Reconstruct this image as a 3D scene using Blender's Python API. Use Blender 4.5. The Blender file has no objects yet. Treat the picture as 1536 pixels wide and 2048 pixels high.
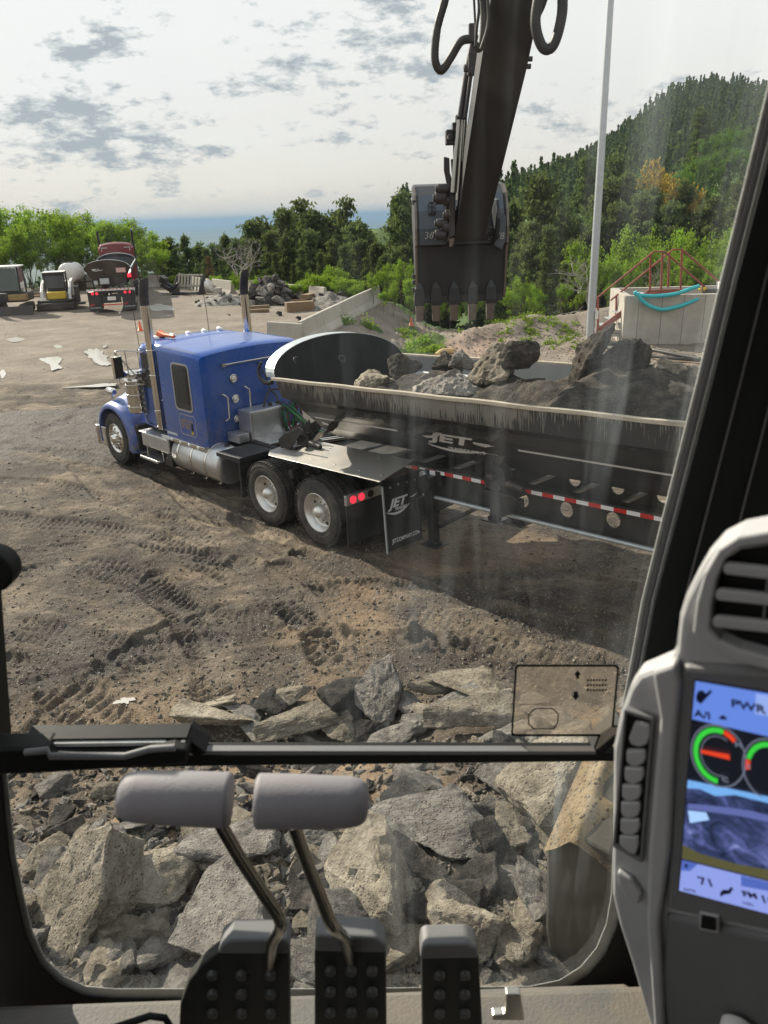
import bpy, bmesh, math, random
import numpy as np
from mathutils import Vector, Matrix, noise as mnoise
R = math.radians
sc = bpy.context.scene
col = sc.collection
random.seed(7); rng = np.random.default_rng(11)

# ---------------------------------------------------------------- camera, world, sun, exposure
EYE = Vector((0, 0, 4.6)); FPX = 1540.0
PITCH, ROLL = R(21.1), R(2.1)
_f = Vector((0, math.cos(PITCH), -math.sin(PITCH)))
_r = Vector((1, 0, 0)); _u = _r.cross(_f)
CR = _r*math.cos(ROLL) - _u*math.sin(ROLL)
CU = _r*math.sin(ROLL) + _u*math.cos(ROLL)
cam_d = bpy.data.cameras.new('camera'); cam = bpy.data.objects.new('camera', cam_d); col.objects.link(cam)
m = Matrix.Identity(4)
for i, v in enumerate((CR, CU, -_f)):
    for k in range(3): m[k][i] = v[k]
m.translation = EYE
cam.matrix_world = m
cam_d.sensor_fit = 'VERTICAL'; cam_d.sensor_height = 36; cam_d.lens = 36*FPX/2048
cam_d.clip_start = 0.02; cam_d.clip_end = 60000
cam_d.dof.use_dof = True; cam_d.dof.focus_distance = 12.0; cam_d.dof.aperture_fstop = 11.0
sc.camera = cam

SUN_AZ, SUN_EL = R(-44), R(31)
w = bpy.data.worlds.new('World'); sc.world = w; w.use_nodes = True
nt = w.node_tree; nt.nodes.clear()
def N(nt, t, **k):
    n = nt.nodes.new(t)
    for a, b in k.items():
        if a.startswith('i_'):
            n.inputs[a[2:].replace('_', ' ')].default_value = b
        else: setattr(n, a, b)
    return n
def LK(nt, a, b): nt.links.new(a, b)
def ramp(nt, pts, fac=None, interp='LINEAR'):
    n = nt.nodes.new('ShaderNodeValToRGB'); e = n.color_ramp; e.interpolation = interp
    while len(e.elements) < len(pts): e.elements.new(0.5)
    for el, (p, c) in zip(e.elements, pts):
        el.position = p; el.color = (*c, 1) if len(c) == 3 else c
    if fac is not None: nt.links.new(fac, n.inputs[0])
    return n
def mixc(nt, fac, a, b, mode='MIX'):
    n = nt.nodes.new('ShaderNodeMix'); n.data_type = 'RGBA'; n.blend_type = mode
    for s, v in ((0, fac), (6, a), (7, b)):
        if hasattr(v, 'links'): nt.links.new(v, n.inputs[s])
        elif isinstance(v, (int, float)): n.inputs[s].default_value = v
        else: n.inputs[s].default_value = (*v, 1)
    return n.outputs[2]
def mth(nt, op, a, b=0.0, c=None, clamp=False):
    n = nt.nodes.new('ShaderNodeMath'); n.operation = op; n.use_clamp = clamp
    for s, v in enumerate((a, b) if c is None else (a, b, c)):
        if hasattr(v, 'links'): nt.links.new(v, n.inputs[s])
        else: n.inputs[s].default_value = v
    return n.outputs[0]

sky = N(nt, 'ShaderNodeTexSky', sky_type='NISHITA', sun_disc=False)
sky.sun_elevation = SUN_EL; sky.sun_rotation = SUN_AZ
sky.air_density = 1.0; sky.dust_density = 1.6; sky.ozone_density = 1.0; sky.altitude = 1900
tc = N(nt, 'ShaderNodeTexCoord'); sep = N(nt, 'ShaderNodeSeparateXYZ'); LK(nt, tc.outputs['Generated'], sep.inputs[0])
z = mth(nt, 'MAXIMUM', sep.outputs[2], 0.0)
den = mth(nt, 'ADD', z, 0.07)
cx = mth(nt, 'DIVIDE', sep.outputs[0], den); cy = mth(nt, 'DIVIDE', sep.outputs[1], den)
cmb = N(nt, 'ShaderNodeCombineXYZ'); LK(nt, cx, cmb.inputs[0]); LK(nt, cy, cmb.inputs[1])
# thin high veil of bright cloud over the whole sky
veil = N(nt, 'ShaderNodeTexNoise', i_Scale=0.35, i_Detail=3.0); LK(nt, cmb.outputs[0], veil.inputs['Vector'])
veilf = mth(nt, 'MULTIPLY_ADD', veil.outputs[0], 0.2, 0.78, clamp=True)
zr = ramp(nt, [(0.0, (4.9, 4.2, 3.85)), (0.06, (5.5, 4.95, 4.5)), (0.18, (6.1, 5.85, 5.45)), (0.5, (6.8, 6.65, 6.35)), (1.0, (5.0, 5.6, 6.2))], sep.outputs[2])
base = mixc(nt, veilf, sky.outputs[0], zr.outputs[0])
# patchy lower clouds seen against the light: grey undersides
cv = N(nt, 'ShaderNodeCombineXYZ'); LK(nt, sep.outputs[0], cv.inputs[0]); LK(nt, sep.outputs[1], cv.inputs[1]); LK(nt, mth(nt, 'MULTIPLY', sep.outputs[2], 2.6), cv.inputs[2])
n1 = N(nt, 'ShaderNodeTexNoise', i_Scale=21.0, i_Detail=9.0, i_Roughness=0.68); LK(nt, cv.outputs[0], n1.inputs['Vector'])
n2 = N(nt, 'ShaderNodeTexNoise', i_Scale=3.2, i_Detail=2.0); LK(nt, cv.outputs[0], n2.inputs['Vector'])
cl = mth(nt, 'MULTIPLY_ADD', n2.outputs[0], 0.55, n1.outputs[0])
elev = ramp(nt, [(0.0, (-.4,)*3), (0.035, (-.2,)*3), (0.055, (0.0,)*3), (0.08, (.075,)*3), (0.14, (.045,)*3), (0.17, (-.10,)*3), (0.5, (-.14,)*3)], sep.outputs[2])
cl = mth(nt, 'ADD', cl, mth(nt, 'SUBTRACT', elev.outputs[0], 0.0))
lf = ramp(nt, [(0.0, (.03,)*3), (.55, (.0,)*3), (.62, (-.05,)*3), (.75, (-.12,)*3)], mth(nt, 'MULTIPLY_ADD', sep.outputs[0], 0.5, 0.5)); cl = mth(nt, 'ADD', cl, lf.outputs[0])
def blob(px, py, wid, amp):
    d0 = (_f + CR*((px-768)/FPX) - CU*((py-1024)/FPX)).normalized()
    vd = N(nt, 'ShaderNodeVectorMath', operation='DISTANCE'); sc2 = N(nt, 'ShaderNodeVectorMath', operation='MULTIPLY'); LK(nt, tc.outputs['Generated'], sc2.inputs[0]); sc2.inputs[1].default_value = (1, 1, 2.2)
    LK(nt, sc2.outputs[0], vd.inputs[0]); vd.inputs[1].default_value = (d0.x, d0.y, d0.z*2.2); return mth(nt, 'MULTIPLY', mth(nt, 'SUBTRACT', 1.0, mth(nt, 'DIVIDE', vd.outputs['Value'], wid), clamp=True), amp)
for q_ in ((195, 85, .070, .27), (120, 112, .060, .21), (90, 222, .08, .14), (240, 245, .09, .09), (620, 232, .13, .08), (540, 130, .05, .13), (470, 175, .05, .10)): cl = mth(nt, 'ADD', cl, blob(*q_))
cf = ramp(nt, [(0.86, (0, 0, 0)), (1.0, (1, 1, 1))], cl).outputs[0]
skyc = mixc(nt, mth(nt, 'MULTIPLY', cf, 0.85), base, (2.3, 2.65, 2.95))
bg = N(nt, 'ShaderNodeBackground', i_Strength=0.105); LK(nt, skyc, bg.inputs[0])
wo = N(nt, 'ShaderNodeOutputWorld'); LK(nt, bg.outputs[0], wo.inputs[0])

sd = Vector((math.sin(SUN_AZ)*math.cos(SUN_EL), math.cos(SUN_AZ)*math.cos(SUN_EL), math.sin(SUN_EL)))
sun_d = bpy.data.lights.new('sun', 'SUN'); sun_d.energy = 5.0; sun_d.angle = R(0.6); sun_d.color = (1.0, 0.90, 0.76)
sun = bpy.data.objects.new('sun', sun_d); col.objects.link(sun); sun.rotation_euler = sd.to_track_quat('Z', 'Y').to_euler(); sun.location = (-20, 20, 30)
sc.view_settings.view_transform = 'Standard'; sc.view_settings.look = 'None'
sc.view_settings.exposure = 0.68; sc.view_settings.gamma = 1.0
cy_ = sc.cycles
cy_.max_bounces = 8; cy_.diffuse_bounces = 3; cy_.glossy_bounces = 3; cy_.transmission_bounces = 4; cy_.transparent_max_bounces = 12
cy_.volume_bounces = 1; cy_.sample_clamp_indirect = 6.0; cy_.caustics_reflective = False; cy_.caustics_refractive = False
cy_.use_denoising = True

# ---------------------------------------------------------------- pixel helpers (photo pixels 1536 x 2048) used to measure real positions
def ray(px, py): return _f + CR*((px-768)/FPX) - CU*((py-1024)/FPX)
def G(px, py, z=0.0):
    d = ray(px, py); return EYE + d*((z-EYE.z)/d.z)
def Y(px, py, y):
    d = ray(px, py); return EYE + d*(y/d.y)
def onplane(px, py, p0, n):
    d = ray(px, py); return EYE + d*((p0-EYE).dot(n)/d.dot(n))

# ---------------------------------------------------------------- mesh builder
class MB:
    def __init__(s): s.v = []; s.f = []; s.mi = []; s.sm = []
    def add(s, vs, fs, mi=0, sm=False):
        o = len(s.v); s.v += [tuple(v) for v in vs]; s.f += [tuple(i+o for i in f) for f in fs]
        s.mi += [mi]*len(fs); s.sm += [sm]*len(fs); return s
    def box(s, c, d, rot=None, mi=0):
        c = Vector(c); h = Vector(d)*0.5
        vs = [Vector((x*h.x, y*h.y, z*h.z)) for x in (-1, 1) for y in (-1, 1) for z in (-1, 1)]
        if rot is not None: vs = [rot @ v for v in vs]
        return s.add([c+v for v in vs], [(0,1,3,2),(4,6,7,5),(0,4,5,1),(2,3,7,6),(0,2,6,4),(1,5,7,3)], mi)
    def bb(s, x0, x1, y0, y1, z0, z1, mi=0):
        return s.box(((x0+x1)/2, (y0+y1)/2, (z0+z1)/2), (abs(x1-x0), abs(y1-y0), abs(z1-z0)), None, mi)
    def cyl(s, p0, p1, r0, r1=None, n=20, mi=0, cap=True, sm=True):
        r1 = r0 if r1 is None else r1
        return s.rings([(Vector(p0), r0), (Vector(p1), r1)], n, mi, cap, sm)
    def rings(s, pr, n=20, mi=0, cap=True, sm=True, axis=None):
        # list of (point, radius) on one straight axis; duplicates a ring where the profile turns sharply
        a = Vector(axis) if axis is not None else (pr[-1][0]-pr[0][0])
        a = a.normalized(); b = a.orthogonal().normalized(); c = a.cross(b)
        vs = []; fs = []
        for p, r in pr:
            for k in range(n):
                t = 2*math.pi*k/n; vs.append(p + b*(r*math.cos(t)) + c*(r*math.sin(t)))
        for j in range(len(pr)-1):
            for k in range(n):
                fs.append((j*n+k, j*n+(k+1) % n, (j+1)*n+(k+1) % n, (j+1)*n+k))
        s.add(vs, fs, mi, sm)
        if cap:
            s.add(vs[:n], [tuple(reversed(range(n)))], mi, False); s.add(vs[-n:], [tuple(range(n))], mi, False)
        return s
    def tube(s, pts, r, n=8, mi=0, smooth_path=0, cap=True):
        pts = [Vector(p) for p in pts]
        if smooth_path: pts = catmull(pts, smooth_path)
        m_ = len(pts); vs = []; fs = []; up = None
        for i, p in enumerate(pts):
            t = (pts[min(i+1, m_-1)] - pts[max(i-1, 0)]).normalized()
            up = t.orthogonal().normalized() if up is None else (up - t*up.dot(t)).normalized()
            b = t.cross(up); rr = r[i] if isinstance(r, (list, tuple)) else (r(i/(m_-1)) if callable(r) else r)
            for k in range(n):
                a = 2*math.pi*k/n; vs.append(p + up*(rr*math.cos(a)) + b*(rr*math.sin(a)))
        for i in range(m_-1):
            for k in range(n): fs.append((i*n+k, i*n+(k+1) % n, (i+1)*n+(k+1) % n, (i+1)*n+k))
        s.add(vs, fs, mi, True)
        if cap: s.add(vs[:n], [tuple(reversed(range(n)))], mi); s.add(vs[-n:], [tuple(range(n))], mi)
        return s
    def prism(s, poly, off, mi=0, hole=None):
        # poly: 3-D points of a flat outline, off: extrusion vector
        off = Vector(off); P = [Vector(p) for p in poly]; n = len(P)
        s.add(P + [p+off for p in P], [tuple(range(n))[::-1], tuple(range(n, 2*n))] + [(k, (k+1) % n, n+(k+1) % n, n+k) for k in range(n)], mi)
        return s
    def ring_prism(s, outer, inner, off, mi=0):
        off = Vector(off); O_ = [Vector(p) for p in outer]; I = [Vector(p) for p in inner]; n = len(O_)
        vs = O_ + I + [p+off for p in O_] + [p+off for p in I]; fs = []
        for k in range(n):
            j = (k+1) % n
            fs += [(k, n+k, n+j, j), (2*n+k, 2*n+j, 3*n+j, 3*n+k), (k, j, 2*n+j, 2*n+k), (n+k, 3*n+k, 3*n+j, n+j)]
        return s.add(vs, fs, mi)
    def sheet(s, rows, mi=0, sm=True, closed=False):
        nr = len(rows); nc = len(rows[0]); vs = [p for r_ in rows for p in r_]; fs = []
        for i in range(nr-1):
            for k in range(nc if closed else nc-1):
                fs.append((i*nc+k, i*nc+(k+1) % nc, (i+1)*nc+(k+1) % nc, (i+1)*nc+k))
        return s.add(vs, fs, mi, sm)
    def torus(s, c, ax, r, t, n=24, mi=0, k=8, arc=(0, 2*math.pi)):
        ax = Vector(ax).normalized(); b = ax.orthogonal().normalized(); d = ax.cross(b)
        full = abs(arc[1]-arc[0]-2*math.pi) < 1e-6
        pts = [Vector(c)+b*(r*math.cos(a))+d*(r*math.sin(a)) for a in np.linspace(arc[0], arc[1], n+1)]
        return s.tube(pts, t, k, mi, cap=not full)
    def dome(s, c, ax, r, h, n=16, m_=5, mi=0):
        ax = Vector(ax).normalized(); c = Vector(c)
        return s.rings([(c+ax*(h*math.sin(a)), max(r*math.cos(a), 1e-4)) for a in np.linspace(0, math.pi/2, m_+1)], n, mi, False, True, ax)
    def mesh(s, name):
        me = bpy.data.meshes.new(name); me.from_pydata(s.v, [], s.f)
        me.polygons.foreach_set('material_index', s.mi); me.polygons.foreach_set('use_smooth', s.sm); me.update(); return me
def catmull(P, k):
    out = []; n = len(P)
    for i in range(n-1):
        a, b, c, d = P[max(i-1, 0)], P[i], P[i+1], P[min(i+2, n-1)]
        for j in range(k):
            t = j/k; out.append(0.5*((2*b)+(c-a)*t+(2*a-5*b+4*c-d)*t*t+(3*b-a-3*c+d)*t**3))
    out.append(P[-1]); return out
def sweepbox(mb, pts, wv, hv, mi=0):
    """box-section bar along a polyline; wv/hv: half-size vectors of the section"""
    rows = []
    for p in pts:
        p = Vector(p); rows.append([p-wv-hv, p+wv-hv, p+wv+hv, p-wv+hv])
    mb.sheet(rows, mi, False, True); mb.add(rows[0], [(0,1,2,3)], mi); mb.add(rows[-1], [(3,2,1,0)], mi); return mb

def tag(o, label=None, cat=None, group=None, kind=None):
    if label: o['label'] = label
    if cat: o['category'] = cat
    if group: o['group'] = group
    if kind: o['kind'] = kind
    return o
def thing(name, label, cat, M=None, group=None):
    o = bpy.data.objects.new(name, None); col.objects.link(o); o.empty_display_size = 0.3
    if M is not None: o.matrix_world = M if isinstance(M, Matrix) else Matrix.Translation(Vector(M))
    return tag(o, label, cat, group)
def obj(name, mb, mat, parent=None, bevel=0.0, seg=2, fixn=True, label=None, subd=0, weighted=False):
    me = mb.mesh(name) if isinstance(mb, MB) else mb
    for m_ in (mat if isinstance(mat, (list, tuple)) else [mat]): me.materials.append(m_)
    if fixn:
        b = bmesh.new(); b.from_mesh(me); bmesh.ops.remove_doubles(b, verts=b.verts, dist=1e-5) if bevel else None
        bmesh.ops.recalc_face_normals(b, faces=b.faces); b.to_mesh(me); b.free()
    o = bpy.data.objects.new(name, me); col.objects.link(o)
    if parent: o.parent = parent
    if bevel:
        md = o.modifiers.new('bevel', 'BEVEL'); md.width = bevel; md.segments = seg; md.limit_method = 'ANGLE'; md.angle_limit = R(35)
        md.harden_normals = False
    if subd:
        md = o.modifiers.new('subd', 'SUBSURF'); md.levels = subd; md.render_levels = subd
    if label: o['label'] = label
    return o
def local(parent, mb):
    """builder points given in world space -> local space of parent thing"""
    I = parent.matrix_world.inverted(); mb.v = [tuple(I @ Vector(v)) for v in mb.v]; return mb
def copy_tree(o, M=None, label=None, scale=None):
    c = o.copy(); col.objects.link(c)
    for ch in o.children:
        k = ch.copy(); col.objects.link(k); k.parent = c
        for g in ch.children:
            q = g.copy(); col.objects.link(q); q.parent = k
    if M is not None: c.matrix_world = M
    if label: c['label'] = label
    return c
def text_mb(txt, size, frame, mi=0, ext=0.002, shear=0.0, bold=0.0, align='LEFT'):
    """lettering as real raised mesh; frame: Matrix whose x is the writing direction and y is up"""
    cu = bpy.data.curves.new('t', 'FONT'); cu.body = txt; cu.size = size; cu.extrude = ext; cu.shear = shear; cu.offset = bold
    cu.align_x = align; cu.resolution_u = 3
    o = bpy.data.objects.new('t', cu); col.objects.link(o)
    dg = bpy.context.evaluated_depsgraph_get(); me = o.evaluated_get(dg).to_mesh()
    mb = MB(); mb.add([frame @ v.co for v in me.vertices], [tuple(p.vertices) for p in me.polygons], mi)
    o.evaluated_get(dg).to_mesh_clear(); bpy.data.objects.remove(o); bpy.data.curves.remove(cu); return mb
def merge(a, b, mi=None):
    a.add(b.v, b.f, 0, False)
    n = len(b.f); a.mi[-n:] = b.mi if mi is None else [mi]*n; a.sm[-n:] = b.sm; return a
def frame(o, x, y):
    x = Vector(x).normalized(); y = Vector(y); y = (y - x*y.dot(x)).normalized(); z_ = x.cross(y); M = Matrix.Identity(4)
    for i, v in enumerate((x, y, z_)):
        for k in range(3): M[k][i] = v[k]
    M.translation = Vector(o); return M

# ---------------------------------------------------------------- materials
def mat(name, base, rough=0.6, metal=0.0, spec=0.5, dirt=None, dirt_s=3.0, dirt_amt=0.5, bump=0.0, bump_s=40.0, var=0.0, coat=0.0, rvar=0.1, coords='Object', objvar=0.0, speck=None):
    m_ = bpy.data.materials.new(name); m_.use_nodes = True; t = m_.node_tree; b = t.nodes['Principled BSDF']
    b.inputs['Metallic'].default_value = metal; b.inputs['Specular IOR Level'].default_value = spec
    if coat: b.inputs['Coat Weight'].default_value = coat; b.inputs['Coat Roughness'].default_value = 0.08
    tcn = N(t, 'ShaderNodeTexCoord'); vec = tcn.outputs[coords]
    c = base
    nz = N(t, 'ShaderNodeTexNoise', i_Scale=dirt_s, i_Detail=7.0, i_Roughness=0.65); LK(t, vec, nz.inputs['Vector'])
    if var:
        r_ = ramp(t, [(0.3, tuple(x*(1-var) for x in base)), (0.7, tuple(min(1, x*(1+var)) for x in base))], nz.outputs[0]); c = r_.outputs[0]
    if dirt:
        r2 = ramp(t, [(0.5-0.25*dirt_amt, (0, 0, 0)), (0.5+0.35*(1-dirt_amt)+0.05, (1, 1, 1))], nz.outputs[0])
        c = mixc(t, mth(t, 'MULTIPLY', r2.outputs[0], dirt_amt), c, dirt)
    if speck:
        vo = N(t, 'ShaderNodeTexNoise', i_Scale=speck[1], i_Detail=2.0); LK(t, vec, vo.inputs['Vector'])
        r3 = ramp(t, [(speck[2], (0, 0, 0)), (speck[2]+0.04, (1, 1, 1))], vo.outputs[0]); c = mixc(t, r3.outputs[0], c, speck[0])
    if objvar:
        oi = N(t, 'ShaderNodeObjectInfo'); v = mth(t, 'MULTIPLY_ADD', oi.outputs['Random'], 2*objvar, 1-objvar)
        hs = N(t, 'ShaderNodeHueSaturation'); LK(t, v, hs.inputs['Value'])
        if hasattr(c, 'links'): LK(t, c, hs.inputs['Color'])
        else: hs.inputs['Color'].default_value = (*c, 1)
        c = hs.outputs[0]
    if hasattr(c, 'links'): LK(t, c, b.inputs['Base Color'])
    else: b.inputs['Base Color'].default_value = (*c, 1)
    rr = ramp(t, [(0.3, (max(0, rough-rvar),)*3), (0.7, (min(1, rough+rvar),)*3)], nz.outputs[0]); LK(t, rr.outputs[0], b.inputs['Roughness'])
    if bump:
        nb = N(t, 'ShaderNodeTexNoise', i_Scale=bump_s, i_Detail=6.0, i_Roughness=0.6); LK(t, vec, nb.inputs['Vector'])
        bn = N(t, 'ShaderNodeBump', i_Strength=bump, i_Distance=0.02); LK(t, nb.outputs[0], bn.inputs['Height']); LK(t, bn.outputs[0], b.inputs['Normal'])
    return m_
DUST = (0.30, 0.25, 0.19)
M_ = {}
def MT(k, *a, **kw): M_[k] = mat(k, *a, **kw); return M_[k]
def lowdust(m_, z0, z1, amt, c_=(.24, .20, .155)):
    t = m_.node_tree; b = t.nodes['Principled BSDF']; tcn = N(t, 'ShaderNodeTexCoord'); sp = N(t, 'ShaderNodeSeparateXYZ'); LK(t, tcn.outputs['Object'], sp.inputs[0])
    n = N(t, 'ShaderNodeTexNoise', i_Scale=9.0, i_Detail=8.0, i_Roughness=.7); LK(t, tcn.outputs['Object'], n.inputs['Vector'])
    q = mth(t, 'DIVIDE', mth(t, 'SUBTRACT', z1, sp.outputs[2]), z1-z0, clamp=True); q = mth(t, 'MULTIPLY', mth(t, 'MULTIPLY', q, amt), ramp(t, [(.35, (.1,)*3), (.65, (1,)*3)], n.outputs[0]).outputs[0])
    LK(t, mixc(t, q, b.inputs['Base Color'].links[0].from_socket, c_), b.inputs['Base Color']); LK(t, mth(t, 'ADD', mth(t, 'MULTIPLY', q, .6), b.inputs['Roughness'].links[0].from_socket), b.inputs['Roughness'])
MT('blue_paint', (0.006, 0.082, 0.40), 0.28, 0.15, 0.5, dirt=(0.08, 0.12, 0.20), dirt_s=2.5, dirt_amt=0.38, coat=0.5, rvar=0.08, speck=((0.22, 0.22, 0.22), 60, 0.68))
lowdust(M_['blue_paint'], .5, 2.2, .75)
MT('chrome', (0.72, 0.70, 0.66), 0.14, 1.0, dirt=(0.35, 0.30, 0.24), dirt_s=5, dirt_amt=0.3)
MT('aluminium', (0.62, 0.63, 0.64), 0.36, 0.85, dirt=(0.35, 0.31, 0.26), dirt_s=4, dirt_amt=0.5, bump=0.05)
MT('steel_wheel', (0.66, 0.65, 0.62), 0.34, 0.7, dirt=(0.36, 0.29, 0.21), dirt_s=5, dirt_amt=0.45)
MT('black_paint', (0.012, 0.013, 0.015), 0.38, 0.0, 0.5, dirt=(0.055, 0.05, 0.045), dirt_s=3, dirt_amt=0.5, rvar=0.12)
MT('chassis', (0.014, 0.014, 0.015), 0.6, 0.0, 0.4, dirt=(0.07, 0.06, 0.05), dirt_s=4, dirt_amt=0.6)
MT('rubber', (0.022, 0.022, 0.023), 0.82, dirt=(0.13, 0.11, 0.085), dirt_s=7, dirt_amt=0.6, bump=0.3, bump_s=60)
MT('mudflap', (0.016, 0.018, 0.021), 0.55, dirt=(0.07, 0.06, 0.05), dirt_s=3, dirt_amt=0.5)
MT('decal', (0.75, 0.76, 0.78), 0.45, dirt=(0.4, 0.38, 0.35), dirt_s=8, dirt_amt=0.3)
MT('tape_red', (0.55, 0.02, 0.02), 0.35); MT('tape_white', (0.8, 0.8, 0.82), 0.35)
MT('fender_steel', (0.34, 0.335, 0.32), 0.42, 0.35, dirt=(0.36, 0.31, 0.24), dirt_s=2.5, dirt_amt=0.6, bump=0.05)
MT('tub_black', (0.011, 0.011, 0.012), 0.75, spec=.2, dirt=(0.045, 0.042, 0.038), dirt_s=3, dirt_amt=0.4, rvar=0.05)
MT('tub_rim', (0.42, 0.37, 0.29), 0.85, dirt=(0.22, 0.19, 0.15), dirt_s=6, dirt_amt=0.5, bump=0.4, bump_s=80)
MT('tub_inner', (0.42, 0.45, 0.47), 0.38, 0.6, dirt=(0.20, 0.19, 0.18), dirt_s=2.5, dirt_amt=0.35)
MT('dark_glass', (0.01, 0.012, 0.014), 0.08, spec=0.6)
MT('concrete', (0.42, 0.39, 0.34), 0.9, dirt=(0.24, 0.21, 0.17), dirt_s=1.6, dirt_amt=0.5, bump=0.25, bump_s=30, objvar=0.1)
MT('galvanised', (0.46, 0.50, 0.52), 0.42, 0.55, dirt=(0.34, 0.36, 0.37), dirt_s=6, dirt_amt=0.4)
MT('rust_red', (0.27, 0.07, 0.045), 0.65, dirt=(0.14, 0.05, 0.03), dirt_s=8, dirt_amt=0.5, bump=0.1)
MT('teal_hose', (0.03, 0.45, 0.50), 0.45, dirt=(0.10, 0.36, 0.38), dirt_s=8, dirt_amt=0.4)
MT('black_hose', (0.02, 0.02, 0.02), 0.6, dirt=(0.1, 0.09, 0.07), dirt_s=8, dirt_amt=0.5)
MT('wood', (0.24, 0.165, 0.095), 0.8, dirt=(0.14, 0.09, 0.05), dirt_s=4, dirt_amt=0.5, objvar=0.15)
MT('maroon', (0.17, 0.015, 0.022), 0.35, coat=0.4, dirt=(0.15, 0.08, 0.07), dirt_s=3, dirt_amt=0.3)
MT('white_paint', (0.72, 0.71, 0.68), 0.5, dirt=(0.4, 0.36, 0.3), dirt_s=3, dirt_amt=0.4)
MT('yellow', (0.62, 0.44, 0.02), 0.45, dirt=(0.3, 0.2, 0.05), dirt_s=5, dirt_amt=0.4)
MT('orange', (0.7, 0.12, 0.03), 0.5)
MT('iron', (0.055, 0.055, 0.06), 0.5, 0.55, dirt=(0.10, 0.065, 0.045), dirt_s=5, dirt_amt=0.5, bump=0.1)
MT('tooth_steel', (0.20, 0.17, 0.15), 0.5, 0.6, dirt=(0.14, 0.09, 0.06), dirt_s=9, dirt_amt=0.6, bump=0.2)
MT('arm_paint', (0.026, 0.026, 0.028), 0.5, 0.1, dirt=(0.060, 0.048, 0.040), dirt_s=2.2, dirt_amt=0.5, bump=0.06, bump_s=25)
MT('bucket_paint', (0.026, 0.029, 0.034), 0.5, 0.25, dirt=(0.055, 0.042, 0.036), dirt_s=2.5, dirt_amt=0.5, bump=0.1, bump_s=25)
MT('bucket_light', (0.10, 0.115, 0.135), 0.42, 0.4, dirt=(0.06, 0.06, 0.06), dirt_s=4, dirt_amt=0.5)
MT('cab_black', (0.008, 0.009, 0.009), 0.6, spec=.25, dirt=(0.02, 0.018, 0.016), dirt_s=6, dirt_amt=0.4)
MT('cab_seal', (0.55, 0.57, 0.56), 0.6, dirt=(0.20, 0.17, 0.11), dirt_s=20, dirt_amt=0.5)
MT('cab_plastic', (0.44, 0.445, 0.45), 0.5, dirt=(0.24, 0.23, 0.215), dirt_s=7, dirt_amt=0.3, bump=0.12, bump_s=900)
MT('pillar_dark', (0.016, 0.021, 0.020), 0.5, spec=.35, dirt=(0.035, 0.036, 0.032), dirt_s=5, dirt_amt=0.4)
MT('cab_plastic_dark', (0.17, 0.172, 0.175), 0.55, bump=0.12, bump_s=900)
MT('pedal_rubber', (0.085, 0.09, 0.085), 0.45, dirt=(0.12, 0.11, 0.09), dirt_s=30, dirt_amt=0.5)
MT('cab_floor', (0.125, 0.12, 0.11), 0.7, dirt=(0.28, 0.22, 0.15), dirt_s=9, dirt_amt=0.5, bump=0.2, bump_s=200)
MT('grip', (0.25, 0.24, 0.255), 0.62, dirt=(0.22, 0.19, 0.2), dirt_s=14, dirt_amt=0.4, bump=0.10, bump_s=320)
MT('pedal', (0.018, 0.022, 0.02), 0.6, dirt=(0.06, 0.055, 0.045), dirt_s=20, dirt_amt=0.5)
MT('lever_chrome', (0.35, 0.34, 0.31), 0.18, 1.0)
MT('light_metal', (0.55, 0.53, 0.48), 0.3, 0.9)
def emis(k, c, s):
    m_ = bpy.data.materials.new(k); m_.use_nodes = True; b = m_.node_tree.nodes['Principled BSDF']
    b.inputs['Base Color'].default_value = (*[x*0.3 for x in c], 1); b.inputs['Emission Color'].default_value = (*c, 1); b.inputs['Emission Strength'].default_value = s
    b.inputs['Roughness'].default_value = 0.25; M_[k] = m_
emis('tail_light', (1.0, 0.03, 0.06), 0.9)
MT('lens_clear', (0.75, 0.75, 0.72), 0.15)
# ---------------------------------------------------------------- terrain
_lat = np.random.default_rng(5).random((8, 256, 256))
def vnoise(x, y, seed=0):
    x = np.asarray(x, float); y = np.asarray(y, float)
    x = x + seed*17.13; y = y + seed*9.71
    xi = np.floor(x); yi = np.floor(y); fx = x-xi; fy = y-yi; xi = xi.astype(np.int64) & 255; yi = yi.astype(np.int64) & 255
    fx = fx*fx*fx*(fx*(fx*6-15)+10); fy = fy*fy*fy*(fy*(fy*6-15)+10); L_ = _lat[seed % 8]; xj = (xi+1) & 255; yj = (yi+1) & 255
    return (L_[xi, yi]*(1-fx)+L_[xj, yi]*fx)*(1-fy) + (L_[xi, yj]*(1-fx)+L_[xj, yj]*fx)*fy
def fbm(x, y, o=4, seed=0):
    a = 0.5; s = 0; t = 0
    for i in range(o): s = s + a*vnoise(x*2**i, y*2**i, seed+i); t += a; a *= 0.5
    return s/t*2-1
def sst(x, a, b):
    t = np.clip((x-a)/(b-a), 0, 1); return t*t*(3-2*t)
KP = Vector((-.58, 11.92, 1.25)); TD = Vector((0.65566, -0.75229, 0.064532)).normalized(); TS = Vector((TD.y, -TD.x, 0)).normalized(); TU = TS.cross(TD)
if TU.z < 0: TU = -TU
far_line_x = [-80, -40, -17, -9, -1.5, 5, 14, 40, 90]; far_line_y = [75, 68, 61.5, 55, 46.5, 38.5, 38, 37, 36]
def edge_x(y): return -2.9 + (y-29.0)*0.194
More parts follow.
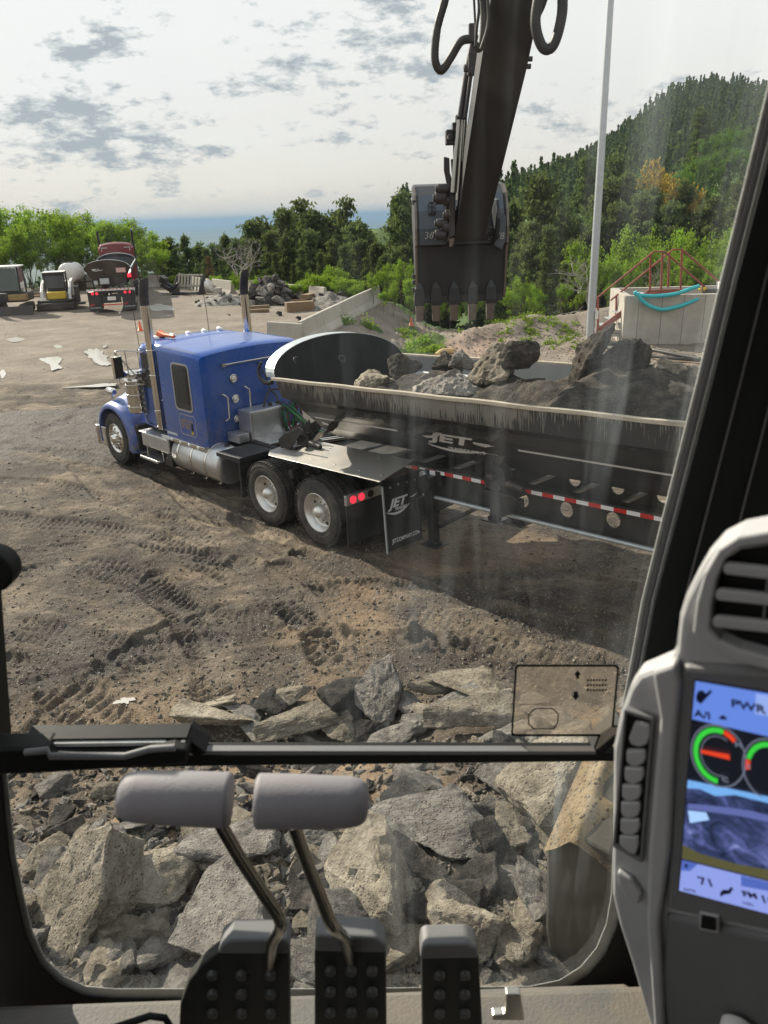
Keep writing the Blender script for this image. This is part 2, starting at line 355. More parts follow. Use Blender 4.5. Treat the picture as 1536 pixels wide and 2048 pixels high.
def base_h(x, y):
    x = np.asarray(x, float); y = np.asarray(y, float)
    h = np.zeros(np.broadcast(x, y).shape)
    # the ground climbs gently under the rear of the trailer
    s = (x-KP.x)*TD.x + (y-KP.y)*TD.y; l = (x-KP.x)*TS.x + (y-KP.y)*TS.y
    h += 0.055*np.clip(s-1.0, 0, 9)*sst(-np.abs(l), -5, -2.0)*sst(y, 3, 6.5)
    # lower haul road to the right of the barrier edge
    e = x-edge_x(y)
    low = sst(e, 0.35, 3.6+0.5*fbm(y*0.3, x*0.1, 2, 3))*sst(y, 17, 25)
    h -= 1.15*low
    # earth bank behind the road, gravel shelf by the block
    h += .85*np.exp(-((y-(36.4+0.05*(x-2)+0.6*fbm(x*0.35, 0.3, 3, 2)))/1.6)**2)*sst(x, 1.2, 2.6)*(0.75+0.5*fbm(x*.5, y*.5, 3, 4))
    h += 0.45*sst(x, 5.0, 9.0)*sst(y, 23, 27)*low
    # drop off beyond the yard
    d = y-np.interp(x, far_line_x, far_line_y)
    down = sst(d, 0.5, 26)
    h -= 9.0*down*sst(x, 60, 20)
    dist = np.hypot(x, y)
    h -= 140*sst(dist, 90, 1500)**0.9
    # hills to the right: measured as elevation along the view direction
    a = x/np.maximum(y, 1.0)
    P1 = np.interp(a, [-.02, .06, .19, .225, .274, .333, .36, .39, .432, .464, .60, 1.2], [0, .0, .004, .006, .004, .008, .020, .024, .046, .050, .05, .06])
    n1_ = fbm(x*0.03, y*0.03, 4, 1)
    h1 = 4.0 + (P1+0.006*n1_)*125 + 0.8*fbm(x*.12, y*.12, 3, 2)
    k1 = sst(y, 40, 122)*sst(a, 0.06, 0.20)
    h = h*(1-k1) + h1*k1*(1-0.25*sst(y, 130, 210))
    P2 = np.interp(a, [-.05, .05, .10, .159, .183, .242, .288, .326, .354, .382, .411, .462, .62, .9], [0, 0, .004, -.002, .006, .032, .056, .087, .101, .110, .111, .099, .09, .08])
    Rr = 420.0
    h2 = 4.6 + (P2*.95+0.004*n1_)*Rr
    k2 = sst(y, 150, Rr)*(1-0.9*sst(y, 520, 1100))*sst(a, -0.03, 0.10)
    h = h*(1-k2) + h2*k2
    # grassy knoll seen between the pines
    h = np.maximum(h, 1.6*np.exp(-((x-0)/26)**2-((y-205)/30)**2)*1.0 + (h-0.0)*(1-np.exp(-((x-0)/26)**2-((y-205)/30)**2)))
    # rubble heap the excavator stands on
    pe = 6.25 + 0.35*fbm(x*0.9, 0.1, 2, 6) - 0.9*sst(-x, 1.2, 2.6)
    h += 1.25*sst(-y, -pe, -pe+2.6)*sst(-np.abs(x), -12, -6)
    return h
# wheel and crawler tracks (photo pixels -> ground metres)
TR = []
def track(pts, w_, dep, lug=0.0, tone=0.0, pitch=0.115):
    P = catmull([G(*p) for p in pts], 8); TR.append((np.array([(p.x, p.y) for p in P]), w_, dep, lug, tone, pitch))
track([(150, 930), (188, 969), (242, 1016), (332, 1039), (430, 1047), (508, 1059), (640, 1100)], .34, .035, .006, -.5, .06)
track([(320, 950), (351, 977), (410, 1031), (461, 1051), (560, 1075)], .34, .035, .006, -.6, .06)
track([(-40, 1030), (98, 1047), (273, 1070), (400, 1120), (500, 1165), (640, 1260)], .5, .04, .03, .5)
track([(-40, 1180), (120, 1130), (250, 1150), (400, 1230), (560, 1250)], .5, .03, .03, .35)
track([(-60, 1330), (60, 1345), (150, 1400), (230, 1470)], .55, .05, .035, .2, .14)
track([(-60, 1240), (120, 1270), (260, 1300), (420, 1290)], .5, .035, .03, .5)
track([(480, 1120), (560, 1180), (620, 1260), (660, 1330)], .4, .035, .03, .0)
track([(300, 1160), (370, 1230), (420, 1310), (430, 1400)], .45, .035, .03, .2)
track([(600, 1105), (720, 1140), (850, 1185), (960, 1235), (1080, 1300), (1260, 1400)], .30, .05, .02, .5, .08)
track([(560, 1130), (700, 1180), (850, 1250), (1000, 1320), (1150, 1400)], .42, .035, .02, -.2)
track([(640, 1290), (740, 1300), (850, 1300)], .4, .05, .035, .5, .12)
track([(850, 1290), (880, 1310), (930, 1320)], .35, .05, .035, .1, .12)
track([(-30, 900), (120, 905), (200, 925)], .4, .04, .01, .6)
track([(-30, 960), (100, 970), (260, 1010), (420, 1085)], .4, .04, .015, .4)
track([(-30, 840), (100, 835), (230, 840)], .5, .04, .01, .7)
track([(900, 1120), (1050, 1160), (1290, 1230)], .5, .03, .008, .2)
track([(-20, 790), (150, 780), (240, 772)], .6, .05, .01, .8)
track([(200, 640), (170, 720), (60, 800), (-100, 860)], .5, .03, .0, .2)
track([(260, 640), (260, 740), (150, 830), (-60, 920)], .5, .03, .0, .25)
track([(340, 640), (300, 640), (120, 660), (-60, 690)], .5, .02, .0, .15)
for pts_ in ([(-60, 880), (200, 925), (450, 1010), (760, 1135), (1290, 1310)], [(-60, 905), (200, 950), (440, 1040), (740, 1165), (1290, 1350)], [(-60, 1120), (200, 1090), (500, 1130), (800, 1240), (1100, 1400)], [(-60, 1400), (200, 1340), (520, 1320), (900, 1350), (1290, 1480)], [(-60, 850), (120, 880), (330, 960), (520, 1090), (660, 1200)], [(40, 1500), (160, 1380), (330, 1260), (620, 1180), (900, 1190)]): track(pts_, .30, .032, .010, .35, .07)
def near_detail(x, y):
    """height offsets and colour tone of the worked earth; x, y flat arrays"""
    dz = 0.035*fbm(x*0.8, y*0.8, 4, 1) + 0.018*fbm(x*3.1, y*3.1, 3, 3)
    rough = np.clip(fbm(x*0.5+3, y*0.5, 3, 4)+0.35, 0, 1)
    dz += (0.007+0.018*rough)*fbm(x*8, y*8, 4, 5)
    tone = np.zeros_like(x)
    m = (y > 2) & (y < 60) & (np.abs(x) < 30)
    xs, ys = x[m], y[m]; add = np.zeros_like(xs); tn = np.zeros_like(xs)
    wob = fbm(xs*1.7, ys*1.7, 3, 2)
    for P, w_, dep, lug, tne, pitch in TR:
        lo = P.min(0)-w_*1.5; hi = P.max(0)+w_*1.5
        q = np.where((xs > lo[0]) & (xs < hi[0]) & (ys > lo[1]) & (ys < hi[1]))[0]
        if len(q) == 0: continue
        X, Y_ = xs[q], ys[q]; best = np.full(len(q), 9.0); sl = np.zeros(len(q)); sg = np.zeros(len(q)); acc = 0
        for i in range(len(P)-1):
            a_, b_ = P[i], P[i+1]; ab = b_-a_; L2 = (ab**2).sum(); L1 = math.sqrt(L2)+1e-9
            t = np.clip(((X-a_[0])*ab[0]+(Y_-a_[1])*ab[1])/L2, 0, 1)
            dx = X-(a_[0]+t*ab[0]); dy = Y_-(a_[1]+t*ab[1]); dd = np.hypot(dx, dy); b = dd < best
            best[b] = dd[b]; sl[b] = acc+t[b]*L1; sg[b] = np.sign(ab[0]*dy-ab[1]*dx)[b]; acc += L1
        u = best/(w_/2*(1+0.15*wob[q])); ins = sst(-u, -1.1, -0.85); fade = np.clip(0.75+0.9*wob[q], 0.15, 1)
        add[q] += (-dep*ins + dep*0.7*np.exp(-((u-1.25)/0.22)**2))*fade
        if lug:
            ph = (sl+best*sg*0.35)/pitch; lg = np.clip(np.sin(ph*2*np.pi)*1.6, -1, 1)
            half = sst(np.abs(u-0.55), 0.5, 0.3)
            add[q] += lug*0.62*lg*half*fade*np.clip(0.4+1.6*wob[q]+.5, 0, 1)
        tn[q] += tne*ins*np.clip(0.7+0.6*wob[q], 0, 1)
    dz[m] += add; tone[m] = tn
    return dz, tone
def axis(lo, a, b, hi, d, g0, g1):
    v = list(np.arange(a, b+d/2, d)); s = d; p = v[-1]
    while p < hi: s *= g1; p += s; v.append(p)
    s = d; p = a; left = []
    while p > lo: s *= g0; p -= s; left.append(p)
    return np.array(left[::-1]+v)
xs = axis(-22000, -6.5, 4.2, 22000, 0.034, 1.05, 1.05)
y1 = axis(-400, 5.6, 14.0, 60, 0.034, 1.12, 1.015); y2 = [y1[-1]]; s_ = y1[-1]-y1[-2]
while y2[-1] < 32000: s_ *= 1.05; y2.append(y2[-1]+s_)
ys = np.concatenate([y1, y2[1:]])
X, Yy = np.meshgrid(xs, ys); nx, ny = len(xs), len(ys)
xf, yf = X.ravel(), Yy.ravel(); hb = base_h(xf, yf); dz, tone = near_detail(xf, yf)
nearw = sst(-np.hypot(xf, yf), -70, -45)
slopey = sst(xf-edge_x(yf), .3, 1.2)*sst(yf, 17, 24)*nearw
zf = hb + dz*nearw + slopey*(0.14*fbm(xf*1.3, yf*1.3, 4, 6)+.10*fbm(xf*3.5, yf*2.5, 3, 2)*sst(yf, 33, 35))
# gullies on the cut slope below the barriers
zf += -0.12*slopey*sst(-(xf-edge_x(yf)), -4.5, -3)*np.abs(fbm(yf*1.3+xf*.4, xf*.12, 3, 7))
# the heap is lumpy
pile = sst(-yf, -7.0, -4.5)*sst(yf, -3, 0); zf += pile*(0.10*fbm(xf*2.2, yf*2.2, 4, 2)+0.05*fbm(xf*7, yf*7, 3, 3))
me = bpy.data.meshes.new('ground')
nf = (nx-1)*(ny-1); me.vertices.add(nx*ny); me.vertices.foreach_set('co', np.stack([xf, yf, zf], 1).ravel())
i0 = (np.arange(ny-1)[:, None]*nx+np.arange(nx-1)[None]).ravel()
me.loops.add(nf*4); me.polygons.add(nf)
me.loops.foreach_set('vertex_index', np.stack([i0, i0+1, i0+nx+1, i0+nx], 1).ravel())
me.polygons.foreach_set('loop_start', np.arange(nf)*4); me.polygons.foreach_set('loop_total', np.full(nf, 4))
me.polygons.foreach_set('use_smooth', np.ones(nf, bool)); me.update()
def attr(name, v):
    a = me.attributes.new(name, 'FLOAT', 'POINT'); a.data.foreach_set('value', v.astype(np.float32))
d_far = yf-np.interp(xf, far_line_x, far_line_y)
grass = sst(d_far, -1.0, 2.5)*(1-0.25*sst(fbm(xf*.06, yf*.06, 4, 5), .1, .5))
grass = np.maximum(grass, slopey*sst(fbm(xf*.5, yf*.5, 3, 1)+0.35*sst(xf-edge_x(yf), 2.2, 4)*sst(-yf, -40, -30), .40, .6)*0.9*sst(-(xf-edge_x(yf)), -5.5, -4))
attr('grass', grass)
# damp dark earth south of the light yard surface
wet = sst(-(yf-(20.6+.5*fbm(xf*.35, 3, 3, 3)+0.10*(xf+9))), -0.12, 0.12)*(0.25+0.95*sst(yf, 14.5, 18.5))*sst(-xf, -1, 1)
wet = np.maximum(wet, 0.4*sst(-(yf), -12, -8))
attr('wet', np.clip(wet, 0, 1.1)); attr('tone', tone); attr('sandy', sst(fbm(xf*.45+7, yf*.45, 3, 2), .12, .45)*sst(-yf, -14, -7)+0.9*np.exp(-((xf+2.6)/.9)**2-((yf-6.3)/.7)**2)*1.3)
attr('far', sst(np.hypot(xf, yf), 700, 1800)); attr('red', slopey*sst(xf-edge_x(yf), 3.0, 5)*sst(-yf, -37, -34)*(1-sst(xf, 4.6, 7)))
attr('yard', sst(yf, 23, 26)*(1-grass))
g = bpy.data.objects.new('ground', me); col.objects.link(g); g['kind'] = 'structure'

m_ = bpy.data.materials.new('earth'); m_.use_nodes = True; t = m_.node_tree; b = t.nodes['Principled BSDF']
tcn = N(t, 'ShaderNodeTexCoord'); vec = tcn.outputs['Object']
def A(nm): n = N(t, 'ShaderNodeAttribute', attribute_name=nm); return n.outputs['Fac']
def nz(s, d=6.0, r=.6, ds=0.0):
    n = N(t, 'ShaderNodeTexNoise', i_Scale=s, i_Detail=d, i_Roughness=r, i_Distortion=ds); LK(t, vec, n.inputs['Vector']); return n.outputs[0]
c = ramp(t, [(.32, (.040, .033, .027)), (.44, (.095, .077, .060)), (.56, (.19, .150, .108)), (.70, (.33, .26, .18))], nz(.9, 10, .74, .6)).outputs[0]
mpp = N(t, 'ShaderNodeMapping'); mpp.inputs['Scale'].default_value = (.55, 1.5, 1); mpp.inputs['Rotation'].default_value = (0, 0, .5); LK(t, vec, mpp.inputs[0]); ns_ = N(t, 'ShaderNodeTexNoise', i_Scale=.9, i_Detail=9., i_Roughness=.7, i_Distortion=.5); LK(t, mpp.outputs[0], ns_.inputs['Vector'])
c = mixc(t, mth(t, 'MULTIPLY', ramp(t, [(.47, (0, 0, 0)), (.58, (1, 1, 1))], ns_.outputs[0]).outputs[0], .75), c, (.058, .046, .036))
c = mixc(t, mth(t, 'MULTIPLY', ramp(t, [(.34, (1, 1, 1)), (.44, (0, 0, 0))], ns_.outputs[0]).outputs[0], .6), c, (.42, .34, .25))
c = mixc(t, mth(t, 'MULTIPLY', A('sandy'), .75), c, ramp(t, [(.3, (.30, .205, .125)), (.7, (.44, .31, .19))], nz(4)).outputs[0])
c = mixc(t, mth(t, 'MULTIPLY', A('yard'), .8), c, ramp(t, [(.3, (.19, .158, .128)), (.5, (.25, .21, .17)), (.7, (.33, .285, .235))], nz(.6, 7)).outputs[0])
c = mixc(t, mth(t, 'MULTIPLY', A('red'), .8), c, (.36, .25, .195))
dk = mth(t, 'MULTIPLY', A('wet'), ramp(t, [(.35, (0, 0, 0)), (.6, (1, 1, 1))], nz(1.1, 6)).outputs[0])
dk = mth(t, 'ADD', dk, mth(t, 'MULTIPLY', mth(t, 'POWER', A('wet'), 2.0), .65)); dk = mth(t, 'ADD', dk, mth(t, 'MULTIPLY', mth(t, 'MAXIMUM', A('tone'), 0), .9), clamp=True)
c = mixc(t, mth(t, 'MULTIPLY', dk, .8), c, (.052, .045, .040))
c = mixc(t, mth(t, 'MULTIPLY', mth(t, 'MAXIMUM', mth(t, 'MULTIPLY', A('tone'), -1), 0), .8), c, (.33, .265, .19))
# gravel specks: pale, dark and rusty stones
vo = N(t, 'ShaderNodeTexVoronoi', i_Scale=48.0, i_Randomness=1.0); LK(t, vec, vo.inputs['Vector'])
vcol = N(t, 'ShaderNodeSeparateColor'); LK(t, vo.outputs['Color'], vcol.inputs[0])
stone = ramp(t, [(0.0, (.05, .045, .045)), (.35, (.17, .13, .10)), (.6, (.26, .21, .165)), (.85, (.45, .40, .34)), (1, (.62, .58, .52))], vcol.outputs[0]).outputs[0]
sm = mth(t, 'MULTIPLY', ramp(t, [(.5, (0, 0, 0)), (.62, (1, 1, 1))], vcol.outputs[1]).outputs[0], ramp(t, [(.28, (1, 1, 1)), (.42, (0, 0, 0))], vo.outputs['Distance']).outputs[0])
c = mixc(t, mth(t, 'MULTIPLY', sm, .8), c, stone)
gc = ramp(t, [(.25, (.035, .055, .018)), (.5, (.075, .125, .032)), (.75, (.17, .21, .06))], nz(.16, 8, .7)).outputs[0]
c = mixc(t, ramp(t, [(.3, (0, 0, 0)), (.55, (1, 1, 1))], mth(t, 'ADD', A('grass'), mth(t, 'MULTIPLY_ADD', nz(1.3), .6, -.3))).outputs[0], c, gc)
c = mixc(t, A('far'), c, ramp(t, [(.3, (.04, .075, .05)), (.55, (.11, .13, .08)), (.7, (.2, .19, .14))], nz(.0012, 8, .7)).outputs[0])
LK(t, c, b.inputs['Base Color']); b.inputs['Roughness'].default_value = .93; b.inputs['Specular IOR Level'].default_value = .25
rg = mth(t, 'MULTIPLY_ADD', dk, -.22, .95); LK(t, rg, b.inputs['Roughness'])
hgt = mth(t, 'ADD', mth(t, 'MULTIPLY', nz(16, 8, .7), 1.0), mth(t, 'MULTIPLY', sm, .25))
hgt = mth(t, 'ADD', hgt, mth(t, 'MULTIPLY', nz(3.0, 4), 1.6))
bn = N(t, 'ShaderNodeBump', i_Strength=1.0, i_Distance=.05); LK(t, hgt, bn.inputs['Height']); LK(t, bn.outputs[0], b.inputs['Normal'])
me.materials.append(m_)
_zz = zf.reshape(ny, nx)
def HZ(x, y):
    """real ground height under a point"""
    i = min(max(np.searchsorted(xs, x)-1, 0), nx-2); j = min(max(np.searchsorted(ys, y)-1, 0), ny-2)
    u = (x-xs[i])/(xs[i+1]-xs[i]); v = (y-ys[j])/(ys[j+1]-ys[j])
    return float((_zz[j, i]*(1-u)+_zz[j, i+1]*u)*(1-v)+(_zz[j+1, i]*(1-u)+_zz[j+1, i+1]*u)*v)
def GH(px, py):
    """where the view ray through a photo pixel meets the ground"""
    d = ray(px, py).normalized(); t = 2.0
    while t < 3000:
        p = EYE+d*t
        if p.z < HZ(p.x, p.y): break
        t *= 1.01
    a, b_ = t/1.01, t
    for _ in range(18):
        m = (a+b_)/2; p = EYE+d*m
        if p.z < HZ(p.x, p.y): b_ = m
        else: a = m
    return EYE+d*b_
def onground(x, y, dz_=0.0): return Vector((x, y, HZ(x, y)+dz_))
# ---------------------------------------------------------------- puddles
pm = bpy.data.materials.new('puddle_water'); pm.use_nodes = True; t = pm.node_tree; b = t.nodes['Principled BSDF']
b.inputs['Base Color'].default_value = (.42, .395, .35, 1); b.inputs['Roughness'].default_value = .3; b.inputs['Specular IOR Level'].default_value = .5; b.inputs['Coat Weight'].default_value = .35  # pale base colour paints in the bright sky the water would mirror
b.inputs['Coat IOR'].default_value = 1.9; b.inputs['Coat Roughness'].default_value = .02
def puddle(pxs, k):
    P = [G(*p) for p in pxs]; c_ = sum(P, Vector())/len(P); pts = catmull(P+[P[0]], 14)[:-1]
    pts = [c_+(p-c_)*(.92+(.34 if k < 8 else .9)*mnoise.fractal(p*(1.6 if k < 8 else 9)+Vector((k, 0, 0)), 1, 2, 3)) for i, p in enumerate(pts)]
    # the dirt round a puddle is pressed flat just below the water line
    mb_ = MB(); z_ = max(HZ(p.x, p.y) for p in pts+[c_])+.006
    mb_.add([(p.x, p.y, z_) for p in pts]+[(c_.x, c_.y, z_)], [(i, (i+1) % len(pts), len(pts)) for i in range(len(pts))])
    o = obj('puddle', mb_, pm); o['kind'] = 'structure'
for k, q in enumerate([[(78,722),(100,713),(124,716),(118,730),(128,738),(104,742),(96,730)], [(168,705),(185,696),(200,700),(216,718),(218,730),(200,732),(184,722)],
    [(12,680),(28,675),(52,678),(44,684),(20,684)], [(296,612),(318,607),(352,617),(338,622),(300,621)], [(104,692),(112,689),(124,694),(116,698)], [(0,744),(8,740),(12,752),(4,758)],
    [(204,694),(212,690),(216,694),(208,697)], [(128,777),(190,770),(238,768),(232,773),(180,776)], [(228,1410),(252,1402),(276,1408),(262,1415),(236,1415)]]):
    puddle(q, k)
# ---------------------------------------------------------------- wheels
def tyre_mb(c, ax, r=.52, wd=.27, tread=True):
    """c: outer face centre; ax: inward axis"""
    c = Vector(c); ax = Vector(ax).normalized(); mb = MB()
    pr = [(.02, .30), (.0, .345), (-.004, .40), (.004, .455), (.018, .49), (.035, .508)]
    prof = list(pr)
    g = np.linspace(.04, wd-.04, 5)
    for i in range(4):
        prof += [(g[i]+.004, r), (g[i+1]-.012, r)]
        if i < 3: prof += [(g[i+1]-.009, r-.014), (g[i+1]+.001, r-.014)]
    prof += [(wd-a, b) for a, b in reversed(pr)]
    mb.rings([(c+ax*a, b*r/.52) for a, b in prof], 56, 0, False, True, ax)
    mb.torus(c+ax*.001, ax, .37*r/.52, .006, 48, 0, 6)
    mb.torus(c+ax*.004, ax, .465*r/.52, .005, 48, 0, 6)
    # shoulder lugs
    b = ax.orthogonal().normalized(); d = ax.cross(b)
    if tread:
        for k in range(56):
            a = 2*math.pi*k/56; rr = b*math.cos(a)+d*math.sin(a); tt = -b*math.sin(a)+d*math.cos(a)
            for xx, ww in ((.035, .05), (wd-.035, .05), (wd*.5, .035)):
                rot = Matrix((rr, tt, ax)).transposed()
                mb.box(c+ax*xx+rr*(r+.002), (.018, .032, ww), rot)
    return mb
def rim_rear(c, ax, s=1.0):
    """deep dished steel wheel with hub"""
    c = Vector(c); ax = Vector(ax).normalized(); mb = MB()
    mb.rings([(c+ax*a, b*s) for a, b in ((.0, .305), (-.006, .298), (-.002, .288), (.02, .280), (.03, .262), (.10, .25), (.115, .235), (.12, .16), (.10, .13), (.10, .10))], 40, 0, False, True, ax)
    mb.rings([(c+ax*a, b*s) for a, b in ((.11, .115), (.02, .10), (.0, .085), (-.03, .055), (-.035, .0001))], 24, 0, False, True, ax)
    b = ax.orthogonal().normalized(); d = ax.cross(b)
    for k in range(10):
        a = 2*math.pi*k/10; q = c+ax*.10+(b*math.cos(a)+d*math.sin(a))*.142*s
        mb.cyl(q+ax*.01, q-ax*.03, .015, n=6, sm=False)
    return mb
def rim_rear_holes(c, ax, s=1.0):
    c = Vector(c); ax = Vector(ax).normalized(); b = ax.orthogonal().normalized(); d = ax.cross(b); mb = MB()
    for k in range(5):
        a = 2*math.pi*(k+.3)/5; q = c+ax*.115+(b*math.cos(a)+d*math.sin(a))*.198*s
        mb.cyl(q, q-ax*.004, .028, n=14, sm=False)
    return mb
def rim_front(c, ax):
    c = Vector(c); ax = Vector(ax).normalized(); mb = MB()
    mb.rings([(c+ax*a, b) for a, b in ((.0, .305), (-.008, .298), (.0, .285), (.03, .272), (.035, .255), (.0, .235), (-.02, .17), (-.02, .13), (-.035, .12), (-.035, .085), (-.09, .075), (-.10, .05), (-.10, .0001))], 40, 0, False, True, ax)
    b = ax.orthogonal().normalized(); d = ax.cross(b)
    for k in range(10):
        a = 2*math.pi*k/10; q = c-ax*.02+(b*math.cos(a)+d*math.sin(a))*.145; mb.cyl(q, q-ax*.05, .018, .012, n=8)
    return mb
def front_holes(c, ax):
    c = Vector(c); ax = Vector(ax).normalized(); b = ax.orthogonal().normalized(); d = ax.cross(b); mb = MB()
    for k in range(10):
        a = 2*math.pi*(k+.5)/10; q = c-ax*.006+(b*math.cos(a)+d*math.sin(a))*.205; mb.cyl(q+ax*.02, q-ax*.008, .021, n=14, sm=False)
    return mb
def rrect(x0, x1, y0, y1, r, n=4):
    P = []
    for cx_, cy2, a0 in ((x1-r, y1-r, 0), (x0+r, y1-r, 90), (x0+r, y0+r, 180), (x1-r, y0+r, 270)):
        for k in range(n+1):
            a = R(a0+90*k/n); P.append((cx_+r*math.cos(a), cy2+r*math.sin(a)))
    return P

# ---------------------------------------------------------------- blue tractor.  local: x forward, y to its left (camera side), z up
td = Vector((-.69240569, .72150839, 0)); ty = Vector((-.72150839, -.69240569, 0))
c0 = Vector((-1.44265, 11.0937, 0)); org = c0 - ty*1.2
MTR = frame(org, td, ty)
truck = thing('semi_tractor', 'dusty bright blue long nose tractor with a sleeper cab and two tall chrome stacks', 'truck', MTR)
M = M_
def wheel(x, yface, inw, kind, parent, r=.52):
    ax = Vector((0, inw, 0)); c = Vector((x, yface, r))
    w_ = obj('wheel', tyre_mb(c, ax, r), M['rubber'], parent, label=None)
    if kind == 'front':
        obj('rim', merge(rim_front(c+ax*.012, ax), front_holes(c+ax*.012, ax), 1), [M['chrome'], M['chassis']], w_)
    else:
        obj('rim', merge(rim_rear(c+ax*.012, ax), rim_rear_holes(c+ax*.012, ax), 1), [M['steel_wheel'], M['chassis']], w_)
    return w_
for x in (.62, -.64):
    wheel(x, 1.20, -1, 'rear', truck); wheel(x, .90, -1, 'rear', truck)
    wheel(x, -1.20, 1, 'rear', truck); wheel(x, -.90, 1, 'rear', truck)
wheel(5.80, 1.16, -1, 'front', truck); wheel(5.80, -1.16, 1, 'front', truck)
f = MB()
for s in (-1, 1):
    f.bb(-1.35, 6.3, s*.43-.05, s*.43+.05, .74, 1.0)
for x in (-1.3, -.1, 1.4, 2.6, 4.0, 5.2): f.bb(x-.06, x+.06, -.378, .378, .78, .96)
for x in (.62, -.64, 5.8): f.cyl((x, -.62, .52), (x, .62, .52), .075, n=12); f.cyl((x, -.2, .52), (x, .2, .52), .17, n=14)
for x in (.0,): f.bb(-.75, .75, .50, .58, .62, .72); f.bb(-.75, .75, -.58, -.50, .62, .72)
obj('chassis_frame', f, M['chassis'], truck, .01)
f = MB(); f.cyl((0, 0, 1.02), (0, 0, 1.12), .42, n=32); f.bb(-.45, .45, -.3, .3, 1.0, 1.03); obj('fifth_wheel', f, M['iron'], truck, .01)
f = MB(); f.bb(1.45, 2.38, -.42, .42, 1.003, 1.03); obj('deck_plate', f, M['aluminium'], truck, .005)
# suspension bits glimpsed between the tyres
f = MB()
for s in (-1, 1):
    f.cyl((.0, s*.6, .45), (.0, s*.6, .78), .11, n=14); f.box((.02, s*1.02, .96), (.10, .20, .14), Matrix.Rotation(.3, 3, 'Y')); f.cyl((-.25, s*.72, .95), (.1, s*.72, 1.06), .05, n=10)
obj('suspension', f, M['chassis'], truck, .012)
# sleeper
def yz_roof(y, base, crown, hw): return base+crown*(1-(abs(y)/hw)**2.6)
rows = []; hw = 1.10
for x in (2.40, 2.43, 2.50, 2.62, 2.9, 3.3, 3.72):
    e = max(0, 2.56-x)/.16; ins = .05*e**1.8; zt = 2.535-.05*e**2+ (0.02*(x-2.5))
    prof = [(hw-ins-.0, .93), (hw-ins, 2.2)]
    for k in range(5): a = k/4*math.pi/2; prof.append((hw-ins-.07*(1-math.cos(a)), zt-.07+.07*math.sin(a)))
    mid = [(y, zt+.055*(1-(abs(y)/(hw-.07))**2)) for y in np.linspace(hw-.25, -(hw-.25), 9)]
    full = prof+mid+[(-a, b) for a, b in reversed(prof)]
    rows.append([Vector((x, a, b)) for a, b in full])
f = MB(); f.sheet(rows, 0, True)
f.add(rows[0], [tuple(range(len(rows[0])))]); f.add(rows[-1], [tuple(reversed(range(len(rows[-1]))))])
nb_ = len(rows[0]); f.add([r_[0] for r_ in rows]+[r_[-1] for r_ in rows], [(k, k+1, len(rows)+k+1, len(rows)+k) for k in range(len(rows)-1)])
sleeper = obj('sleeper_cab', f, M['blue_paint'], truck)
f = MB(); P = rrect(2.68, 3.26, 1.50, 2.34, .09); Pi = rrect(2.71, 3.23, 1.53, 2.31, .07)
f.ring_prism([(a, hw-.004, b) for a, b in P], [(a, hw-.004, b) for a, b in Pi], (0, .016, 0)); obj('window_trim', f, M['aluminium'], sleeper)
f = MB(); f.prism([(a, hw-.003, b) for a, b in Pi], (0, .009, 0)); wn = obj('window_surround', f, M['black_paint'], sleeper)
f = MB(); f.prism([(a, hw+.006, b) for a, b in rrect(2.77, 3.12, 1.64, 2.24, .05)], (0, .006, 0)); obj('window_pane', f, M['dark_glass'], sleeper)
f = MB(); P = rrect(2.66, 3.20, 1.06, 1.44, .07); Pi = rrect(2.672, 3.188, 1.072, 1.428, .06)
f.ring_prism([(a, hw-.003, b) for a, b in P], [(a, hw-.003, b) for a, b in Pi], (0, .007, 0)); obj('locker_door_seam', f, M['aluminium'], sleeper)
f = MB(); f.prism([(a, hw, b) for a, b in rrect(2.77, 2.81, 1.16, 1.30, .018)], (0, .012, 0)); obj('locker_latch', f, M['chassis'], sleeper)
f = MB(); f.cyl((2.80, hw, 1.13), (2.80, hw+.004, 1.13), .035, n=20); obj('round_sticker', f, M['yellow'], sleeper)
FS = lambda x, z_: frame((x, hw+.002, z_), (-1, 0, 0), (0, 0, 1))
f = MB()
for k, s in enumerate(('LARRY SCOTT', 'TRUCKING', 'INC  38572')): merge(f, text_mb(s, .062, FS(3.15, 1.30-.06*k), ext=.001))
M['gold'] = mat('gold_lettering', (.45, .28, .06), .5); obj('door_lettering', f, M['gold'], sleeper, fixn=False)
f = MB()
for x in (2.62, 3.36):
    for i in range(14): f.dome((x, hw, 1.02+.105*i), (0, 1, 0), .0065, .004, 6, 2)
obj('rivet', f, M['blue_paint'], sleeper)
obj('maker_lettering', text_mb('KENWORTH', .062, FS(3.70, .985), ext=.002, bold=.002), M['decal'], sleeper, fixn=False)
# sleeper rear wall fittings
xb = 2.395; f = MB(); f.tube([(xb, .62, 2.30), (xb-.05, .62, 2.30), (xb-.05, -.62, 2.30), (xb, -.62, 2.30)], .016, 8)
f.box((xb-.045, .62, 2.3), (.05, .06, .05)); f.box((xb-.045, -.62, 2.3), (.05, .06, .05)); obj('grab_rail', f, M['light_metal'], truck)
for yy, z0, z1 in ((.62, 1.34, 1.80), (.16, 1.42, 1.86)):
    f = MB(); f.tube([(xb, yy+.06, z1), (xb-.06, yy+.06, z1), (xb-.075, yy, z1-.05), (xb-.075, yy, z0+.05), (xb-.06, yy+.06, z0), (xb, yy+.06, z0)], .014, 8); obj('grab_handle', f, M['light_metal'], truck)
for k in range(4):
    z_ = 2.04-.36*k; f = MB(); f.cyl((xb+.01, .42, z_), (xb-.02, .42, z_), .075, n=24); f.torus((xb-.02, .42, z_), (1, 0, 0), .062, .012, 24)
    l_ = obj('round_lamp', f, M['chrome'], truck); f = MB(); f.dome((xb-.02, .42, z_), (-1, 0, 0), .05, .018); obj('lamp_lens', f, M['lens_clear'], l_)
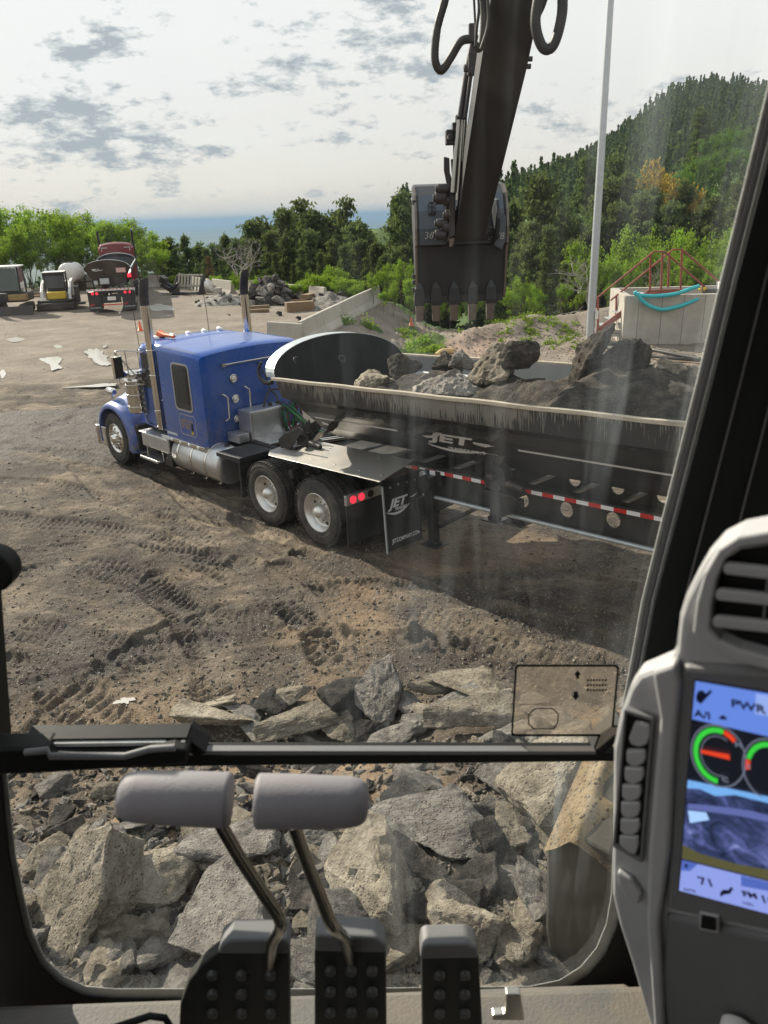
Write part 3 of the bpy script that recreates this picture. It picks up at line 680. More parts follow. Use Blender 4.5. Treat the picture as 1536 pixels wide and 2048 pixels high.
f = MB(); f.tube([(xb-.02, -.12, 2.24), (xb-.05, -.24, 1.95), (xb-.06, -.30, 1.72)], .012, 6); f.tube([(xb-.05, -.3, 1.72), (xb-.2, -.12, 1.66), (xb-.3, .05, 1.5)], .018, 8, 0, 6)
f.tube([(xb-.05, -.3, 1.72), (xb-.25, -.5, 1.7), (xb-.6, -.7, 1.5), (xb-1.0, -.6, 1.35)], .018, 8, 0, 6); f.tube([(xb-.05, -.3, 1.72), (xb-.22, -.32, 1.62), (xb-.3, -.25, 1.5)], .018, 8, 0, 6)
obj('hose_hanger', f, M['black_hose'], truck)
# white metal tool cabinet behind the sleeper
f = MB(); f.bb(1.95, 2.34, -.30, .44, .86, 1.50); o = obj('tool_cabinet', f, M['aluminium'], truck, .015)
f = MB(); f.bb(1.942, 1.949, -.27, .41, .89, 1.47); obj('cabinet_door', f, M['aluminium'], o, .004)
f = MB()
for yy in (-.1, -.28): f.cyl((2.1, yy, 1.5), (2.1, yy, 1.55), .04, n=12)
obj('filler_cap', f, M['iron'], o)
f = MB(); f.bb(2.0, 2.36, .46, .68, .98, 1.14); f.cyl((2.1, .36, .62), (2.1, .36, .85), .09, n=14); obj('air_tank_bracket', f, M['aluminium'], truck, .01)
# air and power lines
for k, (mt_, n_) in enumerate((('green', 5), ('black_hose', 9), ('red', 3))):
    f = MB()
    for i in range(n_):
        r_ = random.Random(i*7+k); y0 = -.22-.18*r_.random(); a = .10+.10*r_.random(); zc = 1.25+.1*r_.random()
        pts = [(1.86+.1*r_.random(), y0+a*math.cos(t_)*.8-.12, zc+a*1.7*math.sin(t_)) for t_ in np.linspace(R(100), R(100+300), 10)]
        f.tube(pts + [(1.2, -.3-.1*r_.random(), 1.02+.2*r_.random()), (.55, -.2, 1.15+.1*i/n_)], .0085 if k != 2 else .007, 6, 0, 4)
    if mt_ == 'green': M['green'] = mat('green_hose', (.01, .22, .05), .4)
    if mt_ == 'red': M['red'] = mat('red_hose', (.45, .02, .05), .4)
    obj('air_line', f, M[mt_], truck, label=('green air line' if k == 0 else 'red air line' if k == 2 else 'black coiled cable'))
# skirt with marker lamps
f = MB(); f.bb(2.42, 3.9, hw-.03, hw+.03, .865, .935); f.bb(2.42, 2.48, -.2, hw-.032, .865, .935); o = obj('side_skirt', f, M['chrome'], truck, .008)
for x in (2.62, 2.92, 3.22, 3.52):
    f = MB(); f.dome((x, hw+.03, .90), (0, 1, 0), .035, .022); obj('marker_lamp', f, M['lens_clear'], o)
# fuel tanks
for s in (1, -1):
    f = MB(); yc = s*.84; r = .335
    f.rings([(Vector((2.02-.0, yc, .62)), .001), (Vector((2.03, yc, .62)), .20), (Vector((2.05, yc, .62)), r-.02), (Vector((2.075, yc, .62)), r), (Vector((3.52, yc, .62)), r), (Vector((3.545, yc, .62)), r-.02), (Vector((3.57, yc, .62)), .001)], 40, 0, False, True, (1, 0, 0))
    tk = obj('fuel_tank', f, M['aluminium'], truck)
    for x in (2.42, 2.88, 3.33):
        f = MB(); f.rings([(Vector((x-.03, yc, .62)), r+.003), (Vector((x-.03, yc, .62)), r+.008), (Vector((x-.012, yc, .62)), r+.010), (Vector((x+.012, yc, .62)), r+.010), (Vector((x+.03, yc, .62)), r+.008), (Vector((x+.03, yc, .62)), r+.003)], 40, 0, False, True, (1, 0, 0))
        f.cyl((x, yc+s*.04, .275), (x, yc+s*.04, .235), .012, n=8); f.box((x, yc+s*.06, .225), (.10, .03, .02)); obj('tank_strap', f, M['chrome'], tk)
    f = MB(); f.cyl((2.16, yc, .955), (2.16, yc, .99), .045, n=16); obj('tank_cap', f, M['iron'], tk)
# steps and battery box
f = MB(); f.bb(3.62, 4.62, .80, 1.17, .60, .86); f.bb(3.60, 4.66, .74, 1.20, .862, .895); bx = obj('battery_box', f, M['aluminium'], truck, .018)
f = MB(); f.bb(4.02, 4.68, .90, 1.22, .345, .375); f.bb(4.02, 4.68, 1.205, 1.225, .376, .40)
for i in range(10): f.bb(4.05+.063*i, 4.07+.063*i, .93, 1.19, .376, .384)
f.box((4.05, .98, .48), (.03, .2, .25)); f.box((4.65, .98, .48), (.03, .2, .25)); obj('entry_step', f, M['aluminium'], truck, .004)
f = MB(); f.prism([(3.60, 1.14, .34), (3.60, 1.14, .84), (3.90, 1.14, .34)], (0, -.24, 0)); obj('step_fairing', f, M['black_paint'], truck, .006)
# cab
hc = .98
rows = []
for x, zt, ii in ((3.74, 2.52, 0), (3.85, 2.56, 0), (4.4, 2.56, 0), (4.62, 2.48, .02), (4.82, 2.02, .05), (4.90, 1.80, .07)):
    w_ = hc-ii; pr = [(w_, .95), (w_, zt-.14)] + [(w_-.12*(1-math.cos(a)), zt-.12+.12*math.sin(a)) for a in (0, .5, 1.0, 1.57)] + [(y, zt+.05*(1-(y/w_)**2)) for y in np.linspace(w_-.3, -(w_-.3), 7)]
    full = pr + [(-a, b) for a, b in reversed(pr[:6])]
    rows.append([Vector((x, a, b)) for a, b in full])
f = MB(); f.sheet(rows, 0, True); f.add(rows[0], [tuple(range(len(rows[0])))]); f.add(rows[-1], [tuple(reversed(range(len(rows[-1]))))])
cabp = obj('day_cab', f, M['blue_paint'], truck)
for s in (1, -1):
    f = MB(); f.prism([(3.86, s*(hc+.001), 1.72), (4.60, s*(hc+.001), 1.72), (4.52, s*(hc+.001), 2.36), (3.90, s*(hc+.001), 2.40)], (0, s*.012, 0)); obj('door_window', f, M['dark_glass'], cabp, .004)
    f = MB(); f.ring_prism([(a, s*(hc-.002), b) for a, b in rrect(3.83, 4.66, 1.0, 2.43, .08)], [(a, s*(hc-.002), b) for a, b in rrect(3.84, 4.65, 1.01, 2.42, .075)], (0, s*.006, 0)); obj('door_seam', f, M['chassis'], cabp)
    f = MB(); f.tube([(3.9, s*hc, 1.55), (3.9, s*(hc+.05), 1.55), (4.05, s*(hc+.05), 1.55), (4.05, s*hc, 1.55)], .014, 6); obj('door_handle', f, M['chrome'], cabp)
f = MB(); f.prism([(4.635, -.85, 2.42), (4.635, .85, 2.42), (4.84, .80, 2.03), (4.84, -.80, 2.03)], (.02, 0, .012)); obj('windscreen', f, M['dark_glass'], cabp)
f = MB(); f.prism([(4.60, -.90, 2.50), (4.60, .90, 2.50), (4.86, .88, 2.36), (4.86, -.88, 2.36)], (0, 0, .015)); obj('sun_visor', f, M['chrome'], cabp, .004)
for yy in (-.7, -.35, 0, .35, .7):
    f = MB(); f.rings([(Vector((4.30, yy, 2.59)), .001), (Vector((4.34, yy, 2.6)), .04), (Vector((4.46, yy, 2.6)), .045), (Vector((4.48, yy, 2.6)), .02)], 12, 0, True, True, (1, 0, 0)); obj('roof_lamp', f, M['white_paint'], cabp)
f = MB(); f.rings([(Vector((4.0, .55, 2.64)), .03), (Vector((4.35, .55, 2.64)), .035), (Vector((4.5, .55, 2.64)), .085)], 14); obj('air_horn', f, M['orange'], cabp)
for yy in (.98, -.55):
    f = MB(); f.tube([(4.55, yy, 2.35), (4.56, yy+.01, 3.0), (4.62, yy+.03, 3.65)], .006, 5); obj('antenna', f, M['chassis'], cabp)
# hood
rows = []
for x, w_, zt, zb in ((4.86, .66, 1.86, .95), (5.2, .60, 1.80, .95), (5.6, .54, 1.74, .95), (6.1, .49, 1.66, .9), (6.38, .46, 1.58, .85), (6.46, .42, 1.50, .80)):
    pr = [(w_, zb), (w_, zt-.22)] + [(w_-.2*(1-math.cos(a)), zt-.2+.2*math.sin(a)) for a in (0, .45, .9, 1.3)]
    full = pr + [(0, zt+.02)] + [(-a, b) for a, b in reversed(pr)]
    rows.append([Vector((x, a, b)) for a, b in full])
f = MB(); f.sheet(rows, 0, True); f.add(rows[-1], [tuple(reversed(range(len(rows[-1]))))]); f.add(rows[0], [tuple(range(len(rows[0])))])
hood = obj('hood', f, M['blue_paint'], truck)
f = MB(); f.bb(6.46, 6.52, -.40, .40, .72, 1.5)
for i in range(16): f.bb(6.521, 6.53, -.37+.048*i, -.35+.048*i, .76, 1.46)
obj('grille', f, M['chrome'], hood, .01)
f = MB(); f.bb(6.50, 6.60, -1.2, 1.2, .28, .70); f.bb(6.20, 6.495, 1.14, 1.18, .28, .70); f.bb(6.20, 6.495, -1.18, -1.14, .28, .70); obj('front_bumper', f, M['chrome'], truck, .02)
for s in (1, -1):
    # pontoon front fender wrapped over the steer wheel
    rows = []
    cx_, cz_ = 5.80, .56
    for a in np.linspace(R(-18), R(196), 26):
        ex = math.cos(a); ez = math.sin(a); back = max(0, -ex)
        rr = .65+.05*max(0, ez)+.16*back**2; ri = .585+.02*back
        yo, yi = 1.20, .52
        row = [(ri, yo-.01), (rr-.05, yo), (rr-.01, yo-.05), (rr+.03*max(0, ez), yo-.18), (rr+.09*max(0, ez)+.02, .75), (rr+.20*max(0, ez)+.02, yi), (ri, yi-.005)]
        rows.append([Vector((cx_+q*ex*(1.0 if ex > 0 else 1.05), s*y_, cz_+q*ez)) for q, y_ in row])
    f = MB(); f.sheet(rows, 0, True, False); f.sheet([[r_[-1], r_[0]] for r_ in rows], 0, True)
    f.add(rows[0], [tuple(range(7))]); f.add(rows[-1], [tuple(reversed(range(7)))])
    fd = obj('front_fender', f, M['blue_paint'], truck)
    f = MB(); f.tube([(6.0, s*1.0, 1.30), (6.0, s*1.0, 1.40)], .02, 8); f.rings([(Vector((5.86, s*1.0, 1.44)), .05), (Vector((5.92, s*1.0, 1.44)), .08), (Vector((6.1, s*1.0, 1.44)), .085), (Vector((6.12, s*1.0, 1.44)), .03)], 16); obj('headlamp_pod', f, M['chrome'], fd)
    f = MB(); f.bb(4.90, 5.02, s*.56, s*1.10, .42, .92); obj('splash_guard', f, M['chassis'], truck, .01)
    # air cleaner
    f = MB(); q = Vector((4.86, s*1.02, 0))
    f.rings([(q+Vector((0, 0, z_)), r_) for z_, r_ in ((1.18, .05), (1.19, .17), (1.22, .195), (1.24, .195), (1.78, .195), (1.80, .20), (1.86, .20), (1.865, .12), (1.90, .12), (1.905, .205), (1.97, .205), (2.0, .16), (2.01, .001))], 32, 0, False, True, (0, 0, 1))
    ac = obj('air_cleaner', f, M['chrome'], truck)
    f = MB()
    for z_ in (1.32, 1.55, 1.74): f.rings([(q+Vector((0, 0, z_-.012)), .197), (q+Vector((0, 0, z_-.01)), .201), (q+Vector((0, 0, z_+.01)), .201), (q+Vector((0, 0, z_+.012)), .197)], 32, 0, False, True, (0, 0, 1))
    f.bb(4.81, 4.91, s*.66, s*.84, 1.4, 1.46); f.cyl((4.86, s*.98, 1.88), (4.86, s*.64, 1.80), .09, n=16); obj('cleaner_band', f, M['light_metal'], ac)
    f = MB(); f.bb(4.56, 4.62, s*(hc+.02), s*(hc+.05), 1.18, 1.98); sp = obj('lamp_strip', f, M['chrome'], truck)
    f = MB()
    for i in range(7): f.cyl((4.59, s*(hc+.05), 1.24+.115*i), (4.59, s*(hc+.068), 1.24+.115*i), .035, n=14)
    obj('strip_lamp', f, M['chassis'], sp)
    # exhaust stack
    f = MB(); q = Vector((3.97, s*1.06, 0)); f.rings([(q+Vector((0, 0, z_)), r_) for z_, r_ in ((1.0, .06), (1.06, .075), (1.5, .082), (3.25, .082))], 28, 0, True, True, (0, 0, 1)); st = obj('exhaust_stack', f, M['chrome'], truck)
    rows = []
    for i, t_ in enumerate(np.linspace(0, 1, 7)):
        ang = t_*R(28); cpt = q+Vector((-.55*(1-math.cos(ang))*1.4, 0, 3.25+.40*math.sin(ang)/math.sin(R(28))*1.0))
        nx_ = Vector((math.cos(ang), 0, math.sin(ang)))
        rows.append([cpt+nx_*(.083*math.cos(b_))+Vector((0, .083*math.sin(b_), 0))+Vector((0, 0, (-.11*math.cos(b_) if i == 6 else 0))) for b_ in np.linspace(0, 2*math.pi, 25)[:-1]])
    f = MB(); f.sheet(rows, 0, True, True); obj('stack_tip', f, M['chassis'], st)
    f = MB()
    for z_ in (1.35, 2.0, 2.45): f.bb(3.94, 4.0, s*.96, s*1.0, z_, z_+.04); f.torus((3.97, s*1.06, z_+.02), (0, 0, 1), .086, .008, 24)
    obj('stack_clamp', f, M['chrome'], st)
    # mirror
    f = MB(); f.bb(4.66, 4.72, s*1.30, s*1.50, 1.92, 2.34); mr = obj('side_mirror', f, M['chrome'], truck, .02)
    f = MB(); f.bb(4.648, 4.66, s*1.32, s*1.48, 1.94, 2.32); obj('mirror_glass', f, M['dark_glass'], mr)
    f = MB(); f.tube([(4.5, s*.97, 2.36), (4.62, s*1.2, 2.42), (4.69, s*1.40, 2.42), (4.69, s*1.40, 2.34)], .013, 8, 0, 4); f.tube([(4.69, s*1.4, 2.40), (4.6, s*1.12, 1.95), (4.55, s*.97, 1.78)], .012, 8); f.tube([(4.69, s*1.40, 1.92), (4.69, s*1.4, 1.82), (4.6, s*1.1, 1.78), (4.55, s*.97, 1.76)], .012, 8); f.tube([(4.69, s*1.22, 2.41), (4.69, s*1.2, 1.79)], .010, 8)
    obj('mirror_arm', f, M['light_metal'], mr)
    f = MB(); f.bb(4.70, 4.84, s*1.24, s*1.38, 1.93, 2.03); obj('spot_lamp', f, M['blue_paint'], truck, .02)
    # rear light bar with mudflap, guard ahead of the drive wheels
    f = MB(); f.bb(-1.36, -1.30, s*.50, s*1.22, .80, .95); lb = obj('light_bar', f, M['aluminium'], truck, .008)
    for k, yy in enumerate((1.10, .94, .76)):
        f = MB(); f.cyl((-1.36, s*yy, .875), (-1.372, s*yy, .875), .055, n=20); f.dome((-1.372, s*yy, .875), (-1, 0, 0), .045, .016); obj('tail_lamp', f, M['tail_light'] if k < 2 else M['chassis'], lb)
    f = MB(); f.bb(-1.338, -1.325, s*.52, s*1.20, .20, .795); f.bb(-1.345, -1.32, s*1.196, s*1.215, .18, .8); obj('mudflap', f, M['mudflap'], truck)
    f = MB(); f.bb(1.28, 1.31, s*.55, s*1.2, .30, .95); f.prism([(1.26, s*.5, .90), (1.26, s*.5, .99), (1.95, s*.5, .97), (1.95, s*.5, .90)], (0, s*.7, 0)); obj('wheel_guard', f, M['mudflap'], truck, .006)
    # brake chambers visible between duals
# ---------------------------------------------------------------- black side dump trailer. local x rearward, y away from camera, z up
MTL = frame(KP, TD, -TS)
trailer = thing('side_dump_trailer', 'long black side dump trailer heaped with broken rubble behind the blue tractor', 'trailer', MTL)
LEN = 11.0
# drip stained paint
m_ = mat('tub_paint', (.014, .015, .017), .36, dirt=(.05, .047, .044), dirt_s=2, dirt_amt=.5); t = m_.node_tree; b = t.nodes['Principled BSDF']
tcn = N(t, 'ShaderNodeTexCoord'); sp = N(t, 'ShaderNodeSeparateXYZ'); LK(t, tcn.outputs['Object'], sp.inputs[0])
cb = N(t, 'ShaderNodeCombineXYZ'); LK(t, sp.outputs[0], cb.inputs[0]); LK(t, mth(t, 'MULTIPLY', sp.outputs[2], .06), cb.inputs[2])
dn = N(t, 'ShaderNodeTexNoise', i_Scale=62.0, i_Detail=1.5, i_Roughness=.55); LK(t, cb.outputs[0], dn.inputs['Vector'])
dl = N(t, 'ShaderNodeTexNoise', i_Scale=1.3, i_Detail=3.0); LK(t, cb.outputs[0], dl.inputs['Vector'])
dep = mth(t, 'SUBTRACT', 1.185, sp.outputs[2])      # depth below the rim
env = ramp(t, [(0, (.06,)*3), (.10, (.10,)*3), (.22, (.16,)*3), (.33, (.34,)*3), (.42, (.30,)*3), (.50, (.12,)*3), (.56, (.03,)*3), (.62, (.06,)*3), (1, (.12,)*3)], mth(t, 'MULTIPLY', sp.outputs[0], .1))
ln = mth(t, 'MULTIPLY_ADD', mth(t, 'SUBTRACT', dl.outputs[0], .5), .5, env.outputs[0])
ln = mth(t, 'ADD', ln, mth(t, 'MULTIPLY', mth(t, 'SUBTRACT', dn.outputs[0], .54), 1.1))
ln = mth(t, 'MAXIMUM', ln, .012)
d3 = N(t, 'ShaderNodeTexNoise', i_Scale=11.0, i_Detail=2.0); LK(t, cb.outputs[0], d3.inputs['Vector']); ln = mth(t, 'ADD', ln, mth(t, 'MULTIPLY', mth(t, 'SUBTRACT', d3.outputs[0], .5), .35)); ln = mth(t, 'MAXIMUM', ln, .012)
dm = mth(t, 'MULTIPLY', mth(t, 'DIVIDE', mth(t, 'SUBTRACT', ln, dep), .05), .8, clamp=True); dm = mth(t, 'MINIMUM', dm, .62)
fade = ramp(t, [(.0, (1, 1, 1)), (.6, (.6, .6, .6)), (1, (.2, .2, .2))], mth(t, 'MULTIPLY', dep, 3.2)); dm = mth(t, 'MULTIPLY', dm, fade.outputs[0])
old = b.inputs['Base Color'].links[0].from_socket
LK(t, mixc(t, dm, old, (.36, .33, .28)), b.inputs['Base Color'])
LK(t, mth(t, 'MULTIPLY_ADD', dm, .5, .36), b.inputs['Roughness'])
TW = 1.25
prof = [(TW, 1.18), (TW, .93), (1.07, .83), (1.00, .70), (.80, .44), (.62, .28), (.30, .17), (0, .15)]
def x0_at(z_): return .10 + (1.18-z_)*.55
def full(p): return [(-a, b) for a, b in p] + [(a, b) for a, b in reversed(p[:-1])]
f = MB(); F = full(prof); ix = full([(a-.02, b if i == 0 else b+.02) for i, (a, b) in enumerate(prof[:-1])]+[(0, .17)])
f.sheet([[Vector((x0_at(b) if xx == 0 else xx, a, b)) for a, b in F] for xx in [0]+list(np.linspace(1.2, LEN, 14))], 0, False)
f.add([Vector((LEN, a, b)) for a, b in F], [tuple(range(len(F)))])
obj('tub', f, m_, trailer, fixn=True)
f = MB(); f.sheet([[Vector((x0_at(b)+.01 if xx == 0 else xx, a, b)) for a, b in ix] for xx in (0, 1.6, LEN-.02)], 0, False)
obj('tub_lining', f, M['tub_inner'], trailer)
for s in (-1, 1):
    f = MB(); sweepbox(f, [(x, s*1.262, 1.188+.004*math.sin(x*5)) for x in np.linspace(.06, LEN, 40)], Vector((0, .03, 0)), Vector((0, 0, .022))); obj('tub_rim', f, M['tub_rim'], trailer, .006)
# arched front bulkhead leaning forward with wide lip
NA = 26; arc = [(TW*math.cos(a)*-1, 1.20+.46*math.sin(a)) for a in np.linspace(0, math.pi, NA)]
def lean(z_): return .10-(z_-1.18)*.55
low = [(.999*TW, 1.18), (1.0, .72), (.62, .28), (.3, .18)]
out = arc + [(a, b) for a, b in low] + [(-a, b) for a, b in reversed(low)]
f = MB(); P = [Vector((x0_at(b)+.02, a, b)) for a, b in out]; f.prism(P, (.012, 0, .004)); obj('bulkhead', f, M['tub_black'], trailer)
f = MB(); rows = []
for (a, b) in arc: p = Vector((x0_at(b)+.03, a, b)); rows.append([p, p+Vector((0, 0, .012)), p+Vector((-.22, 0, .022)), p+Vector((-.22, 0, .008))])
f.sheet(rows, 0, False, True); f.add(rows[0], [(0, 1, 2, 3)]); f.add(rows[-1], [(3, 2, 1, 0)]); obj('bulkhead_lip', f, M['galvanised'], trailer)
f = MB(); f.sheet([[r_[2]+Vector((-.002, 0, .002)), r_[2]+Vector((-.002, 0, -.07)), r_[2]+Vector((.012, 0, -.07)), r_[2]+Vector((.012, 0, -.008))] for r_ in rows], 0, False, True); obj('lip_flange', f, M['black_paint'], trailer)
# tarp hook
f = MB(); f.tube([(-.02, -1.22, 1.13), (-.15, -1.26, 1.12), (-.24, -1.28, 1.2), (-.25, -1.28, 1.32), (-.18, -1.26, 1.42)], lambda u: .035-.018*u, 10, 0, 5); obj('tarp_hook', f, M['black_paint'], trailer)
f = MB(); f.torus((.30, -.15, 1.33), (1, 0, .5), .05, .012, 20); f.torus((.28, -.95, 1.42), (1, 0, .5), .05, .010, 14, arc=(0, 3.14)); obj('lifting_eye', f, M['iron'], trailer)
# stripe and maker's mark on the sloping side panel
pa, pb = Vector((0, -1.00, .70)), Vector((0, -.80, .44)); up_ = (pa-pb).normalized(); nrm = Vector((0, -up_.z, up_.y))*1.0
nrm = Vector((0, -abs(up_.z), -abs(up_.y))) if False else up_.cross(Vector((1, 0, 0)));
if nrm.y > 0: nrm = -nrm
def SP(x, v, o_=.003): return Vector((x, 0, 0)) + pb*1.0 + up_*v + nrm*o_
Lh = (pa-pb).length
def stripe(x0, x1, v0, v1): f = MB(); f.prism([SP(x0, v0, .001), SP(x1, v0, .001), SP(x1, v1, .001), SP(x0, v1, .001)], nrm*.002); return f
for a, b in ((.55, 2.68), (3.62, 3.88), (4.28, 8.5)): obj('stripe', stripe(a, b, Lh*.62, Lh*.62+.03), M['decal'], trailer)
FT = frame(SP(2.88, Lh*.30, .001), (1, 0, 0), up_)
f = text_mb('JET', .34, FT @ Matrix.Translation((0, .04, 0)) @ Matrix.Diagonal((1.4, .66, 1, 1)), ext=.0015, shear=.35, bold=.012)
sw = []
for t_ in np.linspace(0, 1, 18): sw.append(FT @ Vector((-.12+.95*t_**1.15, -.01-.13*math.sin(t_*2.3+.5)+.02, .001)))
wq = [.012+.022*math.sin(math.pi*min(1, t_*1.1)) for t_ in np.linspace(0, 1, 18)]
f.add([p+up_*q for p, q in zip(sw, wq)]+[p-up_*q*.6 for p, q in zip(sw, wq)], [(k, k+1, 19+k, 18+k) for k in range(17)])
f.add([FT @ Vector(v) for v in ((.72, .10, .001), (.90, .07, .001), (1.08, .13, .001), (.90, .10, .001))], [(0, 1, 2, 3)])
f.add([FT @ Vector(v) for v in ((-.13, .10, .001), (.05, .13, .001), (.2, .22, .001), (.3, .22, .001), (.12, .10, .001), (-.05, .07, .001))], [(0, 1, 2, 3, 4, 5)])
merge(f, text_mb('HUMBOLDT, IOWA', .075, FT @ Matrix.Translation((.22, -.085, 0)) @ Matrix.Diagonal((1.25, .8, 1, 1)), ext=.0012, bold=.002))
obj('side_logo', f, M['decal'], trailer, fixn=False)
f = MB(); f.prism([SP(.62, Lh*.40, .001), SP(.75, Lh*.34, .001), SP(.75, Lh*.18, .001), SP(.62, Lh*.24, .001)], nrm*.002); obj('warning_label', f, M['decal'], trailer)
# main frame: two deep rails with lightening holes
hx = [.9, 1.5, 4.0, 4.62, 5.22, 5.83, 6.44, 7.05]
for s in (-1, 1):
    f = MB(); y_ = s*.52; zt, zb = .05, -.30; n = 24
    cuts = [0.05]+sum([[h-.22, h+.22] for h in hx if h > .3], [])+[LEN]
    cuts = [-.45]+sum([[h-.22, h+.22] for h in hx], [])+[LEN]
    for i in range(0, len(cuts)-1, 2): f.bb(cuts[i], cuts[i+1], y_-.008, y_+.008, zb, zt)
    for h in hx:
        zc = -.125; ri = .090 if h > 3 else .001
        op = []; ip = []
        for k in range(n):
            a = 2*math.pi*(k+.5)/n; c_, s_ = math.cos(a), math.sin(a); q = min(.22/max(abs(c_), 1e-6), ((zt-zc) if s_ > 0 else (zc-zb))/max(abs(s_), 1e-6))
            op.append(Vector((h+c_*q, y_-.008, zc+s_*q))); ip.append(Vector((h+c_*ri, y_-.008, zc+s_*ri)))
        # corners are squared off by snapping the nearest outline vertices
        for cxn in ((h-.22, zt), (h+.22, zt), (h-.22, zb), (h+.22, zb)):
            k = min(range(n), key=lambda j: (op[j]-Vector((cxn[0], y_-.008, cxn[1]))).length); op[k] = Vector((cxn[0], y_-.008, cxn[1]))
        f.ring_prism(op, ip, (0, .016, 0))
    o = obj('frame_rail', f, M['black_paint'], trailer)
    f = MB(); f.bb(-.45, LEN, y_-.075, y_+.075, zt+.002, zt+.02); f.bb(-.45, LEN, y_-.075, y_+.075, zb-.02, zb-.002); obj('rail_flange', f, M['black_paint'], o, .003)
    f = MB(); f.cyl((2.4, s*.62, -.315), (LEN, s*.62, -.315), .028, n=10); obj('conduit', f, M['galvanised'], trailer)
f = MB()
for i, x in enumerate(np.arange(.9, LEN, .62)): f.bb(x, x+.05, -.44, .44, .03, .066)
obj('cross_member', f, M['aluminium'], trailer)
f = MB(); f.bb(-.45, 2.0, -.50, .50, -.16, -.10); f.bb(-.45, -.40, -.50, .50, -.1, .04); obj('kingpin_plate', f, M['chassis'], trailer, .006)
f = MB(); r_ = 0; x = 1.55; k = 0
while x < LEN-.2:
    L_ = .155
    if not (3.60 < x+.1 < 3.95): f.prism([(x, -.5965, .002), (x+L_, -.5965, .002), (x+L_, -.5965, .048), (x, -.5965, .048)], (0, -.002, 0), k % 2)
    x += L_; k += 1
f2 = MB(); f2.bb(1.5, LEN, -.596, -.530, -.004, .051); obj('tape_rail', f2, M['black_paint'], trailer, .003); obj('reflective_tape', f, [M['tape_red'], M['tape_white']], trailer)
# pivots between tub and frame
def pivot(x, front):
    f = MB(); y_ = -.70
    for yy in (y_, y_-.13):
        pts = [(x+.17*math.cos(a), yy, .20+.17*math.sin(a)) for a in np.linspace(R(-150), R(60), 12)] + ([(x+.22, yy, .5), (x-.1, yy, .56)] if not front else [(x+.05, yy, .48), (x-.2, yy, .34)])
        f.prism(pts, (0, .022, 0))
    f.bb(x-.20, x+.30, y_-.12, y_+.12, -.02, .02); f.bb(x-.1, x+.1, y_-.1, -.53, -.28, -.02)
    o = obj('pivot_bracket', f, M['black_paint'], trailer, .006)
    f = MB(); f.cyl((x+.0, y_-.2, .22), (x, y_+.1, .22), .06, n=18); f.dome((x, y_-.2, .22), (0, -1, 0), .055, .03); f.rings([(Vector((x+.18, y_-.10, .15)), .05), (Vector((x+.42, y_-.10, .12)), .035)], 14)
    for dx, dz_ in ((-.1, .08), (.1, .08), (.0, .36), (.04, .05)): f.cyl((x+dx, y_-.14, dz_+.02), (x+dx, y_-.15, dz_+.02), .018, n=8)
    obj('pivot_pin', f, M['iron'], o)
pivot(.0, True); pivot(3.82, False); pivot(8.2, False)
f = MB(); f.prism([(-.35, -1.0, .05), (-.10, -1.0, .06), (.30, -1.0, .40), (.20, -1.0, .44), (-.2, -1.0, .30), (-.40, -1.0, .18)], (0, .02, 0))
f.prism([(-.35, -.6, .05), (-.10, -.6, .06), (.35, -.6, .5), (.25, -.6, .52), (-.2, -.6, .34), (-.40, -.6, .2)], (0, .02, 0)); f.bb(-.3, .0, -.98, -.6, .06, .10)
obj('front_pivot_plate', f, M['black_paint'], trailer, .006)
f = MB(); f.cyl((-.08, -.6, .10), (.45, -.1, .16), .035, n=12); f.cyl((.45, -.1, .16), (1.0, .3, .2), .022, n=12); obj('dump_cylinder', f, M['chrome'], trailer)
# quarter fender over the tractor drive wheels
f = MB(); th = .012
A_, B_, C_, D_ = Vector((-.42, -.50, .17)), Vector((-.52, -1.20, -.03)), Vector((2.25, -1.20, -.03)), Vector((2.22, -.50, .05))
A2, D2 = Vector((-.15, -.50, .12)), Vector((2.22, -.50, .12))
f.prism([Vector((-.30, -.597, .12)), Vector((-.52, -1.10, .0)), Vector((-.38, -1.22, -.03)), Vector((2.22, -1.22, -.03)), Vector((2.22, -.597, .12))], (0, 0, th)); fe = obj('quarter_fender', f, M['fender_steel'], trailer, .003)
f = MB()
for x in (.0, .55, 1.1, 1.65, 2.1):
    for y_ in (-.72, -1.08): zz = .12-( -y_-.597)*.24; f.dome((x, y_, zz+th), (0, 0, 1), .016, .01, 8, 3)
obj('rivet', f, M['aluminium'], fe)
f = MB(); f.prism([(2.19, -1.18, -.045), (2.19, -.53, -.045), (2.19, -.53, -.17), (2.19, -1.18, -.17)], (.012, 0, 0)); obj('flap_hanger', f, M['black_paint'], trailer)
f = MB(); f.prism([(2.206, -1.16, -.12), (2.206, -.52, -.12), (2.206, -.52, -1.02), (2.206, -1.16, -1.02)], (.012, 0, 0)); fl = obj('trailer_mudflap', f, M['mudflap'], trailer)
f = MB(); f.bb(2.2, 2.225, -1.185, -1.165, -1.04, -.10); obj('flap_edge', f, M['galvanised'], fl)
FF = frame((2.2195, -1.08, -.42), (0, 1, 0), (0, 0, 1))
f = text_mb('JET', .19, FF @ Matrix.Diagonal((1.1, .85, 1, 1)), ext=.001, shear=.35, bold=.007)
sw = [FF @ Vector((-.06+.42*t_, .0-.12*math.sin(t_*2.2+.6)+.02, .0005)) for t_ in np.linspace(0, 1, 12)]; uz = Vector((0, 0, 1))
f.add([p+uz*(.006+.014*math.sin(math.pi*k/11)) for k, p in enumerate(sw)]+[p-uz*(.004+.010*math.sin(math.pi*k/11)) for k, p in enumerate(sw)], [(k, k+1, 13+k, 12+k) for k in range(11)])
f.add([FF @ Vector(v) for v in ((.36, .06, .0005), (.44, .05, .0005), (.54, .10, .0005), (.44, .075, .0005))], [(0, 1, 2, 3)])
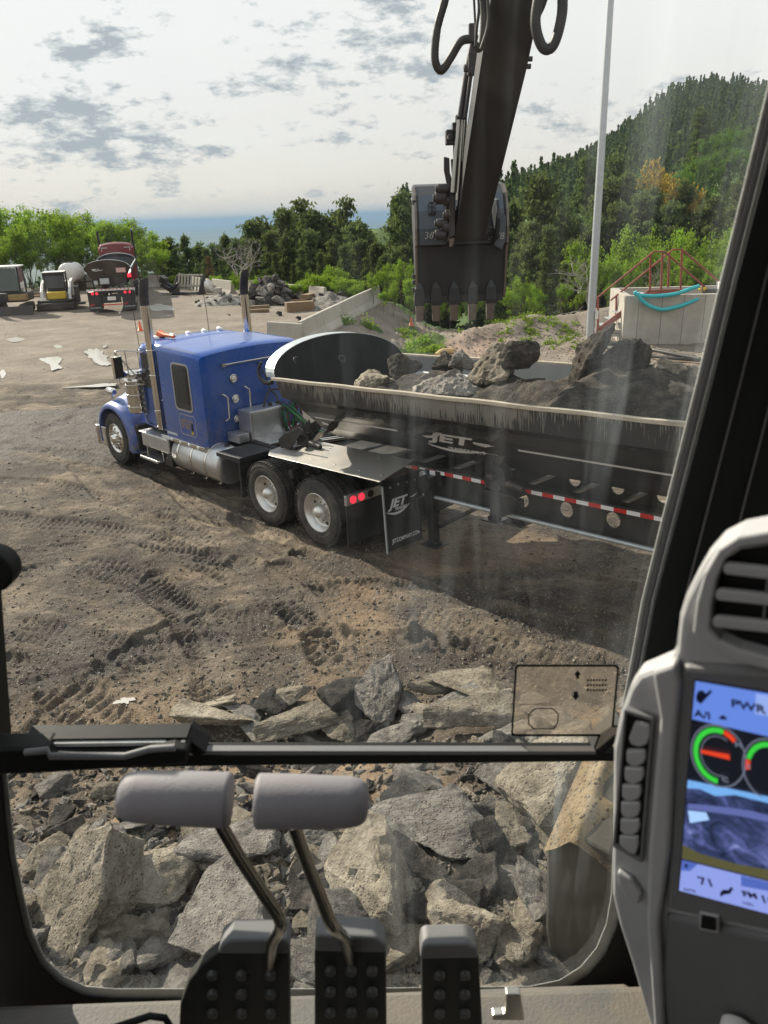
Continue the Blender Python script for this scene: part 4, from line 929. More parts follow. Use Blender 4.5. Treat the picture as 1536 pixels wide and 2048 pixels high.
merge(f, text_mb('TRAILERS', .052, FF @ Matrix.Translation((.09, -.055, 0)), ext=.001, bold=.002)); merge(f, text_mb('JETCOMPANY.COM', .075, FF @ Matrix.Translation((.0, -.50, 0)) @ Matrix.Diagonal((.78, 1.1, 1, 1)), ext=.001, bold=.001))
obj('flap_lettering', f, M['decal'], fl, fixn=False)
f = MB(); f.cyl((2.20, -.9, -.13), (2.225, -.9, -.13), .014, n=8)
for y_ in (-1.05, -.75, -.6): f.cyl((2.20, y_, -.14), (2.232, y_, -.14), .014, n=8)
obj('flap_bolt', f, M['galvanised'], fl)
# landing gear
for s in (-1, 1):
    y_ = s*.62; f = MB(); f.bb(2.48, 2.62, y_-.07, y_+.07, -.55, -.03); f.bb(2.495, 2.605, y_-.055, y_+.055, -.98, -.551); f.bb(2.46, 2.64, y_-.10, y_+.085, -.18, -.02)
    lg = obj('landing_leg', f, M['black_paint'], trailer, .006); f = MB(); f.bb(2.40, 2.70, y_-.13, y_+.13, -1.0, -.98); f.bb(2.46, 2.64, y_-.05, y_+.05, -.979, -.94); obj('foot_plate', f, M['black_paint'], lg, .004)
    f = MB(); f.cyl((2.55, y_, -.30), (2.55, y_, -.31), .02, n=8); f.tube([(2.6, y_, -.5), (3.0, y_*.9, -.30)], .022, 8); f.tube([(2.6, y_*.9, -.75), (3.35, s*.45, -.31)], .026, 8); obj('leg_brace', f, M['black_paint'], lg)
f = MB(); f.tube([(2.50, -.66, -.30), (2.40, -.74, -.33), (2.40, -.74, -.72), (2.44, -.80, -.75), (2.56, -.80, -.75)], .012, 8); f.cyl((2.55, -.75, -.12), (2.55, -.69, -.12), .10, n=18); obj('crank', f, M['black_paint'], trailer)
f = MB(); f.cyl((2.55, -.55, -.36), (2.55, .55, -.36), .03, n=10); obj('cross_shaft', f, M['black_paint'], trailer)
f = MB(); f.bb(3.48, 3.60, -.12, .0, -.62, -.32); f.bb(3.38, 3.70, -.2, .08, -.64, -.62); f.tube([(3.5, -.1, -.58), (3.0, -.3, -.34)], .03, 8); obj('support_foot', f, M['black_paint'], trailer, .005)
# control box with labels and round gauge
f = MB(); f.bb(2.28, 2.72, -.60, -.529, -.16, .045); bx = obj('control_panel', f, M['black_paint'], trailer, .005)
f = MB(); f.cyl((2.42, -.60, -.04), (2.42, -.63, -.04), .06, n=24); f.torus((2.42, -.63, -.04), (0, 1, 0), .05, .012, 24); f.dome((2.42, -.625, -.04), (0, -1, 0), .03, .015); obj('gauge', f, M['galvanised'], bx)
f = MB()
for a, b, c_, d in ((2.33, 2.43, .028, .044), (2.52, 2.62, -.02, .04), (2.52, 2.64, -.09, -.03), (2.34, 2.48, -.135, -.115)): f.prism([(a, -.6005, c_), (b, -.6005, c_), (b, -.6005, d), (a, -.6005, d)], (0, -.0015, 0))
obj('instruction_label', f, M['decal'], bx)
# trailer axles at the rear end (behind the cab pillar)
for x in (8.6, 9.85):
    for yf_, inw in ((-1.2, 1), (-.9, 1), (1.2, -1), (.9, -1)):
        c_ = Vector((x, yf_, -.62)); w_ = obj('wheel', tyre_mb(c_, (0, inw, 0), .5, .26, False), M['rubber'], trailer); obj('rim', rim_rear(c_+Vector((0, inw*.012, 0)), (0, inw, 0), .96), M['steel_wheel'], w_)
f = MB()
for x in (8.6, 9.85): f.cyl((x, -.65, -.62), (x, .65, -.62), .07, n=12); f.bb(x-.3, x+.3, -.52, -.44, -.6, -.33); f.bb(x-.3, x+.3, .44, .52, -.6, -.33)
obj('axle', f, M['chassis'], trailer)

# ---------------------------------------------------------------- rocks
def rock_mesh(name, seed, dims=(1, 1, 1), npts=14, rough=.05, cuts=4, box=.75):
    r_ = random.Random(seed); bm = bmesh.new()
    for i in range(npts):
        v = Vector((r_.uniform(-1, 1), r_.uniform(-1, 1), r_.uniform(-1, 1)))
        mx = max(abs(v.x), abs(v.y), abs(v.z)); v = v/mx*(box+(1-box)*r_.random()) if r_.random() < .85 else v.normalized()
        bm.verts.new((v.x*dims[0]/2, v.y*dims[1]/2, v.z*dims[2]/2))
    h = bmesh.ops.convex_hull(bm, input=bm.verts)
    bmesh.ops.delete(bm, geom=[v for v in bm.verts if not v.link_faces], context='VERTS')
    bmesh.ops.bevel(bm, geom=list(bm.edges), offset=.03, segments=1, affect='EDGES', clamp_overlap=True)
    bmesh.ops.triangulate(bm, faces=bm.faces)
    for _ in range(cuts):
        le = [e for e in bm.edges if e.calc_length() > .062]
        if le: bmesh.ops.subdivide_edges(bm, edges=le, cuts=1, use_grid_fill=False); bmesh.ops.triangulate(bm, faces=[f_ for f_ in bm.faces if len(f_.verts) > 3])
    bm.normal_update(); o_ = Vector((seed*3.1, seed*1.7, 0)); mv = []
    for v in bm.verts:
        a = mnoise.fractal(v.co*2.5+o_, 1.0, 2.0, 2)*rough*.6 + mnoise.fractal(v.co*13+o_, 1.0, 2.0, 3)*rough*.42 - rough*.5*max(0, mnoise.noise(v.co*6+o_)-.15)
        mv.append(v.normal*a)
    for v, d_ in zip(bm.verts, mv): v.co += d_
    bmesh.ops.recalc_face_normals(bm, faces=bm.faces)
    me_ = bpy.data.meshes.new(name); bm.to_mesh(me_); bm.free(); me_.polygons.foreach_set('use_smooth', [True]*len(me_.polygons))
    try: me_.set_sharp_from_angle(angle=R(24))
    except Exception: pass
    return me_
def rock_mat(name, lo, mid, hi, s=1.0, stones=.85):
    m_ = bpy.data.materials.new(name); m_.use_nodes = True; t = m_.node_tree; b = t.nodes['Principled BSDF']
    tcn = N(t, 'ShaderNodeTexCoord'); oi = N(t, 'ShaderNodeObjectInfo'); va = N(t, 'ShaderNodeVectorMath', operation='ADD'); LK(t, tcn.outputs['Object'], va.inputs[0])
    cb = N(t, 'ShaderNodeCombineXYZ'); LK(t, mth(t, 'MULTIPLY', oi.outputs['Random'], 37.0), cb.inputs[0]); LK(t, cb.outputs[0], va.inputs[1]); vec = va.outputs[0]
    def nz(sc_, d=6.0, r=.6): n = N(t, 'ShaderNodeTexNoise', i_Scale=sc_*s, i_Detail=d, i_Roughness=r); LK(t, vec, n.inputs['Vector']); return n.outputs[0]
    c = ramp(t, [(.36, lo), (.5, mid), (.62, hi)], nz(3.4, 10, .75)).outputs[0]
    vo = N(t, 'ShaderNodeTexVoronoi', i_Scale=46.0*s); LK(t, vec, vo.inputs['Vector']); vc = N(t, 'ShaderNodeSeparateColor'); LK(t, vo.outputs['Color'], vc.inputs[0])
    st = ramp(t, [(0, (.05, .045, .045)), (.4, (.20, .16, .13)), (.75, (.34, .28, .22)), (1, (.6, .56, .5))], vc.outputs[0]).outputs[0]
    sm_ = mth(t, 'MULTIPLY', ramp(t, [(.38, (0, 0, 0)), (.5, (1, 1, 1))], vc.outputs[1]).outputs[0], ramp(t, [(.25, (1, 1, 1)), (.45, (0, 0, 0))], vo.outputs['Distance']).outputs[0])
    sm_ = mth(t, 'MULTIPLY', sm_, ramp(t, [(.36, (0, 0, 0)), (.5, (1, 1, 1))], nz(1.4, 3)).outputs[0])
    c = mixc(t, mth(t, 'MULTIPLY', sm_, stones), c, st)
    hs = N(t, 'ShaderNodeHueSaturation'); LK(t, mth(t, 'MULTIPLY_ADD', oi.outputs['Random'], .5, .75), hs.inputs['Value']); LK(t, c, hs.inputs['Color'])
    LK(t, hs.outputs[0], b.inputs['Base Color']); b.inputs['Roughness'].default_value = .93; b.inputs['Specular IOR Level'].default_value = .25
    hg = mth(t, 'ADD', mth(t, 'MULTIPLY', nz(11, 8, .72), 1.2), mth(t, 'MULTIPLY', sm_, .35))
    bn = N(t, 'ShaderNodeBump', i_Strength=1.0, i_Distance=.045); bn.inputs['Distance'].default_value = .075; LK(t, hg, bn.inputs['Height']); LK(t, bn.outputs[0], b.inputs['Normal']); return m_
M['rock_grey'] = rock_mat('rock_grey', (.12, .112, .102), (.27, .25, .225), (.42, .39, .345))
M['rock_tan'] = rock_mat('rock_tan', (.17, .145, .108), (.36, .312, .24), (.50, .445, .355))
M['rock_dark'] = rock_mat('rock_dark', (.022, .021, .021), (.055, .051, .047), (.13, .115, .10), stones=.3)
M['soil_dark'] = rock_mat('soil_dark', (.034, .030, .026), (.080, .070, .058), (.17, .145, .115), s=1.3, stones=.3)
RK = [rock_mesh('rock_a%d' % i, 20+i, d, n, .05) for i, (d, n) in enumerate([((1, .8, .5), 12), ((1, .75, .38), 14), ((1.1, .8, .7), 12), ((.9, .9, .8), 16), ((1.2, .7, .35), 11), ((1, .6, .55), 13), ((.8, .8, .65), 20), ((1.2, .9, .30), 10)])]
RKL = [rock_mesh('rock_l%d' % i, 120+i, d, n, .085) for i, (d, n) in enumerate([((1, .8, .5), 12), ((1, .75, .45), 12), ((1.1, .8, .7), 11), ((.9, .9, .8), 12), ((1.25, .75, .42), 10), ((1, .8, .5), 13), ((.8, .8, .65), 22)])]
RKS = [rock_mesh('rock_s%d' % i, 60+i, d, 11, .06, 1) for i, d in enumerate([(1, .8, .55), (1, .7, .4), (.9, .9, .7), (1.1, .8, .8)])]
def put_rock(name, mesh_, m_, p, s, rot, label, cat='rubble chunk', group=None):
    me_ = mesh_ if mesh_.materials and mesh_.materials[0] == m_ else mesh_.get('x') and None
    key = (mesh_.name, m_.name)
    if key not in _rk: k = mesh_.copy(); k.materials.clear(); k.materials.append(m_); _rk[key] = k
    o = bpy.data.objects.new(name, _rk[key]); col.objects.link(o); o.location = p; o.scale = s if hasattr(s, '__len__') else (s, s, s); o.rotation_euler = rot
    return tag(o, label, cat, group)
_rk = {}
# load in the tub: dark soil heap with big lumps of broken paving on it
def TP(x, y, z_): return MTL @ Vector((x, y, z_))
f = MB(); rows = []
hx_ = [.9, 1.2, 1.6, 2.0, 2.4, 2.8, 3.2, 3.6, 4.0, 4.4, 4.8, 5.2, 5.6, 6.0, 6.6, 7.4, 8.4, 9.5, 10.4, 10.8]
hz_ = [.62, .95, 1.12, 1.12, 1.12, 1.08, 1.10, 1.12, 1.16, 1.24, 1.38, 1.40, 1.38, 1.32, 1.2, 1.15, 1.2, 1.1, .9, .7]
for x in np.arange(.8, 10.8, .07):
    zc = float(np.interp(x, hx_, hz_)); row = []
    for u in np.linspace(-1, 1, 45):
        y_ = u*1.20; z_ = zc*(1-.18*u*u)-(.16*u*u) + .16*mnoise.fractal(Vector((x*1.6, y_*1.6, 3)), 1, 2, 4) + .03*mnoise.noise(Vector((x*9, y_*9, 1)))
        if abs(u) > .9: z_ = min(z_, 1.05)
        row.append(TP(x, y_, min(z_, 1.65)))
    rows.append(row)
f.sheet(rows, 0, True); pts_ = f.v; I = None
o = obj('soil_heap', f, M['soil_dark'], None); tag(o, 'dark crumbly soil heaped along the inside of the black trailer tub', 'soil')
TL_ = [(1.35, -.35, 1.08, .80, 'rock_tan', 0, (.1, -.2, .3), 'tan topped broken slab lying nearest the arched bulkhead in the tub'),
 (1.15, .35, 1.12, .60, 'soil_dark', 3, (.5, .2, 1.3), 'dark lump wedged against the bulkhead behind the tan slab in the tub'),
 (1.75, .55, 1.22, .62, 'soil_dark', 2, (.3, .5, .4), 'dark upright lump by the far rim just right of the bulkhead'),
 (2.15, -.1, 1.10, .50, 'rock_grey', 1, (.4, .1, 2.0), 'small grey wedge between the tan slab and the pale grey slab in the tub'),
 (2.35, .35, 1.30, .55, 'rock_grey', 0, (.2, .3, .8), 'grey block lying on top behind the pale slab in the tub'),
 (2.62, -.30, 1.13, 1.05, 'rock_grey', 4, (.15, .1, .3), 'large pale grey slab leaning in the middle front of the tub'),
 (3.15, .1, 1.22, .85, 'rock_tan', 3, (.6, .4, .2), 'big tan faced block at the foot of the rounded boulder in the tub'),
 (3.45, .15, 1.48, .62, 'soil_dark', 6, (.1, .2, .9), 'rounded boulder perched on top in the middle of the tub'),
 (3.75, .0, 1.12, .5, 'soil_dark', 2, (.2, .1, 2.), 'low dark lump to the right of the rounded boulder in the tub'),
 (4.50, .0, 1.50, .95, 'soil_dark', 4, (.25, -.95, .25), 'tallest tilted slab standing above the rear half of the tub'),
 (4.95, .1, 1.30, .9, 'soil_dark', 3, (.5, .6, .1), 'broad dark lump behind the tallest tilted slab in the tub'),
 (5.45, .1, 1.38, .45, 'rock_tan', 6, (.1, .5, .4), 'small tan lump on top near the window pillar end of the tub'),
 (5.75, -.3, 1.22, .6, 'rock_tan', 2, (.3, .1, .4), 'brownish block at the near rim beside the window pillar'),
 (4.05, -.45, 1.10, .45, 'soil_dark', 0, (.3, .1, .4), 'flat dark lump by the near rim left of the tallest slab')]
RT = MTL.to_3x3()
for x, y_, z_, s, mk, mi_, e, lb in TL_:
    o = put_rock('rubble_chunk', RKL[mi_], M[mk], TP(x, y_, z_), s*.92, (RT @ __import__('mathutils').Euler(e).to_matrix()).to_euler(), lb, group='chunks loaded in the trailer')
# ---------------------------------------------------------------- vegetation
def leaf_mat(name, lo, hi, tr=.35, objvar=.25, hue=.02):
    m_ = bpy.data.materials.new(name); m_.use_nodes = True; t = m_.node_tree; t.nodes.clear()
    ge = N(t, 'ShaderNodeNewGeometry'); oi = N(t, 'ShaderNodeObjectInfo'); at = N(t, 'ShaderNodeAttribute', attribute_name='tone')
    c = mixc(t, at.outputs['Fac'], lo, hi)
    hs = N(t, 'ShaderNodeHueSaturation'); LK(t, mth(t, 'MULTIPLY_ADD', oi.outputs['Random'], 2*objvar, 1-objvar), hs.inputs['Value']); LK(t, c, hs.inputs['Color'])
    LK(t, mth(t, 'MULTIPLY_ADD', oi.outputs['Random'], hue*2, .5-hue), hs.inputs['Hue'])
    d = N(t, 'ShaderNodeBsdfDiffuse'); LK(t, hs.outputs[0], d.inputs[0]); tl = N(t, 'ShaderNodeBsdfTranslucent')
    LK(t, mixc(t, .5, hs.outputs[0], (hi[0]*1.1, hi[1]*1.2, hi[2]*.5)), tl.inputs[0])
    mx = N(t, 'ShaderNodeMixShader'); mx.inputs[0].default_value = tr; LK(t, d.outputs[0], mx.inputs[1]); LK(t, tl.outputs[0], mx.inputs[2])
    o = N(t, 'ShaderNodeOutputMaterial'); LK(t, mx.outputs[0], o.inputs[0]); return m_
M['pine'] = leaf_mat('pine_needles', (.028, .046, .022), (.16, .195, .085), .32)
M['pine_far'] = leaf_mat('far_pine_needles', (.045, .075, .048), (.15, .20, .10), .25)
M['leaf'] = leaf_mat('spring_leaves', (.07, .13, .022), (.25, .36, .06), .45, .2, .015)
M['leaf_dark'] = leaf_mat('green_leaves', (.04, .08, .02), (.13, .22, .05), .4)
M['pine_brown'] = leaf_mat('dying_needles', (.08, .05, .03), (.22, .14, .08), .2)
M['leaf_orange'] = leaf_mat('orange_leaves', (.15, .095, .02), (.34, .22, .05), .4)
M['bark'] = mat('bark', (.10, .075, .055), .95, dirt=(.05, .04, .03), dirt_s=6, bump=.4, bump_s=12)
M['deadwood'] = mat('dead_wood', (.33, .30, .27), .9, dirt=(.16, .14, .12), dirt_s=5)
def leaves(name, cen, size, tone, r_, elong=1.6, mb=None, flat=0.0):
    n = len(cen); a = r_.normal(size=(n, 3)); a[:, 2] *= (1-flat) ; a /= np.linalg.norm(a, axis=1)[:, None]; b = r_.normal(size=(n, 3)); b -= a*(a*b).sum(1)[:, None]; b /= np.linalg.norm(b, axis=1)[:, None]
    s = size*(.6+.8*r_.random(n)); a = a*(s*elong*.5)[:, None]; b = b*(s*.5)[:, None]
    v = np.stack([cen-a*.9-b*.35, cen-a*.2+b, cen+a, cen+a*.1-b], 1).reshape(-1, 3)
    me_ = bpy.data.meshes.new(name); me_.vertices.add(4*n); me_.vertices.foreach_set('co', v.ravel()); me_.loops.add(4*n); me_.polygons.add(n)
    me_.loops.foreach_set('vertex_index', np.arange(4*n)); me_.polygons.foreach_set('loop_start', np.arange(n)*4); me_.polygons.foreach_set('loop_total', np.full(n, 4)); me_.update()
    at = me_.attributes.new('tone', 'FLOAT', 'POINT'); at.data.foreach_set('value', np.repeat(np.clip(tone, 0, 1), 4).astype(np.float32)); return me_
def pine_proto(seed, H_=10.0, w_=2.3, low=.22, n_tuft=320, per=22, size=.15, sparse=0.0, mk='pine'):
    r_ = np.random.default_rng(seed); tr = MB(); bend = r_.normal(size=2)*.15
    tr.tube([(bend[0]*t_*t_, bend[1]*t_*t_, H_*t_) for t_ in np.linspace(0, .97, 9)], lambda u: .17*(1-u)**.8+.02, 8)
    cen = []; tone = []; nb = int(n_tuft/6)
    irr = r_.random(24)
    for i in range(nb):
        u = low+(1-low)*(i+r_.random())/nb; az = r_.random()*6.283; k = int(az/6.283*8)
        L_ = w_*(1-((u-low)/(1-low)))**.85*(.35+.9*irr[(k+int(u*12)*5) % 24])*(.7+.5*r_.random())+.22
        if r_.random() < sparse: continue
        rise = .15+.5*u; base = np.array([bend[0]*u*u, bend[1]*u*u, u*H_]); d_ = np.array([math.cos(az), math.sin(az), rise*.55-.15])
        if L_ > .8: tr.tube([tuple(base), tuple(base+d_*L_*.5), tuple(base+d_*L_*.9+np.array([0, 0, .1*L_]))], lambda q: .035*(1-q)+.008, 4)
        for j in range(6):
            q = .35+.68*r_.random(); off = r_.normal(size=3)*np.array([.28, .28, .16])*(.5+q*.6); c_ = base+d_*L_*q+off; c_[2] += .12*L_*q*q
            tn = .25+.5*r_.random()
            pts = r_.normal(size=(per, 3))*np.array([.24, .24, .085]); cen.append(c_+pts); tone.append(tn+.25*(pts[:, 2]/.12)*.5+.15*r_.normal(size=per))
    tp = np.array([bend[0], bend[1], H_*.97]); cen.append(tp+r_.normal(size=(per*3, 3))*np.array([.18, .18, .35])); tone.append(np.full(per*3, .6))
    me_ = leaves('crown', np.concatenate(cen), size, np.concatenate(tone), r_, 2.0); me_.materials.append(M[mk]); tm = tr.mesh('trunk'); tm.materials.append(M['bark']); return tm, me_
def broad_proto(seed, H_=7.0, w_=2.6, ncl=125, per=40, size=.115, low=.15, mk='leaf', trunk='bark', multi=3, cl=.42):
    r_ = np.random.default_rng(seed); rr = random.Random(seed); tr = MB(); ends = []
    def grow(p, d, L_, rad, dep):
        q = p+d*L_*.5+Vector((rr.gauss(0, .06), rr.gauss(0, .06), 0))*L_; e = q+(d+Vector((rr.gauss(0, .18), rr.gauss(0, .18), .12))).normalized()*L_*.5
        tr.tube([p, q, e], [rad, rad*.8, rad*.6], 5 if dep else 7, cap=False)
        if dep >= 1: ends.append((e, dep)); ends.append((q, dep))
        if dep < 4:
            for k in range(rr.choice((2, 3, 3))):
                nd = (d+Vector((rr.gauss(0, .6), rr.gauss(0, .6), rr.gauss(.15, .3)))).normalized(); grow(e, nd, L_*rr.uniform(.55, .8), rad*.55, dep+1)
    for k in range(multi):
        a = 6.28*k/multi+rr.random(); sp_ = .45*w_/H_ if multi > 1 else .05
        grow(Vector((0, 0, 0)), Vector((math.cos(a)*sp_*2, math.sin(a)*sp_*2, 1)).normalized(), H_*.30, .04*H_/3/math.sqrt(multi), 0)
    E = np.array([tuple(e) for e, _ in ends]); mx = E[:, 2].max(); sc_ = (H_*.95)/mx; rad = np.hypot(E[:, 0], E[:, 1]); sxy = w_/max(np.percentile(rad, 92), .1)
    S = np.array([sxy, sxy, sc_]); tr.v = [tuple(np.array(v)*S) for v in tr.v]; E = E*S
    E = E[E[:, 2] > low*H_]; idx = r_.integers(0, len(E), ncl); cen = []; tone = []
    for i in idx:
        c_ = E[i]+r_.normal(size=3)*.14; s_ = cl*(.5+.8*r_.random()); pts = r_.normal(size=(per, 3))*s_*np.array([1, 1, .75])*.6
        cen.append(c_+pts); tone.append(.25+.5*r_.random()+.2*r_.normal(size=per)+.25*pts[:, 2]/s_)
    me_ = leaves('crown', np.concatenate(cen), size, np.concatenate(tone), r_, 1.3); me_.materials.append(M[mk]); tm = tr.mesh('trunk'); tm.materials.append(M[trunk]); return tm, me_
PINES = [pine_proto(1), pine_proto(2, w_=1.9, low=.3, n_tuft=260), pine_proto(3, w_=2.7, low=.15, n_tuft=400), pine_proto(4, w_=1.6, low=.42, n_tuft=170, sparse=.25), pine_proto(5, w_=2.2, low=.05, n_tuft=380)]
BROAD = [broad_proto(11), broad_proto(12, ncl=120, w_=2.2), broad_proto(13, ncl=190, w_=3.0, multi=4), broad_proto(14, ncl=80, w_=1.8, multi=2, low=.3)]
BUSH = [broad_proto(21, 3.0, 1.7, 150, 45, .10, .02, multi=5, cl=.34), broad_proto(22, 3.0, 1.3, 110, 45, .09, .02, multi=6, cl=.28)]
BROADD = [broad_proto(31, mk='leaf_dark', ncl=170), broad_proto(32, mk='leaf_dark', w_=3.0, ncl=200, multi=4)]
PBR = [pine_proto(41, w_=2.0, low=.1, n_tuft=220, mk='pine_brown')]; ORG = [broad_proto(42, 5, 2.0, 120, 50, .13, .1, 'leaf_orange')]
def small_conifer(seed, mk='pine_far', n=420, H_=10., w_=2.1, size=.5):
    r_ = np.random.default_rng(seed); u = r_.random(n)**1.25; a = r_.random(n)*6.283; irr = r_.random(40)
    q = w_*(1-u)**.8*(.45+.6*irr[((a/6.283*5).astype(int)+(u*8).astype(int)*5) % 40])*np.sqrt(.25+.75*r_.random(n))
    cen = np.stack([np.cos(a)*q, np.sin(a)*q, .08*H_+u*.92*H_-.12*q], 1); me_ = leaves('crown', cen, size, .2+.6*irr[((a/6.283*5).astype(int)*3+(u*12).astype(int)) % 40]+.15*r_.normal(size=n), r_, 1.5)
    me_.materials.append(M[mk]); tr = MB(); tr.tube([(0, 0, 0), (0, 0, H_*.9)], lambda q_: .16*(1-q_)+.02, 5); tm = tr.mesh('trunk'); tm.materials.append(M['bark']); return tm, me_
SMALL = [small_conifer(51), small_conifer(52, w_=1.7), small_conifer(53, w_=2.6), small_conifer(54, w_=2.2)]
SBR = [small_conifer(55, 'leaf_dark', w_=3.0), small_conifer(56, 'leaf', w_=3.0)]
HT = {id(p): max(v.co.z for v in p[1].vertices) for L_ in (PINES, BROAD, BUSH, BROADD, PBR, ORG, SMALL, SBR) for p in L_}
def plant(proto, x, y, h, name, label, cat, group=None, wid=1.0, sink=.15):
    tm, cm = proto; s = h/HT[id(proto)]; z_ = HZ(x, y)-sink*min(1, s)
    r_ = random.random()*6.28; Mx = Matrix.Translation((x, y, z_)) @ Matrix.Rotation(r_, 4, 'Z') @ Matrix.Diagonal((s*wid, s*wid, s, 1))
    e = bpy.data.objects.new(name, None); col.objects.link(e); e.matrix_world = Mx; tag(e, label, cat, group)
    for nm, me_ in (('trunk', tm), ('crown', cm)): o = bpy.data.objects.new(nm, me_); col.objects.link(o); o.parent = e
    return e
def at_px(px, pytop, yd):
    p = Y(px, pytop, yd); q = p
    for _ in range(3):
        # the column under the tree top, straight down
        pass
    return p.x, p.z
def tree_px(proto, px, top, yd, *a, **k):
    x, zt = at_px(px, top, yd); h = zt-HZ(x, yd); h = max(h, .8); return plant(proto, x, yd, h, *a, **k)
random.seed(3)
PL = 'dark ponderosa pine in the grove beyond the concrete barriers'
for px, top, yd, k, w_ in [(490, 428, 72, 2, 1), (522, 424, 78, 0, 1.1), (560, 402, 70, 2, .9), (587, 418, 82, 0, 1), (640, 404, 74, 2, 1), (665, 412, 80, 0, 1.1), (705, 428, 70, 2, 1), (815, 412, 62, 2, .8), (835, 425, 66, 0, .9),
    (300, 470, 75, 0, .9), (335, 466, 82, 1, 1), (368, 462, 72, 2, .7), (390, 478, 78, 0, .9), (425, 478, 84, 1, 1), (455, 458, 76, 2, .6), (470, 470, 70, 0, .9), (410, 492, 68, 4, .8), (735, 455, 72, 4, .9), (760, 470, 66, 2, .8), (785, 458, 74, 0, .9), (720, 470, 62, 4, .8),
    (620, 450, 64, 4, .9), (540, 455, 64, 4, 1), (575, 462, 62, 2, .8), (505, 470, 66, 4, .9), (660, 468, 60, 2, .8), (690, 480, 58, 4, .8), (600, 492, 58, 4, .8), (640, 500, 56, 4, .8), (550, 500, 60, 4, .8), (460, 500, 64, 4, .8), (350, 492, 66, 4, .8), (810, 480, 58, 4, .8), (770, 500, 56, 4, .7), (730, 510, 54, 4, .7), (315, 500, 68, 4, .8), (440, 515, 62, 4, .7), (500, 520, 60, 4, .7), (585, 525, 56, 4, .7), (670, 530, 54, 4, .7)]:
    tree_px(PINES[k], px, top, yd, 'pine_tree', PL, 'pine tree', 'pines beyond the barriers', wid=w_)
tree_px(PINES[3], 604, 388, 76, 'pine_tree', 'thin crowned pale pine sticking up tallest on the left of the centre grove', 'pine tree', 'pines beyond the barriers', wid=.9)
tree_px(PINES[3], 688, 384, 72, 'pine_tree', 'slim sparse pine whose tip is highest on the right of the centre grove', 'pine tree', 'pines beyond the barriers', wid=.7)
tree_px(PINES[1], 800, 368, 60, 'pine_tree', 'tall pine standing just left of the excavator bucket', 'pine tree', 'pines beyond the barriers', wid=.7)
tree_px(PBR[0], 415, 508, 62, 'dying_pine', 'small brown dying pine behind the concrete barriers', 'pine tree', wid=.9)
LL = 'bright green leafy tree along the back edge of the gravel yard'
for px, top, yd, k, w_ in [(-25, 415, 68, 0, 1), (20, 412, 69, 2, 1.1), (62, 424, 66, 0, .9), (100, 420, 68, 1, 1.1), (135, 432, 66, 2, .9), (170, 430, 68, 0, .9), (205, 452, 66, 1, 1), (232, 440, 66, 1, 1), (258, 446, 67, 0, 1), (285, 468, 64, 2, .8), (40, 455, 64, 2, 1), (120, 462, 64, 2, .9), (180, 470, 63.5, 0, .9), (0, 470, 63, 2, 1), (80, 480, 63.5, 0, 1), (310, 505, 61, 1, .9), (225, 492, 63.5, 2, .8), (150, 500, 64, 2, .9), (275, 510, 62, 0, .8), (45, 500, 64, 0, .9), (-30, 500, 62, 0, .9)]:
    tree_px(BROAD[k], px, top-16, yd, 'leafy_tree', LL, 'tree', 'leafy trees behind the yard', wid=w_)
BL = 'yellow green bush in front of the dark pines'
for px, top, yd, k, w_ in [(430, 548, 58, 0, .9), (480, 540, 52, 1, .9), (522, 548, 50, 0, .8), (560, 558, 48.5, 1, 1.1), (590, 562, 47.5, 0, .9), (640, 540, 47, 0, .9), (660, 524, 50, 1, 1.0), (690, 548, 45.5, 0, .9), (620, 550, 49, 0, 1), (355, 545, 60, 0, .9), (330, 550, 60, 1, 1), (720, 560, 44, 1, 1)]:
    tree_px(BUSH[k], px, top, yd, 'green_bush', BL, 'bush', 'bushes behind the barriers', wid=w_)
for px, top, yd, k, w_ in [(745, 540, 42.5, 0, .6), (770, 520, 44, 2, .6), (800, 512, 45, 0, .6), (825, 545, 41, 1, .7), (785, 555, 41, 2, .55), (850, 560, 41, 0, .6), (900, 560, 41.5, 1, .7), (940, 565, 41, 2, .6), (765, 580, 40.5, 1, .6), (820, 585, 40, 1, .5), (880, 585, 40.5, 0, .5)]:
    tree_px(BROAD[k], px, top, yd, 'willow', 'pale yellow green willow thicket behind the earth bank near the bucket', 'willow', 'willows behind the bank', wid=w_)
for px, top, yd, k, w_ in [(1040, 545, 40, 0, .6), (1075, 562, 41, 2, .6), (1020, 575, 39.5, 1, .7), (1060, 590, 39, 0, .6)]:
    tree_px(BROAD[k], px, top, yd, 'bright_bush', 'bright lime green bush on the bank between bucket and tall pole', 'bush', 'lime bushes left of the pole', wid=w_)
for px, top, yd, k, w_ in [(1165, 470, 46, 3, .7), (1185, 500, 42, 0, .5), (1255, 440, 46, 0, .6), (1285, 455, 45, 2, .55), (1340, 440, 47, 2, .6), (1375, 450, 45, 0, .7), (1415, 480, 44, 1, .7), (1450, 440, 46, 0, .7), (1500, 450, 44, 2, .7), (1310, 480, 43, 1, .7), (1390, 500, 41, 1, .8), (1230, 505, 42, 1, .7), (1270, 520, 41, 0, .5), (1130, 560, 41, 1, .6), (1160, 575, 40, 0, .5), (1360, 520, 40, 0, .6), (1220, 560, 39, 1, .5), (1430, 520, 40, 1, .7)]:
    tree_px(BROAD[k], px, top, yd, 'light_green_tree', 'light green leafy tree behind the red stair railings', 'tree', 'leafy trees behind the stairs', wid=w_)
RL = 'dark pine at the foot of the hill right of the excavator arm'
